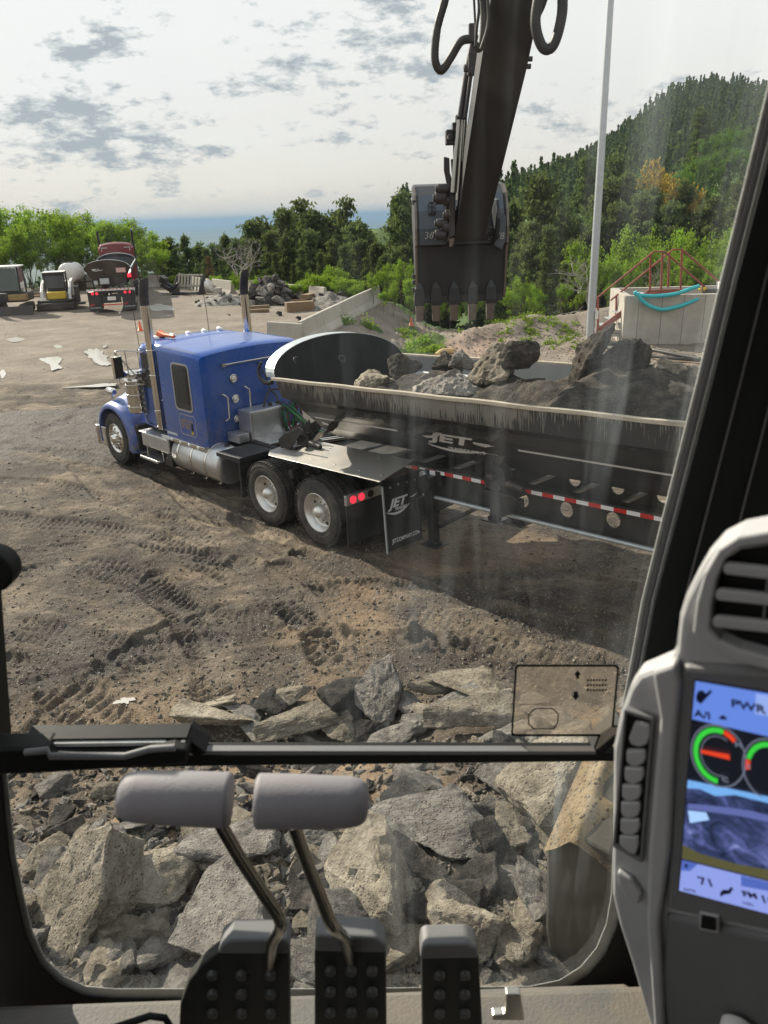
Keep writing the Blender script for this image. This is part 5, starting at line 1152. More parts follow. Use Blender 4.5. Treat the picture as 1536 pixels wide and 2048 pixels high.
for px, top, yd, k, w_ in [(1085, 328, 56, 1, .9), (1040, 385, 60, 2, .8), (1015, 400, 64, 0, .8), (1120, 400, 54, 2, .7), (1065, 430, 50, 4, .8), (1010, 450, 54, 4, .8), (1100, 440, 48, 4, .7), (1145, 470, 50, 4, .7), (1160, 420, 58, 2, .7), (1030, 500, 46, 4, .7), (1090, 510, 44, 4, .6), (1130, 520, 45, 4, .6), (1180, 450, 56, 4, .8),
    (1235, 290, 74, 2, .8), (1210, 350, 66, 0, .8), (1265, 330, 66, 2, .7), (1290, 370, 60, 4, .8), (1240, 390, 56, 4, .8), (1320, 360, 66, 2, .8), (1350, 390, 62, 4, .8), (1380, 350, 72, 0, .8), (1410, 400, 60, 4, .8), (1440, 380, 66, 2, .8), (1470, 400, 58, 4, .8), (1300, 430, 54, 4, .8), (1350, 440, 54, 4, .7), (1420, 440, 54, 4, .7), (1490, 350, 70, 2, .8), (1200, 420, 56, 4, .7), (950, 470, 58, 4, .8), (900, 480, 60, 4, .8), (860, 470, 64, 2, .8), (975, 440, 66, 0, .8), (1260, 440, 52, 4, .7), (990, 530, 46, 4, .7)]:
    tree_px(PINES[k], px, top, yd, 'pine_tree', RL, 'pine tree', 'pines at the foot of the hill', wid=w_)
tree_px(PINES[0], 1408, 208, 112, 'pine_tree', 'big solitary pointed pine high on the spur in front of the wooded summit', 'pine tree', wid=.95)
tree_px(PINES[2], 1180, 300, 82, 'pine_tree', 'rounded pine beside the bare dead trees left of the tall pole', 'pine tree', wid=.8)
for px, top, yd, k, w_ in [(1325, 305, 78, 0, .7), (1345, 322, 74, 0, .5)]: tree_px(ORG[0], px, top, yd, 'autumn_tree', 'orange tinted shrubby tree in the middle of the green hillside', 'tree', 'orange shrubs on the hillside', wid=w_)
for px, top, yd, k in [(1290, 325, 80, 0), (1365, 325, 84, 1), (1440, 255, 100, 0), (1480, 245, 104, 1), (1460, 285, 92, 0), (1500, 300, 90, 1), (1420, 300, 92, 0), (1385, 300, 90, 1), (1270, 345, 76, 1), (1520, 240, 100, 0)]:
    tree_px(BROADD[k], px, top, yd, 'broadleaf_tree', 'mid green broadleaf tree on the sunlit hillside above the stairs', 'tree', 'broadleaf trees on the hillside', wid=.9)
def dead_tree(seed, x, y, h, label, spread=1.0):
    rr = random.Random(seed); tr = MB()
    def grow(p, d, L_, rad, dep):
        pts = [p]; q = p
        for i in range(3): d = (d+Vector((rr.gauss(0, .22), rr.gauss(0, .22), rr.gauss(0, .1)))).normalized(); q = q+d*L_/3; pts.append(q)
        tr.tube(pts, [rad, rad*.85, rad*.7, rad*.55], 5, cap=False)
        if dep < 5:
            for k in range(rr.choice((2, 2, 3))): grow(q, (d+Vector((rr.gauss(0, .6*spread), rr.gauss(0, .6*spread), rr.gauss(.1, .3)))).normalized(), L_*rr.uniform(.6, .85), rad*.58, dep+1)
    for k in range(3): grow(Vector((0, 0, -.3)), Vector((rr.gauss(0, .45*spread), rr.gauss(0, .45*spread), 1)).normalized(), h*.28, h*.022, 0)
    o = thing('dead_tree', label, 'dead tree', (x, y, HZ(x, y))); obj('branches', tr, M['deadwood'], o, fixn=False)
p = Y(485, 560, 52); dead_tree(4, p.x, 52, 4.6, 'bare grey dead tree rising behind the rubble heap in the yard', 1.25)
p = Y(1165, 400, 62); dead_tree(7, p.x, 62, 11, 'tall bare dead tree with thin twigs left of the tall pole', .7)
p = Y(1195, 560, 41); dead_tree(9, p.x, 41, 4.4, 'bare twiggy tree right behind the foot of the tall pole', 1.2)
p = Y(1305, 500, 43.5); dead_tree(12, p.x, 43.5, 5.0, 'leafless grey tree among the light green trees behind the railings', .9)
# hillside individuals, then the rest of the far wood as one mass
random.seed(9); rg = np.random.default_rng(9); cnt = 0; tries = 0
while cnt < 90 and tries < 4000:
    tries += 1; a = rg.uniform(.12, .56); yd = rg.uniform(72, 190); x = a*yd
    if fbm(np.array([x*.035]), np.array([yd*.035]), 3, 3)[0] < -.02 or HZ(x, yd) < -3: continue
    k = rg.integers(0, 6); pr = SMALL[k] if k < 4 else SBR[k-4]
    plant(pr, x, yd, rg.uniform(4.5, 9) if k < 4 else rg.uniform(2.5, 4.5), 'hillside_tree', 'tree scattered over the green lower slopes of the hill', 'tree', 'trees scattered on the hillside'); cnt += 1
vs_, tn_ = [], []
fr = [(np.array([v.co[:] for v in pr[1].vertices]), np.array([d_.value for d_ in pr[1].attributes['tone'].data])) for pr in SMALL]
sel = np.concatenate([np.arange(q, q+4) for q in range(0, 420*4, 12)])   # a third of the needles is plenty at this distance
n_ = 0; tries = 0
while n_ < 3600 and tries < 60000:
    tries += 1; yd = rg.uniform(150, 470); a = rg.uniform(.02, .62); x = a*yd; h0 = HZ(x, yd)
    if h0 < -6 or (yd < 230 and fbm(np.array([x*.02]), np.array([yd*.02]), 3, 3)[0] < .05): continue
    V, T = fr[rg.integers(0, 4)]; s = rg.uniform(.55, 1.1); aa = rg.random()*6.28; ca, sa = math.cos(aa), math.sin(aa); v = V[sel]*np.array([.95, .95, 1.12])*s
    v = np.stack([v[:, 0]*ca-v[:, 1]*sa+x, v[:, 0]*sa+v[:, 1]*ca+yd, v[:, 2]+h0-.3], 1); c_ = v.reshape(-1, 4, 3).mean(1, keepdims=True); v = ((v.reshape(-1, 4, 3)-c_)*1.45+c_).reshape(-1, 3)
    vs_.append(v); tn_.append(T[sel]*.8+rg.uniform(-.2, .3)); n_ += 1
# valley wood beyond the grove
m0 = 0
while m0 < 500:
    yd = rg.uniform(95, 420); a = rg.uniform(-.62, .05); x = a*yd; h0 = HZ(x, yd)
    if abs(x) < 22 and 165 < yd < 245 and rg.random() < .93: m0 += 1; continue
    V, T = fr[rg.integers(0, 4)]; s = rg.uniform(.5, .9); v = V[sel]*np.array([1.3, 1.3, 1])*s+np.array([x, yd, h0-.3]); vs_.append(v); tn_.append(T[sel]*.8+rg.uniform(-.2, .3)); m0 += 1
v = np.concatenate(vs_); nq = len(v)//4; me = bpy.data.meshes.new('far_wood'); me.vertices.add(4*nq); me.vertices.foreach_set('co', v.ravel()); me.loops.add(4*nq); me.polygons.add(nq)
me.loops.foreach_set('vertex_index', np.arange(4*nq)); me.polygons.foreach_set('loop_start', np.arange(nq)*4); me.polygons.foreach_set('loop_total', np.full(nq, 4)); me.update()
at = me.attributes.new('tone', 'FLOAT', 'POINT'); at.data.foreach_set('value', np.clip(np.concatenate(tn_), 0, 1).astype(np.float32)); me.materials.append(M['pine_far'])
o = bpy.data.objects.new('far_wood', me); col.objects.link(o); tag(o, 'far off conifer wood covering the hill and the valley', 'wood', kind='stuff')
# weeds on the cut slope
def weed_patch(cx_, cy2, n, rad, hh, label):
    r_ = np.random.default_rng(int(abs(cx_*100))); c_ = []
    for i in range(n):
        x, y = cx_+r_.normal()*rad, cy2+r_.normal()*rad*1.3; z_ = HZ(x, y)
        c_.append(np.array([x, y, z_])+np.abs(r_.normal(size=(26, 3)))*np.array([0, 0, hh*.6])+r_.normal(size=(26, 3))*np.array([.09, .09, .01]))
    me_ = leaves('grass_clump', np.concatenate(c_), .055, .2+.6*r_.random(26*n), r_, 2.4); me_.materials.append(M['leaf']); o = bpy.data.objects.new('weeds', me_); col.objects.link(o); tag(o, label, 'weeds', kind='stuff')
for px, py, n, rad, hh in [(640, 698, 10, .3, .2), (690, 650, 9, .15, .35), (735, 655, 7, .12, .4), (815, 672, 24, .3, .15), (835, 688, 30, .3, .15), (858, 703, 26, .3, .15), (1060, 645, 50, 1.0, .15), (1110, 655, 40, 1.0, .1)]:
    p = GH(px, py); weed_patch(p.x, p.y, n, rad, hh, 'green weeds sprouting on the bare cut slope and bank')
# ---------------------------------------------------------------- yard: barriers, heaps, machines
def Rz(a): return Matrix.Rotation(a, 4, 'Z')
def barrier_mesh(L_=3.05, h=.82):
    P = [(-.30, 0), (-.30, .07), (-.15, .32), (-.075, h-.02), (-.06, h), (.06, h), (.075, h-.02), (.15, .32), (.30, .07), (.30, 0)]
    f = MB(); rows = []
    for x in (-L_/2, -L_/2+.55, -L_/2+.6, L_/2-.6, L_/2-.55, L_/2):
        rows.append([Vector((x, a, b)) for a, b in P])
    f.sheet(rows, 0, False); f.add(rows[0], [tuple(range(10))]); f.add(rows[-1], [tuple(reversed(range(10)))]); f.sheet([[r_[-1], r_[0]] for r_ in rows], 0, False)
    for s in (-1, 1): f.box((s*L_/2, 0, .45), (.05, .03, .3)); 
    me_ = f.mesh('concrete_barrier'); b = bmesh.new(); b.from_mesh(me_); bmesh.ops.recalc_face_normals(b, faces=b.faces); b.to_mesh(me_); b.free(); me_.materials.append(M['concrete']); return me_
bm_ = barrier_mesh()
def barrier(p0, p1, label, group, lift=0.0):
    p0, p1 = Vector(p0), Vector(p1); c_ = (p0+p1)/2; d = p1-p0; a = math.atan2(d.y, d.x); o = bpy.data.objects.new('concrete_barrier', bm_); col.objects.link(o)
    z_ = (HZ(p0.x, p0.y)+HZ(p1.x, p1.y))/2; pt = math.atan2(HZ(p1.x, p1.y)-HZ(p0.x, p0.y), math.hypot(d.x, d.y))*.6
    o.matrix_world = Matrix.Translation((c_.x, c_.y, z_-.03+lift)) @ Rz(a) @ Matrix.Rotation(-pt, 4, 'Y') @ Matrix.Diagonal((math.hypot(d.x, d.y)/3.07, 1, 1.12, 1)); return tag(o, label, 'barrier', group)
e0, e1 = G(602, 690), G(757, 604); ln = (e1-e0); n_ = 5
for k in range(n_):
    a = e0+ln*(k/n_); b = e0+ln*((k+1)/n_); barrier(a, b, ['nearest barrier of the straight run rising toward the bucket', 'second barrier from the near end of the straight run', 'middle barrier of the straight run along the slope edge', 'fourth barrier from the near end of the straight run', 'farthest barrier of the straight run, ending above the slope'][k], 'barriers along the slope edge', .02)
barrier(G(540, 690), G(608, 694)+Vector((0, -.15, 0)), 'barrier set at an angle behind the sleeper roof at the near end of the run', 'barriers along the slope edge')
for k, (a, b, l) in enumerate([((300, 574), (331, 574), 'leftmost concrete barrier at the back of the yard, left of the steel grapple'), ((386, 578), (420, 585), 'concrete barrier just right of the steel grapple'), ((428, 584), (467, 590), 'concrete barrier behind the low gravel heap'), ((560, 596), (604, 601), 'concrete barrier right of the dark rubble heap'), ((622, 603), (652, 607), 'short end of a concrete barrier behind the timber stack'), ((500, 588), (548, 593), 'concrete barrier mostly hidden behind the dark rubble heap'), ((146, 572), (196, 573), 'concrete barrier behind the pallet forks beside the red truck')]):
    barrier(G(*a), G(*b), l, 'barriers at the back of the yard')
f = MB(); f.box((0, 0, .25), (.5, .3, .55)); o = thing('concrete_stub', 'small broken block of concrete standing in front of the barriers', 'concrete block', onground(*G(437, 592).xy)); obj('block', f, M['concrete'], o, .05)
# rubble heaps
def heap(px0, px1, py, h, label, mk, n, seed, cat='heap', deep=1.6, rs=(.2, .6), dx=0):
    a, b = G(px0, py), G(px1, py); c_ = (a+b)/2; W_ = (b-a).length/2; rows = []; f = MB()
    for i in range(29):
        row = []
        for j in range(41):
            u, v = -1+2*j/40, -1+2*i/28; x = c_.x+u*W_*1.02; y = c_.y+deep+v*deep; r2 = math.hypot(u, v); q = max(0, 1-r2)**.8
            z_ = HZ(x, y)-.03+h*q*(1+.35*mnoise.fractal(Vector((x*1.5, y*1.5, seed)), 1, 2, 4))+.05*q*mnoise.noise(Vector((x*6, y*6, seed))); row.append(Vector((x, y, z_)))
        rows.append(row)
    f.sheet(rows); o = obj('earth_heap', f, M[mk]); tag(o, label, cat); r_ = random.Random(seed)
    for k in range(n):
        t_ = r_.uniform(-1, 1); v = r_.uniform(-.9, .5); q = max(0, 1-math.hypot(t_, v))**.8; x = c_.x+t_*W_; y = c_.y+deep+v*deep
        s = r_.uniform(*rs); put_rock('rubble_chunk', RKS[k % 4], M['rock_grey'] if r_.random() < .6 else M['rock_dark'], (x, y, HZ(x, y)+h*q+s*.1), s, (r_.uniform(-.6, .6), r_.uniform(-.6, .6), r_.uniform(0, 6)), 'small broken chunk on the %s' % label.split(' lying')[0].split(' piled')[0], group='chunks on the %s' % cat)
heap(385, 500, 612, .7, 'low grey gravel heap lying in front of the barriers', 'rock_grey', 16, 3, 'gravel heap', 1.3, (.15, .4))
heap(486, 585, 612, 1.5, 'tall dark rubble heap piled in the middle of the yard', 'rock_dark', 34, 5, 'rubble heap', 2.0, (.3, .9))
heap(600, 715, 622, .85, 'sloping grey gravel heap piled against the run of barriers', 'rock_grey', 18, 8, 'barrier side heap', 2.2, (.15, .5))
def timber(px, py, L_, w_, h_, rot, label, z_=0.0):
    p = G(px, py); f = MB(); f.box((0, 0, h_/2), (L_, w_, h_)); o = thing('timber', label, 'timber', Matrix.Translation((p.x, p.y, HZ(p.x, p.y)+z_)) @ Rz(rot), 'timbers in the yard'); obj('beam', f, M['wood'], o, .015)
timber(512, 625, 1.4, .25, .16, .1, 'lowest plank of the small stack by the dark heap'); timber(512, 617, 1.5, .25, .14, .2, 'upper plank of the small stack by the dark heap'); timber(500, 610, 1.2, .2, .14, .6, 'loose plank leaning behind the small plank stack')
timber(600, 622, 1.5, .5, .5, .35, 'thick squared timber at the foot of the gravel heap'); timber(592, 606, 1.8, .3, .2, .15, 'long timber lying behind the thick squared timber'); timber(618, 606, .9, .5, .25, 1.2, 'pale short board tilted on the timber pile', .25)
for px, py, s, l in [(557, 631, .42, 'lone round dark boulder on the open yard'), (596, 640, .35, 'small grey rock below the heap next to the barrier run'), (458, 632, .16, 'pebble sized dark rock left of the far chrome stack'), (690, 640, .3, 'grey rock resting at the barrier foot')]:
    p = G(px, py); put_rock('boulder', RKS[2], M['rock_dark'], onground(p.x, p.y, s*.2), s, (0, .2, 1), l, 'boulder')
# grapple attachment
p = G(362, 588); gr = thing('grapple_bucket', 'black steel grapple bucket with ribbed tan back lying tilted in the yard', 'attachment', Matrix.Translation(onground(p.x, p.y)) @ Rz(-.4))
f = MB()
for i in range(8): f.box((-.1+.24*i, .1, .95-.05*i), (.07, .12, .9), Matrix.Rotation(-.35, 3, 'X'))
f.box((.75, .28, 1.3-.08), (2.0, .12, .12)); f.box((.75, -.1, .55), (2.0, .12, .12)); obj('rib_grille', f, M['concrete'], gr)
f = MB(); f.prism([(1.75, -.6, 0), (1.75, .3, 0), (1.75, .5, 1.2), (1.75, .2, 1.2)], (.08, 0, 0)); f.prism([(-.3, -.6, 0), (-.3, .3, 0), (-.3, .5, 1.2), (-.3, .2, 1.2)], (-.08, 0, 0)); f.box((.7, -.3, .12), (2.0, .6, .1)); f.box((-.9, -.2, .5), (.7, .6, .25), Matrix.Rotation(.5, 3, 'Y')); f.cyl((-1.3, -.2, .9), (-.3, 0, .35), .12, n=10); f.cyl((-.6, -.4, .15), (.1, -.3, .75), .09, n=10); f.box((-1.2, -.1, .95), (.4, .5, .4), Matrix.Rotation(.4, 3, 'Y')); obj('jaw', f, M['iron'], gr, .02)
f = MB(); f.cyl((1.95, .3, .5), (2.25, .35, .55), .38, n=20); obj('drum_end', f, M['white_paint'], gr, .02)
# pallet forks
p = G(165, 580); pf = thing('pallet_forks', 'black pallet fork carriage standing on the ground between skid steer and red truck', 'attachment', onground(p.x, p.y))
f = MB()
for x in (-.9, -.3, .3, .9): f.box((x, 0, .55), (.08, .1, 1.1))
for z_ in (.1, .6, 1.05): f.box((0, .052, z_), (2.0, .08, .1))
for x in (-.5, .5): f.box((x, -.55, .05), (.12, 1.0, .06))
obj('fork_frame', f, M['iron'], pf, .01)
timber(58, 590, 2.2, .25, .14, .05, 'long plank lying between the mini excavator and the skid steer'); timber(80, 594, 1.4, .25, .14, .0, 'short plank beside the skid steer left track')
for px, py in ((281, 661), (0, 0)):
    if px: p = G(px, py); f = MB(); f.rings([(Vector((0, 0, 0)), .16), (Vector((0, 0, .03)), .16), (Vector((0, 0, .03)), .10), (Vector((0, 0, .45)), .025)], 14, 0, True, True, (0, 0, 1)); o = thing('traffic_cone', 'tiny orange cone on the yard behind the near chrome stack', 'cone', onground(p.x, p.y)); obj('cone', f, M['orange'], o)
# white round tank
p = G(122, 590); tk = thing('water_tank', 'white round water tank behind the skid steer', 'tank', Matrix.Translation(onground(p.x, p.y+3)))
f = MB(); f.rings([(Vector((-.1, -1.0, 1.35)), .001), (Vector((-.1, -.95, 1.35)), .5), (Vector((-.1, -.8, 1.35)), .72), (Vector((-.1, .8, 1.35)), .72), (Vector((-.1, .95, 1.35)), .5), (Vector((-.1, 1.0, 1.35)), .001)], 28, 0, False, True, (0, 1, 0)); obj('tank_body', f, M['white_paint'], tk)
f = MB(); f.box((-.1, -.6, .32), (1.2, .2, .68)); f.box((-.1, .6, .32), (1.2, .2, .68)); f.cyl((-.1, 0, 2.02), (-.1, 0, 2.17), .2, n=14); obj('saddle', f, M['iron'], tk, .02)
# skid steer
p = G(120, 616); sk = thing('skid_steer', 'white and black skid steer loader with a yellow tank, facing the camera', 'loader', Matrix.Translation(onground(p.x, p.y)) @ Rz(.25))
f = MB()
for s in (-1, 1):
    f.prism([(s*.62, -.7, .0), (s*.62, 1.0, .0), (s*.62, 1.25, .35), (s*.62, 1.1, .7), (s*.62, -.6, .55), (s*.62, -.95, .25)], (s*.34, 0, 0))
obj('track', f, M['rubber'], sk, .04)
f = MB(); f.bb(-.6, .6, -.7, 1.3, .3, .9); f.bb(-.58, .58, .9, 1.6, .6, 1.5); obj('body', f, M['white_paint'], sk, .05)
f = MB()
for x in (-.55, .55):
    f.box((x, -.45, 1.35), (.09, .09, 1.35), Matrix.Rotation(-.1, 3, 'X')); f.box((x, .75, 1.4), (.09, .09, 1.25))
f.box((0, .15, 2.04), (1.2, 1.4, .09)); f.box((0, -.45, 1.96), (1.15, .08, .1)); f.bb(-.5, .5, .1, .75, .8, 1.25); f.bb(-.3, .3, .5, .7, 1.2, 1.75); f.bb(-.55, .55, -.75, -.5, .45, .95); obj('cab', f, M['chassis'], sk, .02)
f = MB(); f.prism([(-.5, -.50, 1.2), (.5, -.50, 1.2), (.5, -.41, 1.92), (-.5, -.41, 1.92)], (0, .02, 0)); obj('cab_window', f, M['dark_glass'], sk)
f = MB(); f.bb(-.62, .62, -.55, .8, 2.09, 2.12); obj('cab_roof', f, M['white_paint'], sk, .015)
for s in (-1, 1):
    f = MB(); sweepbox(f, [(s*.78, 1.4, 1.5), (s*.78, .2, 1.35), (s*.78, -.7, .9), (s*.78, -1.1, .35)], Vector((.08, 0, 0)), Vector((0, .03, .13))); f.box((s*.80, .9, 1.0), (.12, .9, .7)); obj('lift_arm', f, M['white_paint'], sk, .02)
f = MB(); f.bb(-1.05, 1.05, -1.75, -1.0, .05, .45); f.bb(-1.0, 1.0, -1.5, -1.0, .46, .6); obj('sweeper_head', f, M['chassis'], sk, .06)
f = MB(); f.bb(-.42, .62, -1.35, -.95, .62, 1.05); obj('yellow_tank', f, M['yellow'], sk, .06)
f = MB(); f.box((1.15, -.3, .8), (.25, .5, .9)); f.box((1.35, -.9, .3), (.5, .6, .12)); obj('side_guard', f, M['iron'], sk, .02)
# mini excavator
p = G(28, 626); mx_ = thing('mini_excavator', 'grey and black mini excavator with dozer blade cut off by the left edge', 'mini excavator', Matrix.Translation(onground(p.x, p.y)) @ Rz(.15))
f = MB()
for s in (-1, 1): f.prism([(s*.6, -.9, .05), (s*.6, 1.1, .05), (s*.6, 1.3, .3), (s*.6, 1.1, .55), (s*.6, -.9, .55), (s*.6, -1.1, .3)], (s*.35, 0, 0))
obj('track', f, M['rubber'], mx_, .05)
f = MB(); f.prism([(-1.15, -1.5, 0), (1.5, -1.5, 0), (1.5, -1.42, .5), (-1.15, -1.42, .5)], (0, -.06, .0)); f.box((-.4, -1.2, .3), (.15, .6, .12)); f.box((.6, -1.2, .3), (.15, .6, .12)); obj('dozer_blade', f, M['iron'], mx_, .02)
f = MB(); f.bb(-1.0, 1.0, -.7, 1.2, .66, 1.15); obj('upper_body', f, M['chassis'], mx_, .08)
f = MB(); f.bb(.05, 1.02, -.74, -.2, .74, 1.1); obj('side_cover', f, mat('tan_yellow', (.32, .22, .08), .6, dirt=(.1, .08, .06), dirt_s=4), mx_, .05)
f = MB()
for x, y_ in ((-.75, -.55), (.75, -.55), (-.75, .6), (.75, .6)): f.box((x+.0, y_, 1.85), (.09, .09, 1.45), Matrix.Rotation(-.08*(1 if y_ < 0 else 0), 3, 'X'))
f.bb(-.8, .8, .5, .62, 1.2, 1.7); f.bb(-.35, .35, .1, .5, 1.16, 1.9); f.box((0, -.55, 1.25), (1.5, .06, .12)); obj('cab_posts', f, M['chassis'], mx_, .02)
f = MB(); f.bb(-.7, .7, -.58, -.56, 1.2, 2.5); f.bb(.745, .765, -.5, .55, 1.2, 2.5); obj('cab_window', f, mat('cab_glass', (.10, .13, .13), .08, spec=.8), mx_)
f = MB(); f.bb(-.85, .85, -.68, .72, 2.56, 2.64); obj('cab_roof', f, M['white_paint'], mx_, .04)
f = MB(); sweepbox(f, [(-.9, -.8, .9), (-1.0, -1.3, 1.9), (-1.0, -1.2, 2.6)], Vector((.12, 0, 0)), Vector((0, .15, .05))); obj('boom', f, M['iron'], mx_, .02)
# grey shed
p = G(-60, 560); sh = thing('metal_shed', 'pale grey metal shed roof showing behind the mini excavator', 'shed', Matrix.Translation(onground(p.x-1.2, p.y-6)))
f = MB(); f.bb(-3, 3, -2, 2, 0, 2.6); obj('wall', f, M['galvanised'], sh); f = MB(); f.prism([(-3.2, -2.3, 2.55), (3.2, -2.3, 2.55), (3.0, 0, 3.9), (-3.2, 0, 3.9)], (0, 0, .06)); f.prism([(-3.2, 2.3, 2.55), (3.2, 2.3, 2.55), (3.0, 0, 3.9), (-3.2, 0, 3.9)], (0, 0, .06))
for i in range(20): f.prism([(-3.1+.32*i, -2.3, 2.62), (-3.06+.32*i, -2.3, 2.62), (-3.06+.32*i, 0, 3.97), (-3.1+.32*i, 0, 3.97)], (0, 0, .03))
obj('roof', f, M['galvanised'], sh)
# ---- maroon truck with its own side dump trailer, seen from behind
p0 = G(228, 626); hd = Vector((Y(236, 530, 56).x, 56, 0))-Vector((p0.x, p0.y, 0)); hd.normalize()
MR = frame(Vector((p0.x, p0.y, HZ(p0.x, p0.y))), hd, Vector((-hd.y, hd.x, 0)))
rt = thing('dump_trailer', 'dark side dump trailer seen from behind, parked across the yard', 'trailer', MR)
prs = [(1.22, 2.35), (1.22, 2.10), (.98, 1.95), (.70, 1.55), (.35, 1.38), (0, 1.35)]; F = full(prs)
f = MB(); f.sheet([[Vector((x+(2.35-b)*(.5 if x < 1 else 0), a, b)) for a, b in F] for x in (0.0, 11.0)], 0, False); obj('tub', f, M['black_paint'], rt)
f = MB(); f.sheet([[Vector((x, a*.985, b+.02)) for a, b in F] for x in (.5, 10.9)], 0, False); obj('tub_lining', f, M['tub_inner'], rt)
for s in (-1, 1): f = MB(); f.bb(0, 11, s*1.235-.03, s*1.235+.03, 2.33, 2.39); obj('tub_rim', f, M['galvanised'], rt)
for xx, sg in ((.0, 1), (10.95, -1)):
    ap = [(TW*.98*math.cos(a)*-1, 2.36+.46*math.sin(a)) for a in np.linspace(0, math.pi, 20)]; lw = [(1.0, 1.95), (.7, 1.55), (.3, 1.38)]
    f = MB(); f.prism([(xx+sg*(2.35-b)*.45, a, b) for a, b in ap+lw+[(-a, b) for a, b in reversed(lw)]], (.02, 0, 0)); e_ = obj('end_plate', f, mat('brown_black', (.035, .026, .024), .5, dirt=(.09, .07, .06), dirt_s=2) if xx == 0 else M['black_paint'], rt)
    f = MB(); rows = [[Vector((xx-.1*sg, a, b+.01)), Vector((xx+.08*sg, a, b+.01)), Vector((xx+.08*sg, a, b-.03)), Vector((xx-.1*sg, a, b-.03))] for a, b in ap]; f.sheet(rows, 0, False, True); obj('lip', f, M['galvanised'], e_)
bk = frame((-.006, .75, 2.32), (0, -1, 0), (0, 0, 1)); f = text_mb('JET', .2, bk @ Matrix.Diagonal((1.3, .8, 1, 1)), ext=.002, shear=.3, bold=.006); f.add([bk @ Vector(v) for v in ((-.06, .03, 0), (.1, -.08, 0), (.5, -.04, 0), (.5, -.02, 0), (.12, -.05, 0), (-.02, .05, 0))], [(0, 1, 2, 3, 4, 5)]); f.v = [(v[0]+.01*0, v[1], v[2]) for v in f.v]; obj('tail_logo', f, M['decal'], rt, fixn=False)
f = MB(); f.prism([(-.008, -.45, 2.5), (-.008, -.95, 2.48), (-.008, -.95, 2.12), (-.008, -.45, 2.14)], (-.003, 0, 0)); obj('red_white_label', f, mat('label_pink', (.6, .35, .34), .5), rt)
f = MB(); f.bb(.0, .25, .0, .48, 1.55, 1.85); f.bb(-.02, -.0, .05, .42, 1.6, 1.8); f.bb(-.03, .1, .6, .8, 1.55, 1.75); obj('rear_latch', f, M['galvanised'], rt, .01)
f = MB()
for s in (-1, 1): f.bb(.1, 11, s*.42-.06, s*.42+.06, 1.0, 1.3)
f.bb(.1, .3, -.9, .9, 1.05, 1.25); f.bb(.0, .12, -.5, .5, .55, .95); f.bb(0, .12, -.06, .06, .9, 1.1); obj('frame_rail', f, M['chassis'], rt, .01)
f = MB(); f.bb(-.02, -.001, -.22, .22, .68, .88); obj('number_plate', f, M['white_paint'], rt, .005)
f = MB()
for k in range(12): f.bb(-.0, .011, -1.2+.2*k, -1.1+.2*k, 1.255, 1.285); 
f2 = MB(); f2.bb(.012, .06, -1.25, 1.25, 1.20, 1.30); obj('rear_bar', f2, M['white_paint'], rt); obj('reflective_tape', f, M['tape_red'], rt)
f = MB(); f.bb(.0, .02, -.55, .55, .42, .48); obj('bumper_tape', f, M['tape_red'], rt)
for s in (-1, 1):
    for x in (1.0, 2.3):
        w_ = obj('wheel', tyre_mb((x, s*1.22, .5), (0, -s, 0), .5, .27, False), M['rubber'], rt); obj('rim', rim_rear((x, s*1.208, .5), (0, -s, 0), .96), M['steel_wheel'], w_); w_ = obj('wheel', tyre_mb((x, s*.92, .5), (0, -s, 0), .5, .27, False), M['rubber'], rt)
    f = MB(); rows = [[Vector((1.0+.62*math.cos(a)-(.1), s*y_, .52+.60*math.sin(a))) for y_ in (.6, 1.24)] for a in np.linspace(R(60), R(170), 10)]; rows = [[Vector((2.6, s*.6, 1.12)), Vector((2.6, s*1.24, 1.12))]]+rows; f.sheet(rows, 0, True); o = obj('fender', f, M['fender_steel'], rt); so = o.modifiers.new('s', 'SOLIDIFY'); so.thickness = .02
    f = MB(); f.bb(.16, .18, s*.55, s*1.25, .12, 1.0); fl_ = obj('mudflap', f, M['mudflap'], rt)
    fr_ = frame((.158, s*.9+.27, .42), (0, -1, 0), (0, 0, 1)); f = text_mb('JET', .14, fr_, ext=.001, shear=.3, bold=.004); obj('flap_mark', f, M['tape_red'], fl_, fixn=False); f = text_mb('JETCOMPANY', .09, frame((.158, s*.9+.27, .27), (0, -1, 0), (0, 0, 1)), ext=.001); obj('flap_lettering', f, M['decal'], fl_, fixn=False)
    f = MB(); f.bb(.10, .15, s*.5, s*1.25, .98, 1.16); lb = obj('light_box', f, M['chassis'], rt, .01)
    for yy in (.75, .98): f = MB(); f.cyl((.10, s*yy, 1.07), (.08, s*yy, 1.07), .075, n=16); obj('tail_lamp', f, M['tail_light'], lb)
f = MB(); f.cyl((.12, -1.1, 1.95), (.10, -1.1, 1.95), .07, n=14); f.box((.16, -1.1, 1.95), (.08, .2, .2)); obj('brake_light', f, M['tail_light'], rt)
rk_ = thing('maroon_tractor', 'maroon sleeper tractor with two stacks coupled beyond the dark trailer', 'truck', MR @ Matrix.Translation((11.6, 0, 0)))
rows = []
for x in (.55, .62, .75, 2.2): e = max(0, .75-x); zt = 3.35; rows.append([Vector((x, a, b)) for a, b in full([(1.15-e*.4, 1.0), (1.15-e*.4, zt-.25-e*.3), (1.0-e*.4, zt-e*.4), (.5, zt+.08-e*.4), (0, zt+.1-e*.4)])])
f = MB(); f.sheet(rows, 0, False); f.add(rows[0], [tuple(range(9))]); f.add(rows[-1], [tuple(reversed(range(9)))]); obj('sleeper_cab', f, M['maroon'], rk_, .02)
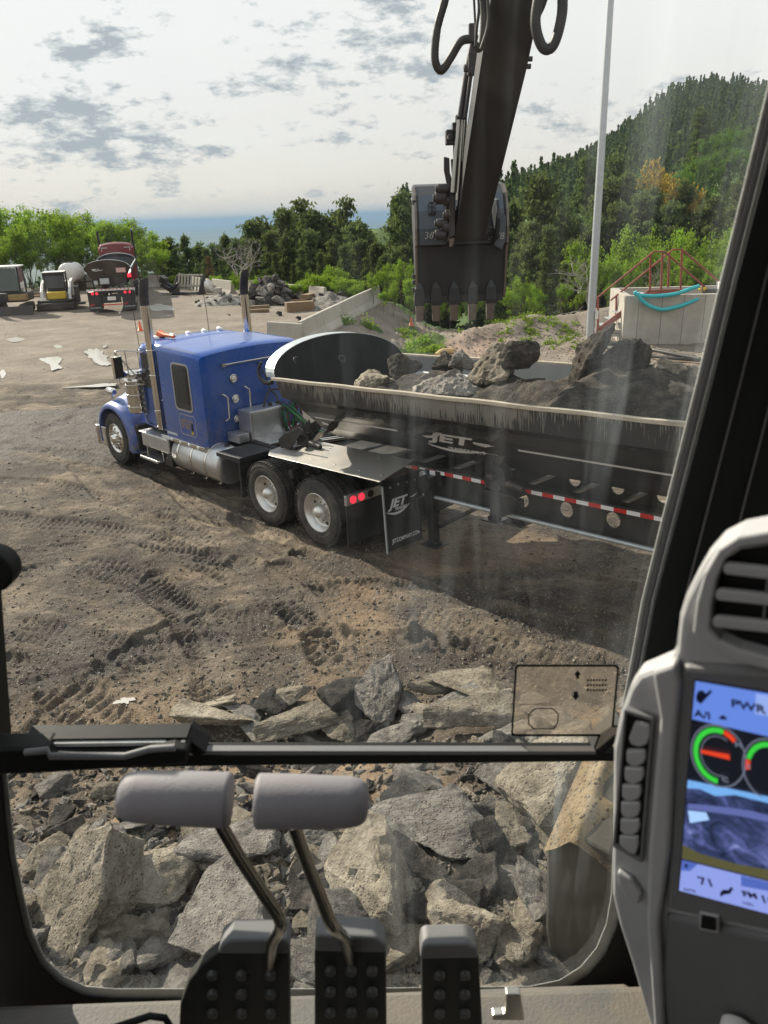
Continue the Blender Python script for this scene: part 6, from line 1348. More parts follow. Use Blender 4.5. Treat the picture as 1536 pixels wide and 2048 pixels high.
f = MB(); f.bb(2.21, 3.6, -1.0, 1.0, 1.0, 3.1); obj('day_cab', f, M['maroon'], rk_, .08); f = MB(); f.bb(3.61, 5.4, -.7, .7, .9, 2.2); f.bb(4.2, 5.2, -1.1, 1.1, .8, 1.4); obj('hood', f, M['maroon'], rk_, .15)
for s in (-1, 1):
    f = MB(); f.tube([(2.4, s*1.15, 1), (2.4, s*1.15, 3.8), (2.35, s*1.15, 4.0), (2.2, s*1.15, 4.15)], .08, 12); obj('exhaust_stack', f, M['chassis'], rk_)
    f = MB(); f.tube([(.53, s*.92, 2.9), (.53, s*.92, 3.12), (.53, s*.55, 3.12)], .02, 6); obj('lamp_trim', f, M['white_paint'], rk_)
    f = MB(); f.cyl((.7, s*.9, .7), (2.6, s*.9, .7), .32, n=20); obj('fuel_tank', f, M['aluminium'], rk_)
    for x in (-.9, .35-.0, 4.7):
        w_ = obj('wheel', tyre_mb((x, s*1.2, .5), (0, -s, 0), .5, .27, False), M['rubber'], rk_); obj('rim', rim_rear((x, s*1.188, .5), (0, -s, 0), .96), M['steel_wheel'], w_)
f = MB()
for s in (-1, 1): f.bb(-1.5, 5.3, s*.42-.05, s*.42+.05, .75, 1.0)
f.cyl((-.3, 0, 1.0), (-.3, 0, 1.1), .4, n=20); obj('chassis_frame', f, M['chassis'], rk_)
# ---------------------------------------------------------------- steel pole, wall block, stairs, pump
p = GH(1178, 703); d0 = (Y(1232, 0, p.y)-p)
po = thing('steel_pole', 'tall galvanised steel pole rising past the top of the picture', 'pole', onground(p.x, p.y))
f = MB(); f.rings([(Vector((0, 0, -.3)), .155), (Vector((0, 0, 4)), .145), (Vector((0, 0, 17)), .10)], 28, 0, True, True, (0, 0, 1)); obj('shaft', f, M['galvanised'], po)
f = MB(); f.cyl((.17, -.12, -.2), (.17, -.12, 1.25), .028, n=8); f.box((.17, -.14, 1.42), (.12, .10, .32)); obj('conduit_box', f, M['white_paint'], po, .01)
# block
bp = GH(1243, 690); ztop = Y(1253, 592, bp.y).z; bpr = GH(1393, 712); bdir = Vector((bpr.x-bp.x, bpr.y-bp.y, 0)).normalized(); bdir = Vector((1, -.12, 0)).normalized(); MBk = frame(Vector((bp.x, bp.y, bp.z)), bdir, Vector((-bdir.y, bdir.x, 0)))
hB = ztop-bp.z
bk = thing('concrete_wall_block', 'big pale cast concrete basin wall with board joints under the teal hoses', 'concrete structure', MBk)
f = MB(); f.bb(0, 7, 0, .3, -.4, hB); f.bb(0, .3, .3, 3.2, -.4, hB-.0); f.bb(0, 7, 3.2, 3.5, -.4, hB); obj('wall', f, M['concrete'], bk, .02)
f = MB()
for x in (.55, 1.45, 2.3, 3.1, 4.0, 5.0): f.bb(x, x+.012, -.004, .001, -.3, hB-.02)
obj('form_joint', f, M['chassis'], bk)
f = MB(); f.bb(.3, 7, .3, 3.2, hB-.5, hB-.45); o = obj('still_water', f, pm, bk)
# stairs over the wall: world points measured from the photo at their own depth
yb = bp.y
def SPx(px, py, dy): return Y(px, py, yb+dy)
stt = thing('red_steel_stairs', 'rust red steel crossover stairs with pipe handrails beside the concrete wall', 'stairs', Matrix.Translation(SPx(1248, 680, .9)))
rl = .022
def addrail(pts, dy, nm='handrail', r=.042):
    f = MB(); P = [SPx(a, b, dy) for a, b in pts]; f.tube(P, r, 8); f.v = f.v; obj(nm, local(stt, f), M['rust_red'], stt)
addrail([(1193, 597), (1308, 503), (1329, 503), (1400, 566), (1440, 600)], .6); addrail([(1221, 601), (1346, 499), (1364, 499), (1429, 556), (1470, 590)], 1.5)
for a, b, c_, d, dy in ((1301, 509, 1300, 583, .6), (1325, 504, 1322, 586, .6), (1196, 596, 1196, 657, .6), (1339, 504, 1336, 574, 1.5), (1364, 500, 1361, 580, 1.5), (1233, 592, 1232, 632, 1.5)):
    addrail([(a, b), (c_, d)], dy, 'rail_post', .048)
for dy in (.6, 1.5):
    f = MB(); f.prism([SPx(1188, 662, dy), SPx(1190, 673, dy), SPx(1300, 592, dy), SPx(1300, 578, dy)], (0, .05, 0)); f.prism([SPx(1300, 580, dy), SPx(1300, 592, dy), SPx(1366, 590, dy), SPx(1366, 578, dy)], (0, .05, 0)); obj('stringer', local(stt, f), M['rust_red'], stt)
for k in range(7):
    q0 = SPx(1194+16*k, 664-12.5*k, .64); f = MB(); f.box(q0+Vector((0, .42, 0)), (.28, .80, .03)); obj('stair_tread', local(stt, f), M['galvanised'], stt)
f = MB(); q0 = SPx(1335, 583, 1.05); f.box(q0, (1.3, .86, .04)); obj('platform', local(stt, f), M['galvanised'], stt)
f = MB()
for k in range(2): q = SPx(1250, 662+8*k, .4); f.box(q+Vector((-.35, .2, 0)), (.8, .35, .12))
o = obj('footing_block', local(stt, f), M['concrete'], stt)
# teal hoses
for pts, l in (([(1270, 583), (1276, 590), (1310, 592), (1350, 588), (1380, 578), (1398, 572)], 'upper teal suction hose running along the top of the concrete wall'), ([(1275, 586), (1284, 601), (1300, 612), (1325, 619), (1360, 612), (1396, 598)], 'lower teal hose sagging down over the face of the concrete wall')):
    f = MB(); f.tube([SPx(a, b, -.30) for a, b in pts], .075, 12, 0, 6); o = obj('teal_hose', f, M['teal_hose']); tag(o, l, 'hose', 'teal hoses on the wall')
pu = thing('water_pump', 'small pump with brass fittings on a stake at the wall top', 'pump', Matrix.Translation(SPx(1412, 600, .2)))
f = MB(); f.box((.2, .2, .25), (.5, .4, .35)); f.cyl((-.2, 0, .2), (.1, .1, .25), .12, n=14); obj('pump_body', f, M['iron'], pu, .03)
f = MB(); f.cyl((-.35, -.02, .42), (-.05, .0, .45), .06, n=12); f.cyl((-.15, -.1, .42), (-.15, .12, .45), .05, n=12); obj('brass_fitting', f, M['yellow'], pu, .01)
f = MB(); f.box((.62, .1, .38), (.35, .3, .6)); obj('control_case', f, M['white_paint'], pu, .02); f = MB(); f.box((-.3, -.22, .0), (.07, .05, 1.1)); obj('stake', f, M['wood'], pu, .005)
f = MB(); f.tube([SPx(1398, 590, -.05), SPx(1376, 590, -.1), SPx(1372, 612, -.1), SPx(1392, 636, -.08), SPx(1425, 642, -.08)], .018, 6, 0, 6); obj('cable', local(pu, f), M['galvanised'], pu)
for pts, r, mk, nm, l in (([(1192, 690), (1215, 691), (1260, 694), (1320, 706), (1400, 722)], .07, 'black_hose', 'black_pipe', 'upper black pipe snaking over the gravel from the pole'), ([(1200, 697), (1240, 704), (1290, 716), (1400, 725)], .07, 'black_hose', 'black_pipe', 'lower black pipe on the gravel below the concrete wall'), ([(1284, 719), (1340, 724), (1400, 729)], .04, 'wood', 'orange_pipe', 'thin orange brown pipe lying in front of the black pipes')):
    f = MB(); P = [GH(a, b) for a, b in pts]; f.tube([q+Vector((0, 0, r)) for q in P], r, 10, 0, 6); o = obj(nm, f, M[mk]); tag(o, l, 'pipe', 'pipes on the gravel')
f = MB(); P = [GH(a, b) for a, b in ((872, 716), (885, 707), (905, 706))]; f.tube([q+Vector((0, 0, .08)) for q in P], .13, 10, 0, 5); o = obj('straw_roll', f, mat('straw', (.5, .36, .16), .9, bump=.5)); tag(o, 'tan straw erosion roll at the foot of the cut slope', 'straw roll')
p = GH(822, 652); f = MB(); f.rings([(Vector((0, 0, 0)), .16), (Vector((0, 0, .04)), .16), (Vector((0, 0, .04)), .1), (Vector((0, 0, .4)), .03)], 12, 0, True, True, (0, 0, 1)); o = thing('traffic_cone', 'faded orange cone on the bank to the left below the bucket', 'cone', onground(p.x, p.y)); obj('cone', f, M['orange'], o)
# ---------------------------------------------------------------- the excavator we sit in
ex = thing('excavator', 'excavator seen from its own seat, black arm and toothed bucket hanging over the trailer', 'excavator', Matrix.Translation((.6, -1.2, HZ(.6, -1.2))))
def EP(name, mb, mt, parent=None, **k):
    """part given in world space"""
    return obj(name, local(ex, mb), mt, parent or ex, **k)
# --- arm
def box8(q):
    f = MB(); f.add(q, [(0,1,2,3),(7,6,5,4),(0,4,5,1),(1,5,6,2),(2,6,7,3),(3,7,4,0)]); return f
yb0, yt0 = 8.25, 5.9
sL = [(911, 470, yb0), (961, 143, 7.0), (1035, -330, yt0)]; sR = [(968, 482, yb0), (1050, 143, 7.0), (1148, -330, yt0)]
rows = []
for (a, b) in zip(sL, sR):
    l_, r_ = Y(*a), Y(*b); r_.z = l_.z*.5+r_.z*.5; l_.z = r_.z; th = Vector((0, .30+.10*(8.25-a[2]), .05)); rows.append([l_, r_, r_+th, l_+th])
f = MB(); f.sheet(rows, 0, False, True); f.add(rows[0], [(0,1,2,3)]); f.add(rows[-1], [(3,2,1,0)]); arm = EP('arm', f, M['arm_paint'], bevel=.008)
f = MB()
for i in range(2):
    a, b = rows[i], rows[i+1]
    for k, (p, q) in enumerate(((a[0], b[0]), (a[1], b[1]))): sweepbox(f, [p, q], Vector((.008, 0, 0)), Vector((0, .012, 0)))
EP('arm_edge_weld', f, M['arm_paint'], arm)
f = MB(); p = (rows[0][0]+rows[0][1])/2; f.cyl(p+Vector((-.20, .12, .05)), p+Vector((.20, .12, .05)), .085, n=24); f.cyl(p+Vector((-.24, .12, .05)), p+Vector((.24, .12, .05)), .05, n=20); EP('arm_pin', f, M['iron'], bevel=.006)
for px, py in ((1057, 118), (1054, 133)): f = MB(); q = Y(px, py, 7.0); f.cyl(q, q+Vector((.03, 0, 0)), .02, n=10); EP('grease_fitting', f, M['iron'])
# --- bucket cylinder, guide links
def PT(l, yd): return [Y(a, b, yd) for a, b in l]
f = MB(); f.tube(PT([(950, 70), (935, 143)], 7.6), .032, 14); f.tube(PT([(935, 143), (921, 234)], 7.75), .030, 16); f.tube(PT([(946, 120), (930, 236)], 7.7), .018, 10); EP('bucket_cylinder', f, M['iron'])
f = MB(); q = Y(948, 128, 7.6); f.box(q, (.11, .12, .17)); f.cyl(q+Vector((-.09, 0, -.03)), q+Vector((-.02, 0, -.03)), .03, n=12); f.cyl(q+Vector((0, -.07, -.06)), q+Vector((0, .0, -.06)), .035, n=14); f.box(Y(943, 66, 7.55), (.05, .05, .14)); EP('valve_block', f, M['iron'], bevel=.008)
f = MB(); f.tube(PT([(920, 240), (914, 300), (907, 385)], 8.0), .030, 12); f.tube(PT([(926, 240), (915, 400)], 8.0), .022, 10); f.tube(PT([(935, 250), (920, 400)], 8.05), .03, 10); EP('cylinder_rod', f, M['lever_chrome'])
f = MB(); q = Y(900, 275, 8.1); f.box(q, (.085, .12, .13)); f.cyl(q+Vector((0, -.08, 0)), q+Vector((0, -.06, 0)), .03, n=14); EP('clevis', f, M['iron'], bevel=.01)
f = MB()
for dx in (0, .10):
    o_ = Vector((dx, 0, 0))
    f.prism([p+o_ for p in PT([(906, 268), (915, 268), (917, 330), (920, 385), (908, 388), (906, 330)], 8.1)], (.02, 0, 0))
for q in (Y(922, 245, 8.1), Y(915, 260, 8.1)): f.box(q, (.10, .12, .12))
EP('guide_link', f, M['arm_paint'], bevel=.006)
f = MB(); f.prism(PT([(888, 313), (899, 316), (900, 345), (908, 372), (913, 380), (905, 385), (893, 365), (888, 340)], 8.25), (0, .05, 0)); f.prism(PT([(902, 318), (908, 318), (912, 375), (906, 378)], 8.25), (0, .05, 0)); EP('curved_link', f, M['iron'], bevel=.006)
f = MB()
for px, py, r in ((885, 378, .05), (880, 396, .06), (896, 402, .045), (883, 447, .045), (880, 470, .05), (896, 455, .06), (900, 430, .05)):
    q = Y(px, py, 8.2); f.cyl(q+Vector((-.05, 0, 0)), q+Vector((.06, 0, 0)), r, n=16)
    f.cyl(q+Vector((-.07, 0, 0)), q+Vector((-.05, 0, 0)), r*.6, n=12)
f.prism(PT([(888, 372), (912, 374), (908, 450), (892, 486), (884, 480), (892, 430)], 8.22), (0, .04, 0)); f.prism(PT([(900, 390), (911, 392), (910, 470), (898, 476)], 8.12), (0, .05, 0))
EP('bucket_linkage', f, M['iron'], bevel=.004)
f = MB(); f.prism(PT([(898, 478), (905, 476), (903, 492), (899, 494)], 8.1), (.02, .02, 0)); EP('dirt_clod', f, M['tooth_steel'])
# --- bucket: rolled back shell facing the cab, side plates, lip and five teeth
BX0, BX1 = Y(836, 480, 8.75).x, Y(1006, 480, 8.75).x
def bz(py, yd): return Y(915, py, yd).z
prof_b = [(9.55, bz(372, 9.55)), (9.2, bz(366, 9.2)), (8.98, bz(370, 8.98)), (8.80, bz(388, 8.80)), (8.68, bz(420, 8.68)), (8.62, bz(455, 8.62)), (8.62, bz(488, 8.62)), (8.66, bz(492, 8.66)), (8.70, bz(545, 8.70)), (8.76, bz(598, 8.76))]
f = MB(); f.sheet([[Vector((x, a, b)) for a, b in prof_b] for x in (BX0, BX1)], 0, False)
inn = [(a+.02, b) for a, b in prof_b]; f.sheet([[Vector((x, a+.025, b-.01)) for a, b in prof_b] for x in (BX0+.02, BX1-.02)], 0, False)
bu = EP('bucket', f, M['bucket_paint'])
f = MB(); f.sheet([[Vector((x, a-.006, b)) for a, b in prof_b[3:7]] for x in (BX0+.01, BX1-.01)], 0, False); f.sheet([[Vector((x, a-.001, b)) for a, b in prof_b[3:7]] for x in (BX0+.01, BX1-.01)], 0, False); EP('worn_lit_plate', f, M['bucket_light'], bu)  # paler upper shell: worn steel, with light on its upturned face painted in
for x, s in ((BX0, -1), (BX1, 1)):
    f = MB(); P = [Vector((x, a-.012, b)) for a, b in prof_b] + [Vector((x, 9.05, bz(600, 8.9))), Vector((x, 9.6, bz(430, 9.5)))]
    f.prism(P, (s*.022, 0, 0)); sp_ = EP('side_plate', f, M['bucket_paint'], bu, bevel=.004)
    f = MB(); sweepbox(f, [Vector((x+s*.026, a-.012, b)) for a, b in prof_b[2:]], Vector((.012, 0, 0)), Vector((0, .014, 0))); EP('worn_rim', f, M['tooth_steel'], bu)
f = MB(); q0, q1 = Y(1000, 425, 8.6), Y(1012, 480, 8.6); f.prism([Y(988, 424, 8.6), Y(1006, 424, 8.6), Y(1012, 436, 8.6), Y(1012, 480, 8.6), Y(1004, 500, 8.6), Y(988, 490, 8.6)], (0, .06, 0)); EP('side_cutter', f, M['bucket_light'], bu, bevel=.006)
for py in (548, 575, 400, 560): f = MB(); q = Y(828, py+5, 8.75); f.box(q, (.04, .06, .05)); EP('side_bolt', f, M['iron'], bu, bevel=.006)
# ears
for px in (893, 985):
    f = MB(); x = Y(px, 440, 8.5).x; f.prism([Vector((x, 8.75, bz(395, 8.75))), Vector((x, 8.30, bz(402, 8.30))), Vector((x, 8.18, bz(440, 8.2))), Vector((x, 8.25, bz(478, 8.25))), Vector((x, 8.6, bz(490, 8.6)))], (.035, 0, 0)); EP('bucket_ear', f, M['bucket_paint'], bu, bevel=.005)
f = MB(); P = [(a, b) for a, b in rrect(0, 1, 0, 1, .25)]; q0 = Y(855, 404, 8.70); q1 = Y(870, 428, 8.66)
f.ring_prism([Vector((q0.x+a*.085, 8.70-.05*(1-b), q1.z+b*(q0.z-q1.z))) for a, b in P], [Vector((q0.x+.015+a*.055, 8.70-.05*(1-b), q1.z+.02+b*(q0.z-q1.z-.04))) for a, b in P], (0, -.02, 0))
f.box((q0.x+.042, 8.655, (q0.z+q1.z)/2), (.012, .02, .08)); EP('tie_down_eye', f, M['iron'], bu)
# lip, adapters, teeth
f = MB(); f.bb(BX0-.01, BX1+.01, 8.74, 8.80, bz(602, 8.76)-.012, bz(590, 8.76)); EP('cutting_lip', f, M['bucket_paint'], bu, bevel=.006)
for k, px in enumerate((839, 872, 908, 945, 981)):
    x = Y(px, 600, 8.74).x; zt, zm, zb_ = bz(562, 8.7), bz(600, 8.7), bz(641, 8.75)
    f = MB(); rows = []
    for t_, hw_, y_ in ((0, .012, 8.71), (.35, .05, 8.69), (1.0, .062, 8.69), (1.25, .055, 8.70)): z_ = zt+(zm-zt)*t_; rows.append([Vector((x-hw_, y_, z_)), Vector((x+hw_, y_, z_)), Vector((x+hw_, 8.82, z_)), Vector((x-hw_, 8.82, z_))])
    f.sheet(rows, 0, False, True); f.add(rows[0], [(0,1,2,3)]); f.add(rows[-1], [(3,2,1,0)]); EP('tooth_adapter', f, M['bucket_paint'], bu, bevel=.008)
    f = MB(); rows = []
    for t_, hw_, d0, d1 in ((0, .050, -.045, .05), (.25, .044, -.04, .05), (1.0, .040, .0, .035)): z_ = zm-.02+(zb_-zm+.02)*t_; rows.append([Vector((x-hw_, 8.75+d0, z_)), Vector((x+hw_, 8.75+d0, z_)), Vector((x+hw_, 8.75+d1, z_)), Vector((x-hw_, 8.75+d1, z_))])
    f.sheet(rows, 0, False, True); f.add(rows[0], [(0,1,2,3)]); f.add(rows[-1], [(3,2,1,0)]); EP('bucket_tooth', f, M['tooth_steel'], bu, bevel=.006)
M['chalk'] = mat('chalk', (.42, .42, .40), .9)
for txt, px, py, sz in (("36'", 848, 478, .10), ('2478', 972, 480, .095)):
    q = Y(px, py, 8.59 if px < 900 else 8.50); o = EP('chalk_number', text_mb(txt, sz, frame(q, (1, 0, .02), (0, .05, 1)), ext=.001, shear=.15), M['chalk'], bu, fixn=False)
# --- hoses
def hose(pts, yd, r, name='hydraulic_hose', mk='black_hose', rib=True):
    P = PT(pts, yd) if not hasattr(yd, '__len__') else [Y(a, b, c) for (a, b), c in zip(pts, yd)]
    C_ = catmull(P, 14); f = MB(); f.tube(C_, (lambda u: r*(1+.07*(int(u*(len(C_)-1)) % 2))) if rib else r, 12); return EP(name, f, M[mk])
hose([(905, -60), (890, 0), (874, 60), (870, 118), (882, 141), (900, 118), (921, 84), (940, 78)], 6.8, .030)
hose([(958, -80), (968, 20), (965, 80), (958, 97), (950, 90)], 6.7, .028)
hose([(950, -60), (958, 10), (953, 60), (952, 95)], 6.85, .012, rib=False); hose([(944, -60), (948, 0), (952, 80)], 6.9, .009, rib=False); hose([(962, -60), (975, 0), (976, 50), (962, 98)], 6.6, .012, rib=False)
hose([(1098, -80), (1078, -10), (1071, 45), (1080, 85), (1093, 99), (1108, 88), (1121, 45), (1125, 0), (1118, -80)], 6.1, .034)
hose([(1100, -40), (1085, 10), (1070, 40)], 6.2, .022)
# --- boom, house, undercarriage (outside the picture, kept simple but real)
f = MB(); ja = (rows and Y(1090, -330, 5.9)); sweepbox(f, [Vector((1.5, -1.0, 3.2)), Vector((1.5, 1.4, 7.2)), Vector((1.45, 3.2, 8.9)), Vector((ja.x+.1, 5.6, ja.z+.5))], Vector((.22, 0, 0)), Vector((0, -.15, .26))); EP('boom', f, M['arm_paint'], bevel=.02)
zg = HZ(.6, -1.2)
f = MB(); f.bb(.75, 2.3, -5.2, -.3, 3.0, 4.3); f.bb(-.8, .74, -5.2, -1.2, 3.0, 4.3); EP('engine_house', f, M['cab_black'], bevel=.08)
f = MB(); f.bb(-.8, 2.3, -4.6, .6, 2.75, 2.99); f.cyl((.75, -1.2, 2.3), (.75, -1.2, 2.75), .8, n=30); EP('swing_deck', f, M['iron'], bevel=.03)
for x in (-.55, 2.05):
    f = MB(); f.prism([(x-.3, -3.6, zg+.45), (x-.3, -3.3, zg+.02), (x-.3, .6, zg+.02), (x-.3, .95, zg+.5), (x-.3, .6, zg+.95), (x-.3, -3.3, zg+.95)], (.6, 0, 0)); EP('crawler_track', f, M['iron'], bevel=.06)
# --- cab shell around the seat
BARY = .86; P0 = Y(768, 1515, BARY)
un = Vector((0, -.20, 1)).normalized(); wn_ = Vector((1, 0, 0)).cross(un).normalized()      # upper windshield plane normal
if wn_.y > 0: wn_ = -wn_
def UW(px, py, off=0.0): return onplane(px, py, P0 + wn_*off, wn_)        # off > 0: toward the seat
ln_ = Vector((0, -1, 0))
def LW(px, py, off=0.0): return onplane(px, py, P0 + ln_*off, ln_)
f = MB(); zc = EYE.z
f.bb(-.62, .95, -.95, .60, zc+.62, zc+.70); EP('cab_roof', f, M['cab_plastic_dark'], bevel=.02)
f = MB(); f.bb(-.62, .95, -1.0, -.95, zc-1.25, zc+.62); EP('rear_wall', f, M['cab_plastic_dark'])
f = MB(); f.bb(.85, .90, -.95, .45, zc-1.25, zc+.62); EP('right_wall', f, M['cab_black'])
f = MB(); f.bb(-.62, -.57, -.95, .70, zc-1.25, zc-.55); f.bb(-.62, -.57, .58, .66, zc-.55, zc+.62); f.bb(-.62, -.57, -.95, -.85, zc-.55, zc+.62); EP('door_frame', f, M['cab_black'])
f = MB(); f.bb(-.7, .9, -.95, .40, zc-1.32, zc-1.26); EP('cab_floor', f, M['cab_floor'])
f = MB(); f.bb(-.25, .25, -.75, -.25, zc-.95, zc-.75); f.bb(-.25, .25, -.85, -.75, zc-.75, zc-.25); EP('seat', f, M['cab_black'], bevel=.04)
# panes
def glass(name, dust_amt):
    m_ = bpy.data.materials.new(name); m_.use_nodes = True; t = m_.node_tree; t.nodes.clear()
    tr_ = N(t, 'ShaderNodeBsdfTransparent'); tr_.inputs[0].default_value = (.93, .955, .945, 1); gl = N(t, 'ShaderNodeBsdfGlossy'); gl.inputs['Roughness'].default_value = .03
    lw = N(t, 'ShaderNodeLayerWeight', i_Blend=.5); fc = mth(t, 'MULTIPLY_ADD', mth(t, 'POWER', lw.outputs['Facing'], 4.0), .45, .025); mx = N(t, 'ShaderNodeMixShader'); LK(t, fc, mx.inputs[0]); LK(t, tr_.outputs[0], mx.inputs[1]); LK(t, gl.outputs[0], mx.inputs[2])
    tcn = N(t, 'ShaderNodeTexCoord'); mp = N(t, 'ShaderNodeMapping'); mp.inputs['Scale'].default_value = (34, 3, 1.8); LK(t, tcn.outputs['Object'], mp.inputs[0])
    n1 = N(t, 'ShaderNodeTexNoise', i_Scale=1.0, i_Detail=4.0, i_Distortion=.8); LK(t, mp.outputs[0], n1.inputs['Vector']); n2 = N(t, 'ShaderNodeTexNoise', i_Scale=5.0, i_Detail=5.0); LK(t, tcn.outputs['Object'], n2.inputs['Vector'])
    s = mth(t, 'MULTIPLY', ramp(t, [(.48, (.12,)*3), (.75, (1,)*3)], n1.outputs[0]).outputs[0], ramp(t, [(.40, (.15,)*3), (.7, (1,)*3)], n2.outputs[0]).outputs[0])
    sp = N(t, 'ShaderNodeSeparateXYZ'); LK(t, tcn.outputs['Object'], sp.inputs[0]); rt_ = ramp(t, [(.35, (.25,)*3), (.62, (1,)*3)], mth(t, 'MULTIPLY_ADD', sp.outputs[0], .8, .93)); s = mth(t, 'MULTIPLY', s, rt_.outputs[0])
    df = N(t, 'ShaderNodeBsdfTranslucent'); df.inputs[0].default_value = (.60, .68, .72, 1); m2 = N(t, 'ShaderNodeMixShader'); LK(t, mth(t, 'MULTIPLY', s, dust_amt), m2.inputs[0]); LK(t, mx.outputs[0], m2.inputs[1]); LK(t, df.outputs[0], m2.inputs[2])
    o = N(t, 'ShaderNodeOutputMaterial'); LK(t, m2.outputs[0], o.inputs[0]); return m_
f = MB(); f.add([UW(-60, 1508), UW(1240, 1508), UW(1620, -40), UW(1620, -400), UW(-300, -400)], [(0,1,2,3,4)]); EP('windshield', f, glass('windshield_glass', .115), fixn=False)
f = MB(); f.add([LW(-20, 1520), LW(1240, 1520), LW(1240, 1990), LW(-20, 1990)], [(0,1,2,3)]); EP('lower_window', f, glass('lower_glass', .14), fixn=False)
# crossbar and latch
f = MB(); f.prism([LW(-140, 1510, .03), LW(1236, 1510, .03), LW(1236, 1524, .03), LW(400, 1534, .03), (LW(-140, 1548, .03))], (0, .028, 0)); EP('crossbar', f, M['cab_black'], bevel=.003)
f = MB(); f.prism([LW(395, 1502, .035), LW(1192, 1503, .035), LW(1192, 1509, .035), LW(395, 1510, .035)], (0, .012, 0)); EP('crossbar_trim', f, M['cab_plastic_dark'], bevel=.001)
f = MB(); f.prism([LW(1186, 1507, .03), LW(1248, 1455, .03), LW(1256, 1462, .03), LW(1200, 1516, .03)], (0, .04, 0)); f.prism([LW(372, 1476, .04), LW(384, 1484, .04), LW(412, 1506, .04), LW(396, 1516, .04), LW(366, 1500, .04)], (0, .04, 0)); EP('corner_gusset', f, M['cab_black'], bevel=.002)
f = MB(); f.prism([LW(46, 1479, .045), LW(374, 1475, .045), LW(374, 1483, .045), LW(46, 1488, .045)], (0, .03, 0)); EP('latch_rail', f, M['cab_black'], bevel=.001)
f = MB(); f.prism([LW(46, 1488, .05), LW(370, 1484, .05), LW(370, 1491, .05), LW(46, 1496, .05)], (0, .02, 0)); EP('latch_trim', f, M['cab_seal'], bevel=.001)
f = MB(); f.prism([LW(a, b, .065) for a, b in ((-60, 1500), (95, 1497), (100, 1510), (200, 1512), (262, 1511), (300, 1502), (345, 1498), (374, 1502), (374, 1530), (60, 1550), (-60, 1552))], (0, .035, 0)); EP('latch_handle', f, M['cab_black'], bevel=.006, seg=3)
f = MB(); P = [LW(a, b, .075) for a, b in ((50, 1505), (95, 1500), (100, 1512), (250, 1512), (300, 1498), (350, 1495))]; f.tube(P, .0045, 8); EP('latch_pull', f, M['cab_plastic_dark'])
# frame round the lower window with its pale seal
inner = [(15, 1545), (22, 1620), (32, 1710), (48, 1790), (66, 1862), (92, 1918), (128, 1952), (172, 1972), (230, 1977), (640, 1977), (1060, 1972), (1118, 1960), (1160, 1934), (1192, 1896), (1212, 1848), (1222, 1790), (1226, 1700), (1228, 1522)]
sealo = [(2, 1545), (8, 1622), (18, 1714), (34, 1798), (52, 1872), (80, 1932), (118, 1970), (166, 1992), (228, 1998), (640, 1998), (1066, 1993), (1128, 1981), (1176, 1952), (1211, 1910), (1234, 1856), (1246, 1794), (1250, 1700), (1252, 1522)]
outer = [(-700, 1545), (-700, 1622), (-700, 1714), (-700, 1798), (-700, 1872), (-700, 2000), (-500, 2250), (-200, 2300), (228, 2300), (640, 2300), (1066, 2300), (1128, 2300), (1400, 2300), (1500, 2200), (1600, 2000), (1600, 1794), (1600, 1700), (1600, 1522)]
def strip(A_, B_, W_, off, th, name, mk, bv=.002):
    f = MB(); rows = [[W_(*a, off), W_(*b, off), W_(*b, off-th), W_(*a, off-th)] for a, b in zip(A_, B_)]; f.sheet(rows, 0, False, True); f.add(rows[0], [(0,1,2,3)]); f.add(rows[-1], [(3,2,1,0)]); return EP(name, f, M[mk], bevel=bv)
strip(inner, sealo, LW, .012, .02, 'window_seal', 'cab_seal'); strip(sealo, outer, LW, .02, .05, 'front_frame', 'cab_black')
f = MB(); f.prism([LW(-700, 1700, .02), LW(-8, 1545, .02), LW(-14, 1470, .02), LW(-60, 900, .02), LW(-700, 900, .02)], (0, .05, 0)); EP('left_pillar', f, M['cab_black'])
f = MB(); q = LW(-22, 1146, .06); f.cyl(q+Vector((0, .03, 0)), q, .026, n=24); EP('wiper_knob', f, M['cab_black'], bevel=.004)
# right pillar: seal, mullions and the dark post
sl0 = [(1700, -500), (1590, -50), (1536, 168), (1487, 370), (1440, 560), (1393, 760), (1320, 1050), (1283, 1200), (1252, 1370), (1236, 1455)]
def shift(L_, k0, k1): n = len(L_); return [(a+k0+(k1-k0)*i/(n-1), b) for i, (a, b) in enumerate(L_)]
s1 = shift(sl0, 14, 9); s2 = shift(sl0, 30, 18); s3 = shift(sl0, 40, 24); s4 = shift(sl0, 600, 600)
strip(sl0, s1, UW, .012, .02, 'pillar_seal', 'cab_seal'); strip(s1, s2, UW, .016, .02, 'pillar_trim', 'cab_plastic_dark'); strip(s2, s3, UW, .020, .02, 'pillar_lip', 'cab_seal', .001); strip(s3, s4, UW, .028, .05, 'right_pillar', 'pillar_dark')
for k0, k1, mk in ((95, 80, 'cab_plastic_dark'), (165, 150, 'cab_plastic_dark'), (215, 215, 'cab_seal')):
    strip(shift(sl0, k0, k1), shift(sl0, k0+(5 if mk != 'cab_seal' else 3), k1+(5 if mk != 'cab_seal' else 3)), UW, .034, .006, 'pillar_ridge', mk, 0)
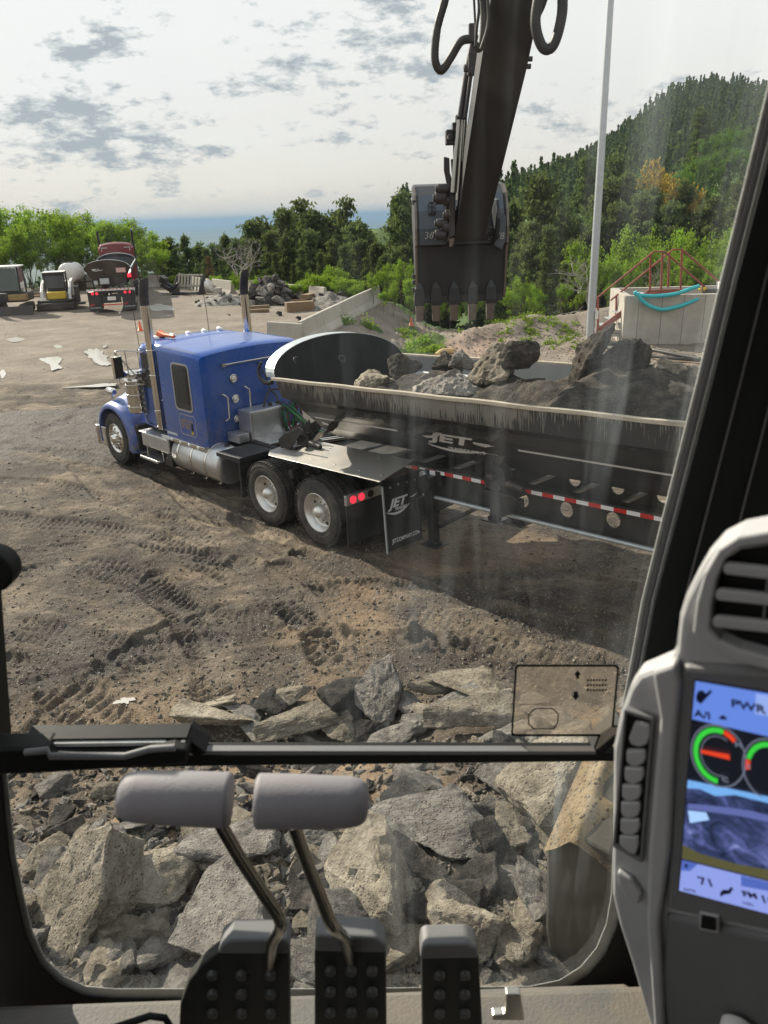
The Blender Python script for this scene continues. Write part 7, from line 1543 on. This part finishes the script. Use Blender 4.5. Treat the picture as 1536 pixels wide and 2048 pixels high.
# transparent caution sticker on the glass
fm = bpy.data.materials.new('sticker_film'); fm.use_nodes = True; t = fm.node_tree; t.nodes.clear(); tr_ = N(t, 'ShaderNodeBsdfTransparent'); tr_.inputs[0].default_value = (.62, .56, .49, 1); df = N(t, 'ShaderNodeBsdfTranslucent'); df.inputs[0].default_value = (.55, .48, .4, 1); mx = N(t, 'ShaderNodeMixShader'); mx.inputs[0].default_value = .12
LK(t, tr_.outputs[0], mx.inputs[1]); LK(t, df.outputs[0], mx.inputs[2]); o = N(t, 'ShaderNodeOutputMaterial'); LK(t, mx.outputs[0], o.inputs[0])
f = MB(); Pq = [(1034, 1333), (1234, 1333), (1222, 1468), (1026, 1468)]; f.add([UW(a, b, .003) for a, b in Pq], [(0,1,2,3)]); stk = EP('caution_sticker', f, fm, fixn=False)
f = MB(); f.ring_prism([UW(a, b, .0035) for a, b in ((1030, 1334), (1034, 1329), (1233, 1329), (1238, 1334), (1226, 1466), (1221, 1472), (1026, 1472), (1022, 1467))], [UW(a, b, .0035) for a, b in ((1034, 1336), (1037, 1333), (1230, 1333), (1234, 1337), (1222, 1464), (1219, 1468), (1029, 1468), (1026, 1464))], wn_*.0006); EP('sticker_border', f, M['cab_black'], stk)
f = MB(); f.prism([UW(a, b, .004) for a, b in ((1155, 1340), (1162, 1350), (1158, 1350), (1158, 1357), (1152, 1357), (1152, 1350), (1148, 1350))], wn_*.0004); f.prism([UW(a, b, .004) for a, b in ((1147, 1383), (1156, 1383), (1156, 1391), (1159, 1391), (1151, 1400), (1144, 1391), (1147, 1391))], wn_*.0004)
for k in range(3):
    for i in range(7): x = 1174+6*i; y_ = 1358+10*k; f.prism([UW(a, b, .004) for a, b in ((x, y_), (x+4, y_), (x+3, y_+4), (x-1, y_+4))], wn_*.0004)
ol = [(1064, 1420), (1072, 1416), (1105, 1416), (1113, 1422), (1118, 1428), (1116, 1446), (1108, 1458), (1066, 1458), (1056, 1448), (1056, 1430)]; cn = (1087, 1437); f.ring_prism([UW(a, b, .004) for a, b in ol], [UW(cn[0]+(a-cn[0])*.92, cn[1]+(b-cn[1])*.92, .004) for a, b in ol], wn_*.0004); EP('sticker_marks', f, M['cab_black'], stk)
# --- sill, pedals, levers
q = Y(300, 1999, BARY-.05); zs = q.z
f = MB(); f.bb(-.62, .34, .50, BARY-.045, zs-.05, zs-.004); EP('front_sill', f, M['cab_floor'], bevel=.01)
q2 = Y(1110, 1996, .78); f = MB(); f.bb(q2.x-.16, q2.x+.18, .52, .80, zs-.02, q2.z); EP('sill_cover', f, M['cab_floor'], bevel=.015, seg=3)
f = MB(); f.prism([Y(a, b, .70) for a, b in ((1012, 1990), (1042, 1990), (1050, 2042), (985, 2042), (985, 2032), (1010, 2030))], (0, .012, 0)); EP('catch_plate', f, M['light_metal'], bevel=.002)
f = MB(); f.tube([Y(a, b, .62) for a, b in ((215, 2060), (300, 2032), (330, 2036), (345, 2060))], .004, 8); EP('floor_rod', f, M['cab_black'])
def pedal(poly, lip, yd, cols, rows_, bx):
    f = MB(); P = [Y(a, b, yd) for a, b in poly]; f.prism(P, (0, .02, 0)); pe = EP('foot_pedal', f, M['pedal'], bevel=.003, seg=3)
    f = MB(); f.prism([Y(a, b, yd-.006) for a, b in lip], (0, .030, 0)); EP('pedal_edge', f, M['cab_plastic_dark'], pe, bevel=.004, seg=3)
    for i in range(cols):
        for j in range(rows_):
            px = bx[0]+(bx[2]-bx[0])*(i+.5)/cols; py = bx[1]+(bx[3]-bx[1])*(j+.5)/rows_; f = MB(); q = Y(px, py, yd-.004); f.rings([(q+Vector((0, .012, 0)), .0075), (q+Vector((0, 0, 0)), .0070), (q+Vector((0, -.002, 0)), .0045)], 12, 0, True, True, (0, -1, 0)); EP('pedal_stud', f, M['pedal_rubber'], pe)
pedal([(355, 2110), (360, 2010), (378, 1962), (405, 1930), (436, 1906), (578, 1902), (580, 2110)], [(434, 1910), (440, 1892), (462, 1880), (570, 1879), (579, 1890), (579, 1910)], .66, 3, 3, (395, 1935, 570, 2050))
pedal([(629, 2110), (629, 1900), (772, 1902), (774, 2110)], [(628, 1905), (630, 1874), (640, 1871), (750, 1876), (772, 1890), (773, 1908)], .66, 3, 3, (640, 1925, 765, 2050))
pedal([(845, 2110), (843, 1914), (958, 1914), (968, 2110)], [(840, 1920), (843, 1896), (852, 1890), (935, 1888), (955, 1898), (958, 1918)], .68, 2, 3, (855, 1935, 955, 2050))
for hpts, rod in (([(236, 1592), (462, 1600)], [(436, 1640), (480, 1716), (526, 1786), (562, 1846), (545, 1885), (540, 1930)]), ([(738, 1604), (512, 1602)], [(588, 1650), (612, 1720), (640, 1790), (664, 1850), (690, 1880), (700, 1920)])):
    f = MB(); yr = .60; f.tube([Y(a, b, yr+.03*max(0, i-3)) for i, (a, b) in enumerate(rod)], .0068, 12, 0, 4); lv = EP('travel_lever', f, M['lever_chrome'])
    a, b = Y(*hpts[0], .56), Y(*hpts[1], .56); ax = (b-a).normalized(); L_ = (b-a).length; f = MB()
    f.rings([(a+ax*(L_*u), r_) for u, r_ in ((0, .0005), (.006, .010), (.03, .0165), (.08, .0205), (.18, .0225), (.6, .0238), (.95, .0243), (.985, .0238), (1.0, .021), (1.0, .0005))], 40, 0, False, True, ax); hd_ = EP('lever_grip', f, M['grip'], lv)
# --- monitor console
c0_ = Y(1300, 1560, .46); cu_ = Vector((math.cos(R(34)), -math.sin(R(34)), -.02)).normalized(); cv_ = Vector((-.05, -.22, .97)); cv_ = (cv_-cu_*cv_.dot(cu_)).normalized(); cn_ = cu_.cross(cv_)
if cn_.dot(EYE-c0_) < 0: cn_ = -cn_
def CP(px, py, off=0.0): return onplane(px, py, c0_ + cn_*off, cn_)
def cprism(poly, o0, th): f = MB(); f.prism([CP(a, b, o0) for a, b in poly], -cn_*th); return f
body = [(1300, 1344), (1338, 1328), (1350, 1300), (1356, 1238), (1368, 1200), (1388, 1160), (1410, 1122), (1440, 1088), (1480, 1068), (1536, 1058), (1640, 1060), (1640, 2300), (1345, 2300), (1300, 2060), (1262, 1930), (1236, 1850), (1222, 1790), (1224, 1500), (1236, 1440), (1258, 1378), (1275, 1354)]
EP('console_body', cprism(body, 0, .02), M['cab_plastic'], bevel=.006, seg=3)
con = [o for o in ex.children if o.name.startswith('console_body')][0]
EP('console_column', cprism([(1302, 1346), (1350, 1330), (1362, 1370), (1350, 1500), (1340, 1700), (1318, 1850), (1330, 2100), (1310, 2100), (1292, 1840), (1296, 1700), (1318, 1440)], .010, .012), M['cab_plastic'], con, bevel=.004, seg=3)
bz_o = [(1362, 1322), (1640, 1322), (1640, 1880), (1335, 1840), (1338, 1700), (1350, 1420)]
EP('screen_bezel', cprism([(1364, 1334), (1640, 1350), (1640, 1886), (1332, 1820), (1338, 1700), (1350, 1400)], .006, .010), M['cab_plastic_dark'], con, bevel=.004)
EP('lower_panel', cprism([(1332, 1832), (1640, 1900), (1640, 2300), (1360, 2300), (1322, 1960)], .005, .010), M['cab_plastic_dark'], con, bevel=.004)
EP('port_cover', cprism([(1398, 1826), (1438, 1834), (1438, 1868), (1398, 1860)], .008, .004), M['cab_plastic'], con, bevel=.001)
EP('usb_port', cprism([(1403, 1833), (1431, 1839), (1431, 1862), (1401, 1856)], .010, .003), M['cab_black'], con)
f = MB(); q = CP(1478, 2052, .012); f.rings([(q, .014), (q+cn_*.008, .014), (q+cn_*.010, .011)], 24, 0, True, True, cn_); EP('white_knob', f, M['white_paint'], con)
# vent
vo_ = [(1420, 1260), (1424, 1210), (1434, 1160), (1452, 1120), (1482, 1098), (1536, 1090), (1640, 1092), (1640, 1325), (1536, 1316), (1480, 1300), (1440, 1282)]
EP('vent_opening', cprism(vo_, .002, .0015), M['cab_black'], con)
def shr(L_, k, c_=(1540, 1210)): return [(c_[0]+(a-c_[0])*k, c_[1]+(b-c_[1])*k) for a, b in L_]
f = MB(); OO = [(1384, 1268), (1392, 1205), (1408, 1148), (1436, 1100), (1476, 1074), (1536, 1064), (1660, 1066), (1660, 1350), (1536, 1342), (1470, 1326), (1420, 1300)]
f.ring_prism([CP(a, b, .012) for a, b in OO], [CP(a, b, .012) for a, b in vo_], -cn_*.012); EP('vent_ring', f, M['cab_plastic'], con, bevel=.005, seg=3)
for y0, x0 in ((1128, 1446), (1180, 1430), (1234, 1424)):
    EP('vent_louvre', cprism([(x0, y0+4), (x0+10, y0), (1640, y0+22), (1640, y0+44), (x0+6, y0+22), (x0, y0+16)], .011, .004), M['cab_plastic'], con, bevel=.0015)
EP('vent_divider', cprism([(1533, 1160), (1538, 1160), (1528, 1250), (1523, 1250)], .009, .002), M['cab_plastic_dark'], con)
# rocker switches in a dark recess
EP('switch_recess', cprism([(1252, 1427), (1302, 1443), (1280, 1720), (1230, 1690)], .002, .0015), M['cab_black'], con)
f = MB(); A1 = [(1247, 1419), (1308, 1437), (1284, 1728), (1224, 1694)]; A2_ = [(1253, 1428), (1301, 1443), (1279, 1718), (1231, 1689)]; f.ring_prism([CP(a, b, .005) for a, b in A1], [CP(a, b, .005) for a, b in A2_], -cn_*.005); EP('switch_surround', f, M['cab_plastic_dark'], con, bevel=.0015)
for k, (px, py) in enumerate([(1279, 1474), (1271, 1516), (1267, 1551), (1262, 1586), (1260, 1620), (1259, 1654), (1257, 1688)]):
    P = [(px-19, py-14), (px+19, py-13), (px+21, py), (px+16, py+12), (px+4, py+18), (px-10, py+17), (px-19, py+8)]
    if k == 0: P = [(px-10, py-28), (px+20, py-22), (px+21, py), (px+14, py+16), (px, py+22), (px-18, py+16), (px-22, py+4)]
    if k == 6: P = [(px-19, py-14), (px+19, py-13), (px+20, py+4), (px+14, py+22), (px, py+18), (px-19, py+2)]
    o = EP('rocker_switch', cprism(P, .0055, .004), M['cab_plastic'], con, bevel=.0015, seg=3)
EP('side_lever', cprism([(1234, 1745), (1262, 1760), (1282, 1790), (1276, 1812), (1250, 1792), (1236, 1770)], .006, .006), M['cab_plastic'], con, bevel=.002)
# screen
def em(k, c_, s): emis(k, c_, s); return M[k]
def SX(name, poly, lay, mt): f = MB(); f.prism([CP(a, b, .0075+lay*.0005) for a, b in poly], -cn_*.0004); return EP(name, f, mt, scr)
f = MB(); f.prism([CP(a, b, .0072) for a, b in ((1388, 1360), (1640, 1402), (1640, 1856), (1356, 1782))], -cn_*.001); scr = EP('monitor_screen', f, em('screen_black', (.012, .014, .022), .4))
SX('status_bar', [(1391, 1363), (1640, 1406), (1640, 1497), (1384, 1438)], 1, em('screen_blue', (.13, .24, .72), .62)); SX('status_tab', [(1512, 1388), (1640, 1410), (1640, 1450), (1510, 1428)], 2, em('screen_pale', (.30, .42, .85), .6))
SX('bottom_bar', [(1364, 1721), (1640, 1790), (1640, 1855), (1358, 1781)], 1, em('screen_lilac', (.27, .34, .78), .62)); SX('bottom_tab', [(1364, 1721), (1395, 1729), (1380, 1742), (1363, 1741)], 2, em('screen_mid', (.10, .17, .6), .5)); SX('bottom_tab', [(1482, 1752), (1560, 1771), (1552, 1785), (1482, 1772)], 2, M['screen_mid'])
# rear camera picture
cmn = bpy.data.materials.new('camera_picture'); cmn.use_nodes = True; t = cmn.node_tree; b = t.nodes['Principled BSDF']; tcn = N(t, 'ShaderNodeTexCoord'); nn = N(t, 'ShaderNodeTexNoise', i_Scale=45., i_Detail=8., i_Roughness=.7, i_Distortion=1.0); LK(t, tcn.outputs['Object'], nn.inputs['Vector'])
r_ = ramp(t, [(.35, (.006, .010, .022)), (.5, (.035, .05, .13)), (.62, (.10, .12, .32)), (.75, (.35, .42, .75))], nn.outputs[0]); LK(t, r_.outputs[0], b.inputs['Emission Color']); b.inputs['Emission Strength'].default_value = .7; b.inputs['Base Color'].default_value = (.01, .01, .02, 1); b.inputs['Roughness'].default_value = .2
SX('camera_picture', [(1375, 1560), (1640, 1615), (1640, 1785), (1364, 1716)], 1, cmn)
SX('picture_sky', [(1376, 1561), (1640, 1616), (1640, 1650), (1536, 1606), (1470, 1590), (1430, 1592), (1400, 1578), (1374, 1576)], 2, em('scr_sky', (.16, .38, .75), .7)); SX('picture_truck', [(1376, 1622), (1412, 1626), (1418, 1640), (1380, 1646)], 2, em('scr_white', (.35, .55, .9), .7)); SX('picture_body', [(1376, 1608), (1420, 1612), (1500, 1622), (1600, 1650), (1600, 1658), (1480, 1632), (1376, 1618)], 2, em('scr_lav', (.12, .15, .40), .6))
SX('picture_edge', [(1365, 1690), (1400, 1708), (1470, 1728), (1560, 1745), (1640, 1760), (1640, 1786), (1364, 1717)], 2, em('scr_olive', (.10, .095, .04), .6))
def gauge(cx_, cy2, r, parts, needle):
    for a0, a1, mt, w_ in parts:
        A_ = np.linspace(R(a0), R(a1), 24); O_ = [(cx_+r*math.cos(a), cy2-r*1.12*math.sin(a)+.22*r*math.cos(a)) for a in A_]; I_ = [(cx_+(r-w_)*math.cos(a), cy2-(r-w_)*1.12*math.sin(a)+.22*(r-w_)*math.cos(a)) for a in A_]
        f = MB(); f.sheet([[CP(*o, .0085), CP(*i, .0085)] for o, i in zip(O_, I_)], 0, False); EP('gauge_arc', f, mt, scr, fixn=False)
    if needle: SX('gauge_needle', needle, 3, M['scr_red'])
em('scr_green', (.04, .55, .05), .7); em('scr_red', (.8, .06, .02), .6); em('scr_grey', (.18, .20, .27), .5); em('scr_text', (.012, .012, .04), .3)
gauge(1437, 1512, 56, [(-88, 88, M['scr_grey'], 3), (88, 272, M['scr_grey'], 3)], None)
gauge(1437, 1512, 50, [(78, 268, M['scr_green'], 9), (45, 76, M['scr_red'], 9)], [(1402, 1500), (1458, 1510), (1460, 1520), (1402, 1506)]); gauge(1437, 1512, 36, [(60, 285, M['scr_grey'], 2)], None)
gauge(1540, 1540, 56, [(60, 270, M['scr_grey'], 3)], None); gauge(1540, 1540, 49, [(80, 165, M['scr_green'], 9), (168, 190, M['scr_red'], 9)], None)
for txt, px, py, sz, mt in (('PWR', 1462, 1413, .0092, 'scr_text'), ('A/I', 1389, 1432, .0085, 'scr_text'), ('71', 1399, 1768, .0120, 'scr_text'), ('FM', 1486, 1792, .0085, 'scr_text'), ('10', 1522, 1804, .0110, 'scr_text'), ('H', 1470, 1492, .006, 'scr_grey'), ('C', 1444, 1562, .006, 'scr_grey'), ('VOL', 1486, 1808, .004, 'scr_text'), ('E', 1494, 1536, .005, 'scr_grey'), ('AUTO', 1367, 1780, .0035, 'scr_text')):
    dX = (CP(px+20, py+4.2)-CP(px, py)); EP('screen_text', text_mb(txt, sz, frame(CP(px, py, .0094), dX, cv_), ext=.0002, bold=.0002 if sz > .005 else 0), M[mt], scr, fixn=False)
SX('tool_icon', [(1392, 1392), (1396, 1383), (1404, 1381), (1412, 1388), (1420, 1380), (1424, 1384), (1412, 1397), (1402, 1408), (1393, 1402)], 3, M['scr_text']); SX('tool_icon', [(1438, 1436), (1444, 1431), (1450, 1433), (1454, 1440), (1438, 1438)], 3, M['scr_text'])
SX('fan_icon', [(1440, 1786), (1446, 1780), (1456, 1781), (1462, 1774), (1466, 1778), (1460, 1788), (1448, 1789), (1441, 1794)], 3, M['scr_text']); SX('fan_icon', [(1370, 1728), (1376, 1731), (1374, 1736), (1369, 1734)], 3, M['scr_text'])
# ---------------------------------------------------------------- broken paving heaped under the cab
random.seed(21); rr = random.Random(21); gq = 0
def pile_rock(px, py, s, mi_, mk, e, label=None, name='rubble_chunk', lift=.0, sc3=None, grp='broken paving under the cab'):
    p = GH(px, py); return put_rock(name, RK[mi_], M[mk], p+Vector((0, 0, lift*s)), sc3 or s, e, label or 'rough broken paving chunk in the heap seen through the cab windows', group=grp if label is None else None)
BIG = [(430, 1452, .95, 4, 'rock_tan', (.1, .05, 2.9), 'pale flat slab at the left end of the row above the crossbar'), (610, 1478, 1.0, 4, 'rock_tan', (-.1, .1, .5), 'broad tan slab touching the crossbar left of centre'),
 (690, 1425, .75, 3, 'rock_dark', (.1, .4, .4), 'black block with square edge above the crossbar'), (765, 1412, .80, 2, 'rock_grey', (.5, -.4, .9), 'upright pointed grey slab standing in the middle of the row'), (545, 1418, .6, 0, 'rock_dark', (.2, .1, 1.4), 'dark slab behind the pale slabs above the crossbar'),
 (815, 1425, .55, 1, 'rock_grey', (.1, .1, 2.2), 'small flat grey slab right of the upright pointed slab'), (935, 1402, 1.05, 7, 'rock_tan', (.05, .25, .1), 'long thin tan slab farthest back in the row above the crossbar'), (950, 1465, .95, 4, 'rock_tan', (.15, .1, .2), 'long pale slab lying against the crossbar left of the sticker'),
 (840, 1460, .65, 5, 'rock_grey', (.2, .2, 1.2), 'grey block with a rounded end between two long slabs'), (1070, 1478, .5, 0, 'rock_grey', (.2, 0, 1.0), 'grey chunk seen just below the sticker'), (740, 1480, .38, 2, 'rock_dark', (1.0, .3, .2), 'thin dark chip standing on edge by the crossbar'),
 (870, 1450, .5, 3, 'rock_tan', (.3, .1, 2.0), 'tan chunk tucked behind the long pale slab'), (1150, 1490, .45, 2, 'rock_grey', (.1, .3, .4), 'grey chunk at the right end of the row by the pillar'),
 (1120, 1620, 1.25, 3, 'rock_tan', (.15, -.2, .3), 'very large pale slab filling the right side of the lower window'), (1010, 1560, .6, 2, 'rock_grey', (.4, .2, .9), 'grey block above the very large pale slab'), (840, 1610, .75, 5, 'rock_dark', (.1, .1, .1), 'dark long block just right of the second lever grip'), (830, 1575, .6, 0, 'rock_grey', (.1, .2, 2.0), 'pale block on top behind the dark long block'),
 (850, 1672, 1.15, 7, 'rock_grey', (.1, .0, .05), 'long thin grey slab lying level across the middle of the lower window'), (760, 1780, 1.15, 6, 'rock_tan', (.3, .2, .9), 'huge pebbly tan boulder behind the second lever rod'), (690, 1890, .8, 3, 'rock_grey', (.1, .6, .2), 'dark grey gravelly block under the huge tan boulder'),
 (330, 1760, .78, 0, 'rock_tan', (.15, .1, .3), 'sandy coloured square block left of the first lever rod'), (180, 1830, 1.1, 2, 'rock_tan', (.45, -.5, .6), 'big rough tilted slab at the left of the lower window'), (470, 1850, .95, 2, 'rock_grey', (.1, .2, 1.3), 'grey broken block under the first lever rod'), (460, 1710, .85, 1, 'rock_grey', (.05, .05, .2), 'flat topped slab crossing behind the first lever rod'),
 (195, 1690, .42, 6, 'rock_grey', (.1, 0, .4), 'small upright rounded stone left of the first lever grip'), (245, 1700, .48, 6, 'rock_grey', (.3, .3, 1.4), 'rounded grey stone beside the small upright stone'), (130, 1680, .55, 4, 'rock_grey', (.9, .3, .9), 'thin slab standing on edge at the left of the heap'), (110, 1590, .55, 3, 'rock_grey', (.1, .1, .5), 'grey block in the top left corner of the lower window'), (215, 1585, .42, 0, 'rock_tan', (.3, .1, .2), 'small tan stone right of the grey corner block'),
 (350, 1900, .6, 1, 'rock_grey', (.2, .3, .8), 'flat pale chip near the bottom left of the lower window'), (960, 1780, .5, 2, 'rock_dark', (.4, .2, .7), 'dark chunk in the middle right of the lower window'), (990, 1700, .55, 3, 'rock_dark', (.2, .7, .2), 'dark wedge under the very large pale slab'), (925, 1860, .7, 6, 'rock_tan', (.2, .3, 2.0), 'crumbly tan lump above the right pedal'), (1040, 1880, .6, 5, 'rock_tan', (.3, .2, 1.3), 'crumbly lump left of the dark flat faced slab'),
 (560, 1640, .55, 3, 'rock_grey', (.2, .2, .9), 'grey stone seen between the two lever grips'), (1000, 1640, .5, 4, 'rock_grey', (.3, .6, .3), 'thin leaning slab left of the very large pale slab')]
for b_ in BIG:
    px, py, s, mi_, mk, e, lb = b_; s *= (.68 if py > 1500 else .84); st_ = 'standing' in lb or 'upright' in lb or 'tilted' in lb or 'boulder' in lb; e = e if st_ else (e[0]*.5, e[1]*.5, e[2]); pile_rock(px, py, s, mi_, mk, e, lb, lift=.12 if py > 1500 else .2, sc3=((s, s, s*.78) if 'standing' not in lb else None) if st_ else (s*1.1, s, s*(.62 if py > 1500 else .55)))
for k in range(150):
    px = rr.uniform(-20, 1290); py = rr.uniform(1535, 2120); s = rr.uniform(.16, .42); pile_rock(px, py, s, rr.randrange(8), rr.choice(('rock_grey', 'rock_grey', 'rock_tan', 'rock_tan', 'rock_dark')), (rr.uniform(-.4, .4), rr.uniform(-.4, .4), rr.uniform(0, 6.28)), lift=.08, sc3=(s*rr.uniform(.9, 1.4), s, s*rr.uniform(.5, .8)))
for px, py, s in ((420, 1430, .5), (480, 1440, .55), (575, 1405, .45), (640, 1440, .5), (880, 1395, .6), (905, 1430, .55), (985, 1425, .6), (1040, 1420, .5), (1090, 1450, .5), (660, 1468, .5), (510, 1478, .5), (795, 1485, .5), (1010, 1490, .5)):
    pile_rock(px, py, s, rr.choice((0, 1, 4, 7)), rr.choice(('rock_grey', 'rock_tan', 'rock_grey')), (rr.uniform(-.25, .25), rr.uniform(-.25, .25), rr.uniform(-.5, .5)), lift=.2, sc3=(s*1.25, s*.8, s*.5))
for k in range(22):
    px = rr.uniform(370, 1260); py = rr.uniform(1395, 1500); s = rr.uniform(.12, .34); pile_rock(px, py, s, rr.randrange(8), rr.choice(('rock_grey', 'rock_tan', 'rock_dark')), (rr.uniform(-.5, .5), rr.uniform(-.5, .5), rr.uniform(0, 6.28)), lift=.05)
# dark flat faced slab with sandy top at the lower right
q = GH(1160, 1930); pf_ = q.y
tl, tr2, br, bl = Y(1085, 1690, pf_), Y(1232, 1660, pf_-.05), Y(1250, 2000, pf_-.1), Y(1120, 2000, pf_)
f = MB(); P = [Y(1092, 1690, pf_), Y(1150, 1672, pf_-.12), Y(1222, 1712, pf_-.2), Y(1262, 1760, pf_-.2), Y(1262, 2060, pf_-.2), Y(1122, 2060, pf_), Y(1090, 1860, pf_)]
back = Vector((.35, .55, .16)); f.prism(P, back); o = thing('flat_slab', 'standing slab with a smooth dark face and sandy top at the lower right of the window', 'rubble slab', Matrix.Translation(q))
obj('slab', local(o, f), [mat('slab_face', (.075, .066, .052), .8, dirt=(.13, .11, .08), dirt_s=5, dirt_amt=.5, bump=.15)], o, bevel=.015)
f = MB(); n_ = 12; rows = []
for i in range(n_+1):
    t_ = i/n_; row = []
    for j in range(17):
        u = j/16; a = P[0].lerp(P[1], min(1, u*2.2)) if u < .45 else P[1].lerp(P[3], (u-.45)/.55); p = a+back*t_*1.05; dz_ = .05+.05*mnoise.fractal(p*5, 1, 2, 4); ed = min(t_, 1-t_, u, 1-u)*6; p = p+Vector((-.02*(1-min(1, ed)), -.03*(1-min(1, ed)), dz_*min(1, ed+.3)-.02)); row.append(p)
    rows.append(row)
f.sheet(rows); obj('sandy_top', local(o, f), rock_mat('sandy_soil', (.30, .22, .13), (.46, .35, .21), (.58, .46, .30)), o, subd=1)
# loose stones over the worked ground: too many to count
vs0 = [(np.array([v.co[:] for v in m2.vertices]), [tuple(p.vertices) for p in m2.polygons]) for m2 in [rock_mesh('pebble%d' % i, 80+i, (1, .8, .6), 9, .0, 0) for i in range(4)]]
g2 = np.random.default_rng(4)
def pebbles(name, n, gen, smin, smax, mk, label):
    V, F_ = [], []; o_ = 0
    for k in range(n):
        x, y = gen(k)
        if not (-60 < x < 30): continue
        z_ = HZ(x, y); s = smin+(smax-smin)*g2.random()**3.5; v, fs = vs0[k % 4]; a = g2.random()*6.28; ca, sa = math.cos(a), math.sin(a); w_ = v*s
        w_ = np.stack([w_[:, 0]*ca-w_[:, 1]*sa+x, w_[:, 0]*sa+w_[:, 1]*ca+y, w_[:, 2]+z_+s*.08], 1); V.append(w_); F_ += [tuple(i+o_ for i in f_) for f_ in fs]; o_ += len(w_)
    V = np.concatenate(V); me_ = bpy.data.meshes.new(name); me_.from_pydata(V.tolist(), [], F_); me_.materials.append(M[mk]); o = bpy.data.objects.new(name, me_); col.objects.link(o); tag(o, label, 'gravel', kind='stuff')
def gen_near(k):
    p = G(g2.uniform(-30, 1330), 1000+520*g2.random()**.7); return p.x, p.y
for i, mk in enumerate(('rock_grey', 'rock_tan', 'rock_dark')): pebbles('loose_gravel', (6500, 7000, 1800)[i], gen_near, .008, .06, mk, 'loose stones scattered over the muddy ground in front of the cab')
def gen_pile(k): p = GH(g2.uniform(-20, 1290), g2.uniform(1480, 2080)); return p.x, p.y
for i, mk in enumerate(('rock_grey', 'rock_tan', 'rock_dark')): pebbles('loose_gravel', 4500, gen_pile, .012, .13, mk, 'small debris between the chunks under the cab')
def gen_mid(k): p = G(g2.uniform(-30, 700), g2.uniform(640, 1050)); return p.x, p.y
pebbles('loose_gravel', 3000, gen_mid, .012, .07, 'rock_grey', 'scattered small stones over the yard')
def gen_shelf(k): p = GH(g2.uniform(850, 1420), g2.uniform(655, 760)); return p.x, p.y
pebbles('loose_gravel', 4500, gen_shelf, .03, .16, 'rock_tan', 'pale gravel on the shelf beside the concrete wall')
HAZE = True
def split_loose(names):
    for o in list(col.objects):
        if o.type != 'MESH' or o.name.split('.')[0] not in names: continue
        b = bmesh.new(); b.from_mesh(o.data); b.verts.ensure_lookup_table(); seen = set(); groups = []
        for v in b.verts:
            if v.index in seen: continue
            st = [v]; seen.add(v.index); g_ = []
            while st:
                q = st.pop(); g_.append(q.index)
                for e in q.link_edges:
                    w_ = e.other_vert(q)
                    if w_.index not in seen: seen.add(w_.index); st.append(w_)
            groups.append(set(g_))
        b.free()
        if len(groups) < 2: continue
        src = o.data
        for k, g_ in enumerate(groups):
            b = bmesh.new(); b.from_mesh(src); b.verts.ensure_lookup_table(); bmesh.ops.delete(b, geom=[v for v in b.verts if v.index not in g_], context='VERTS')
            m2 = bpy.data.meshes.new(src.name); b.to_mesh(m2); b.free()
            for mt_ in src.materials: m2.materials.append(mt_)
            if k == 0: o.data = m2
            else: c2_ = o.copy(); c2_.data = m2; col.objects.link(c2_)
split_loose({'corner_gusset', 'filler_cap', 'strip_lamp', 'flap_bolt', 'instruction_label', 'lifting_eye', 'rivet', 'suspension', 'stack_clamp', 'fan_icon', 'rail_flange'})
if HAZE:
    f = MB(); f.bb(-24000, 24000, -600, 34000, -420, 74); hm = bpy.data.materials.new('haze'); hm.use_nodes = True; t = hm.node_tree; t.nodes.clear(); pv = N(t, 'ShaderNodeVolumePrincipled'); pv.inputs['Color'].default_value = (.20, .30, .43, 1); pv.inputs['Density'].default_value = 1.2e-4; pv.inputs['Anisotropy'].default_value = .3
    o_ = N(t, 'ShaderNodeOutputMaterial'); LK(t, pv.outputs[0], o_.inputs['Volume']); o = obj('haze', f, hm); o['kind'] = 'stuff'; tag(o, 'thin blue haze over the far plains', 'haze')
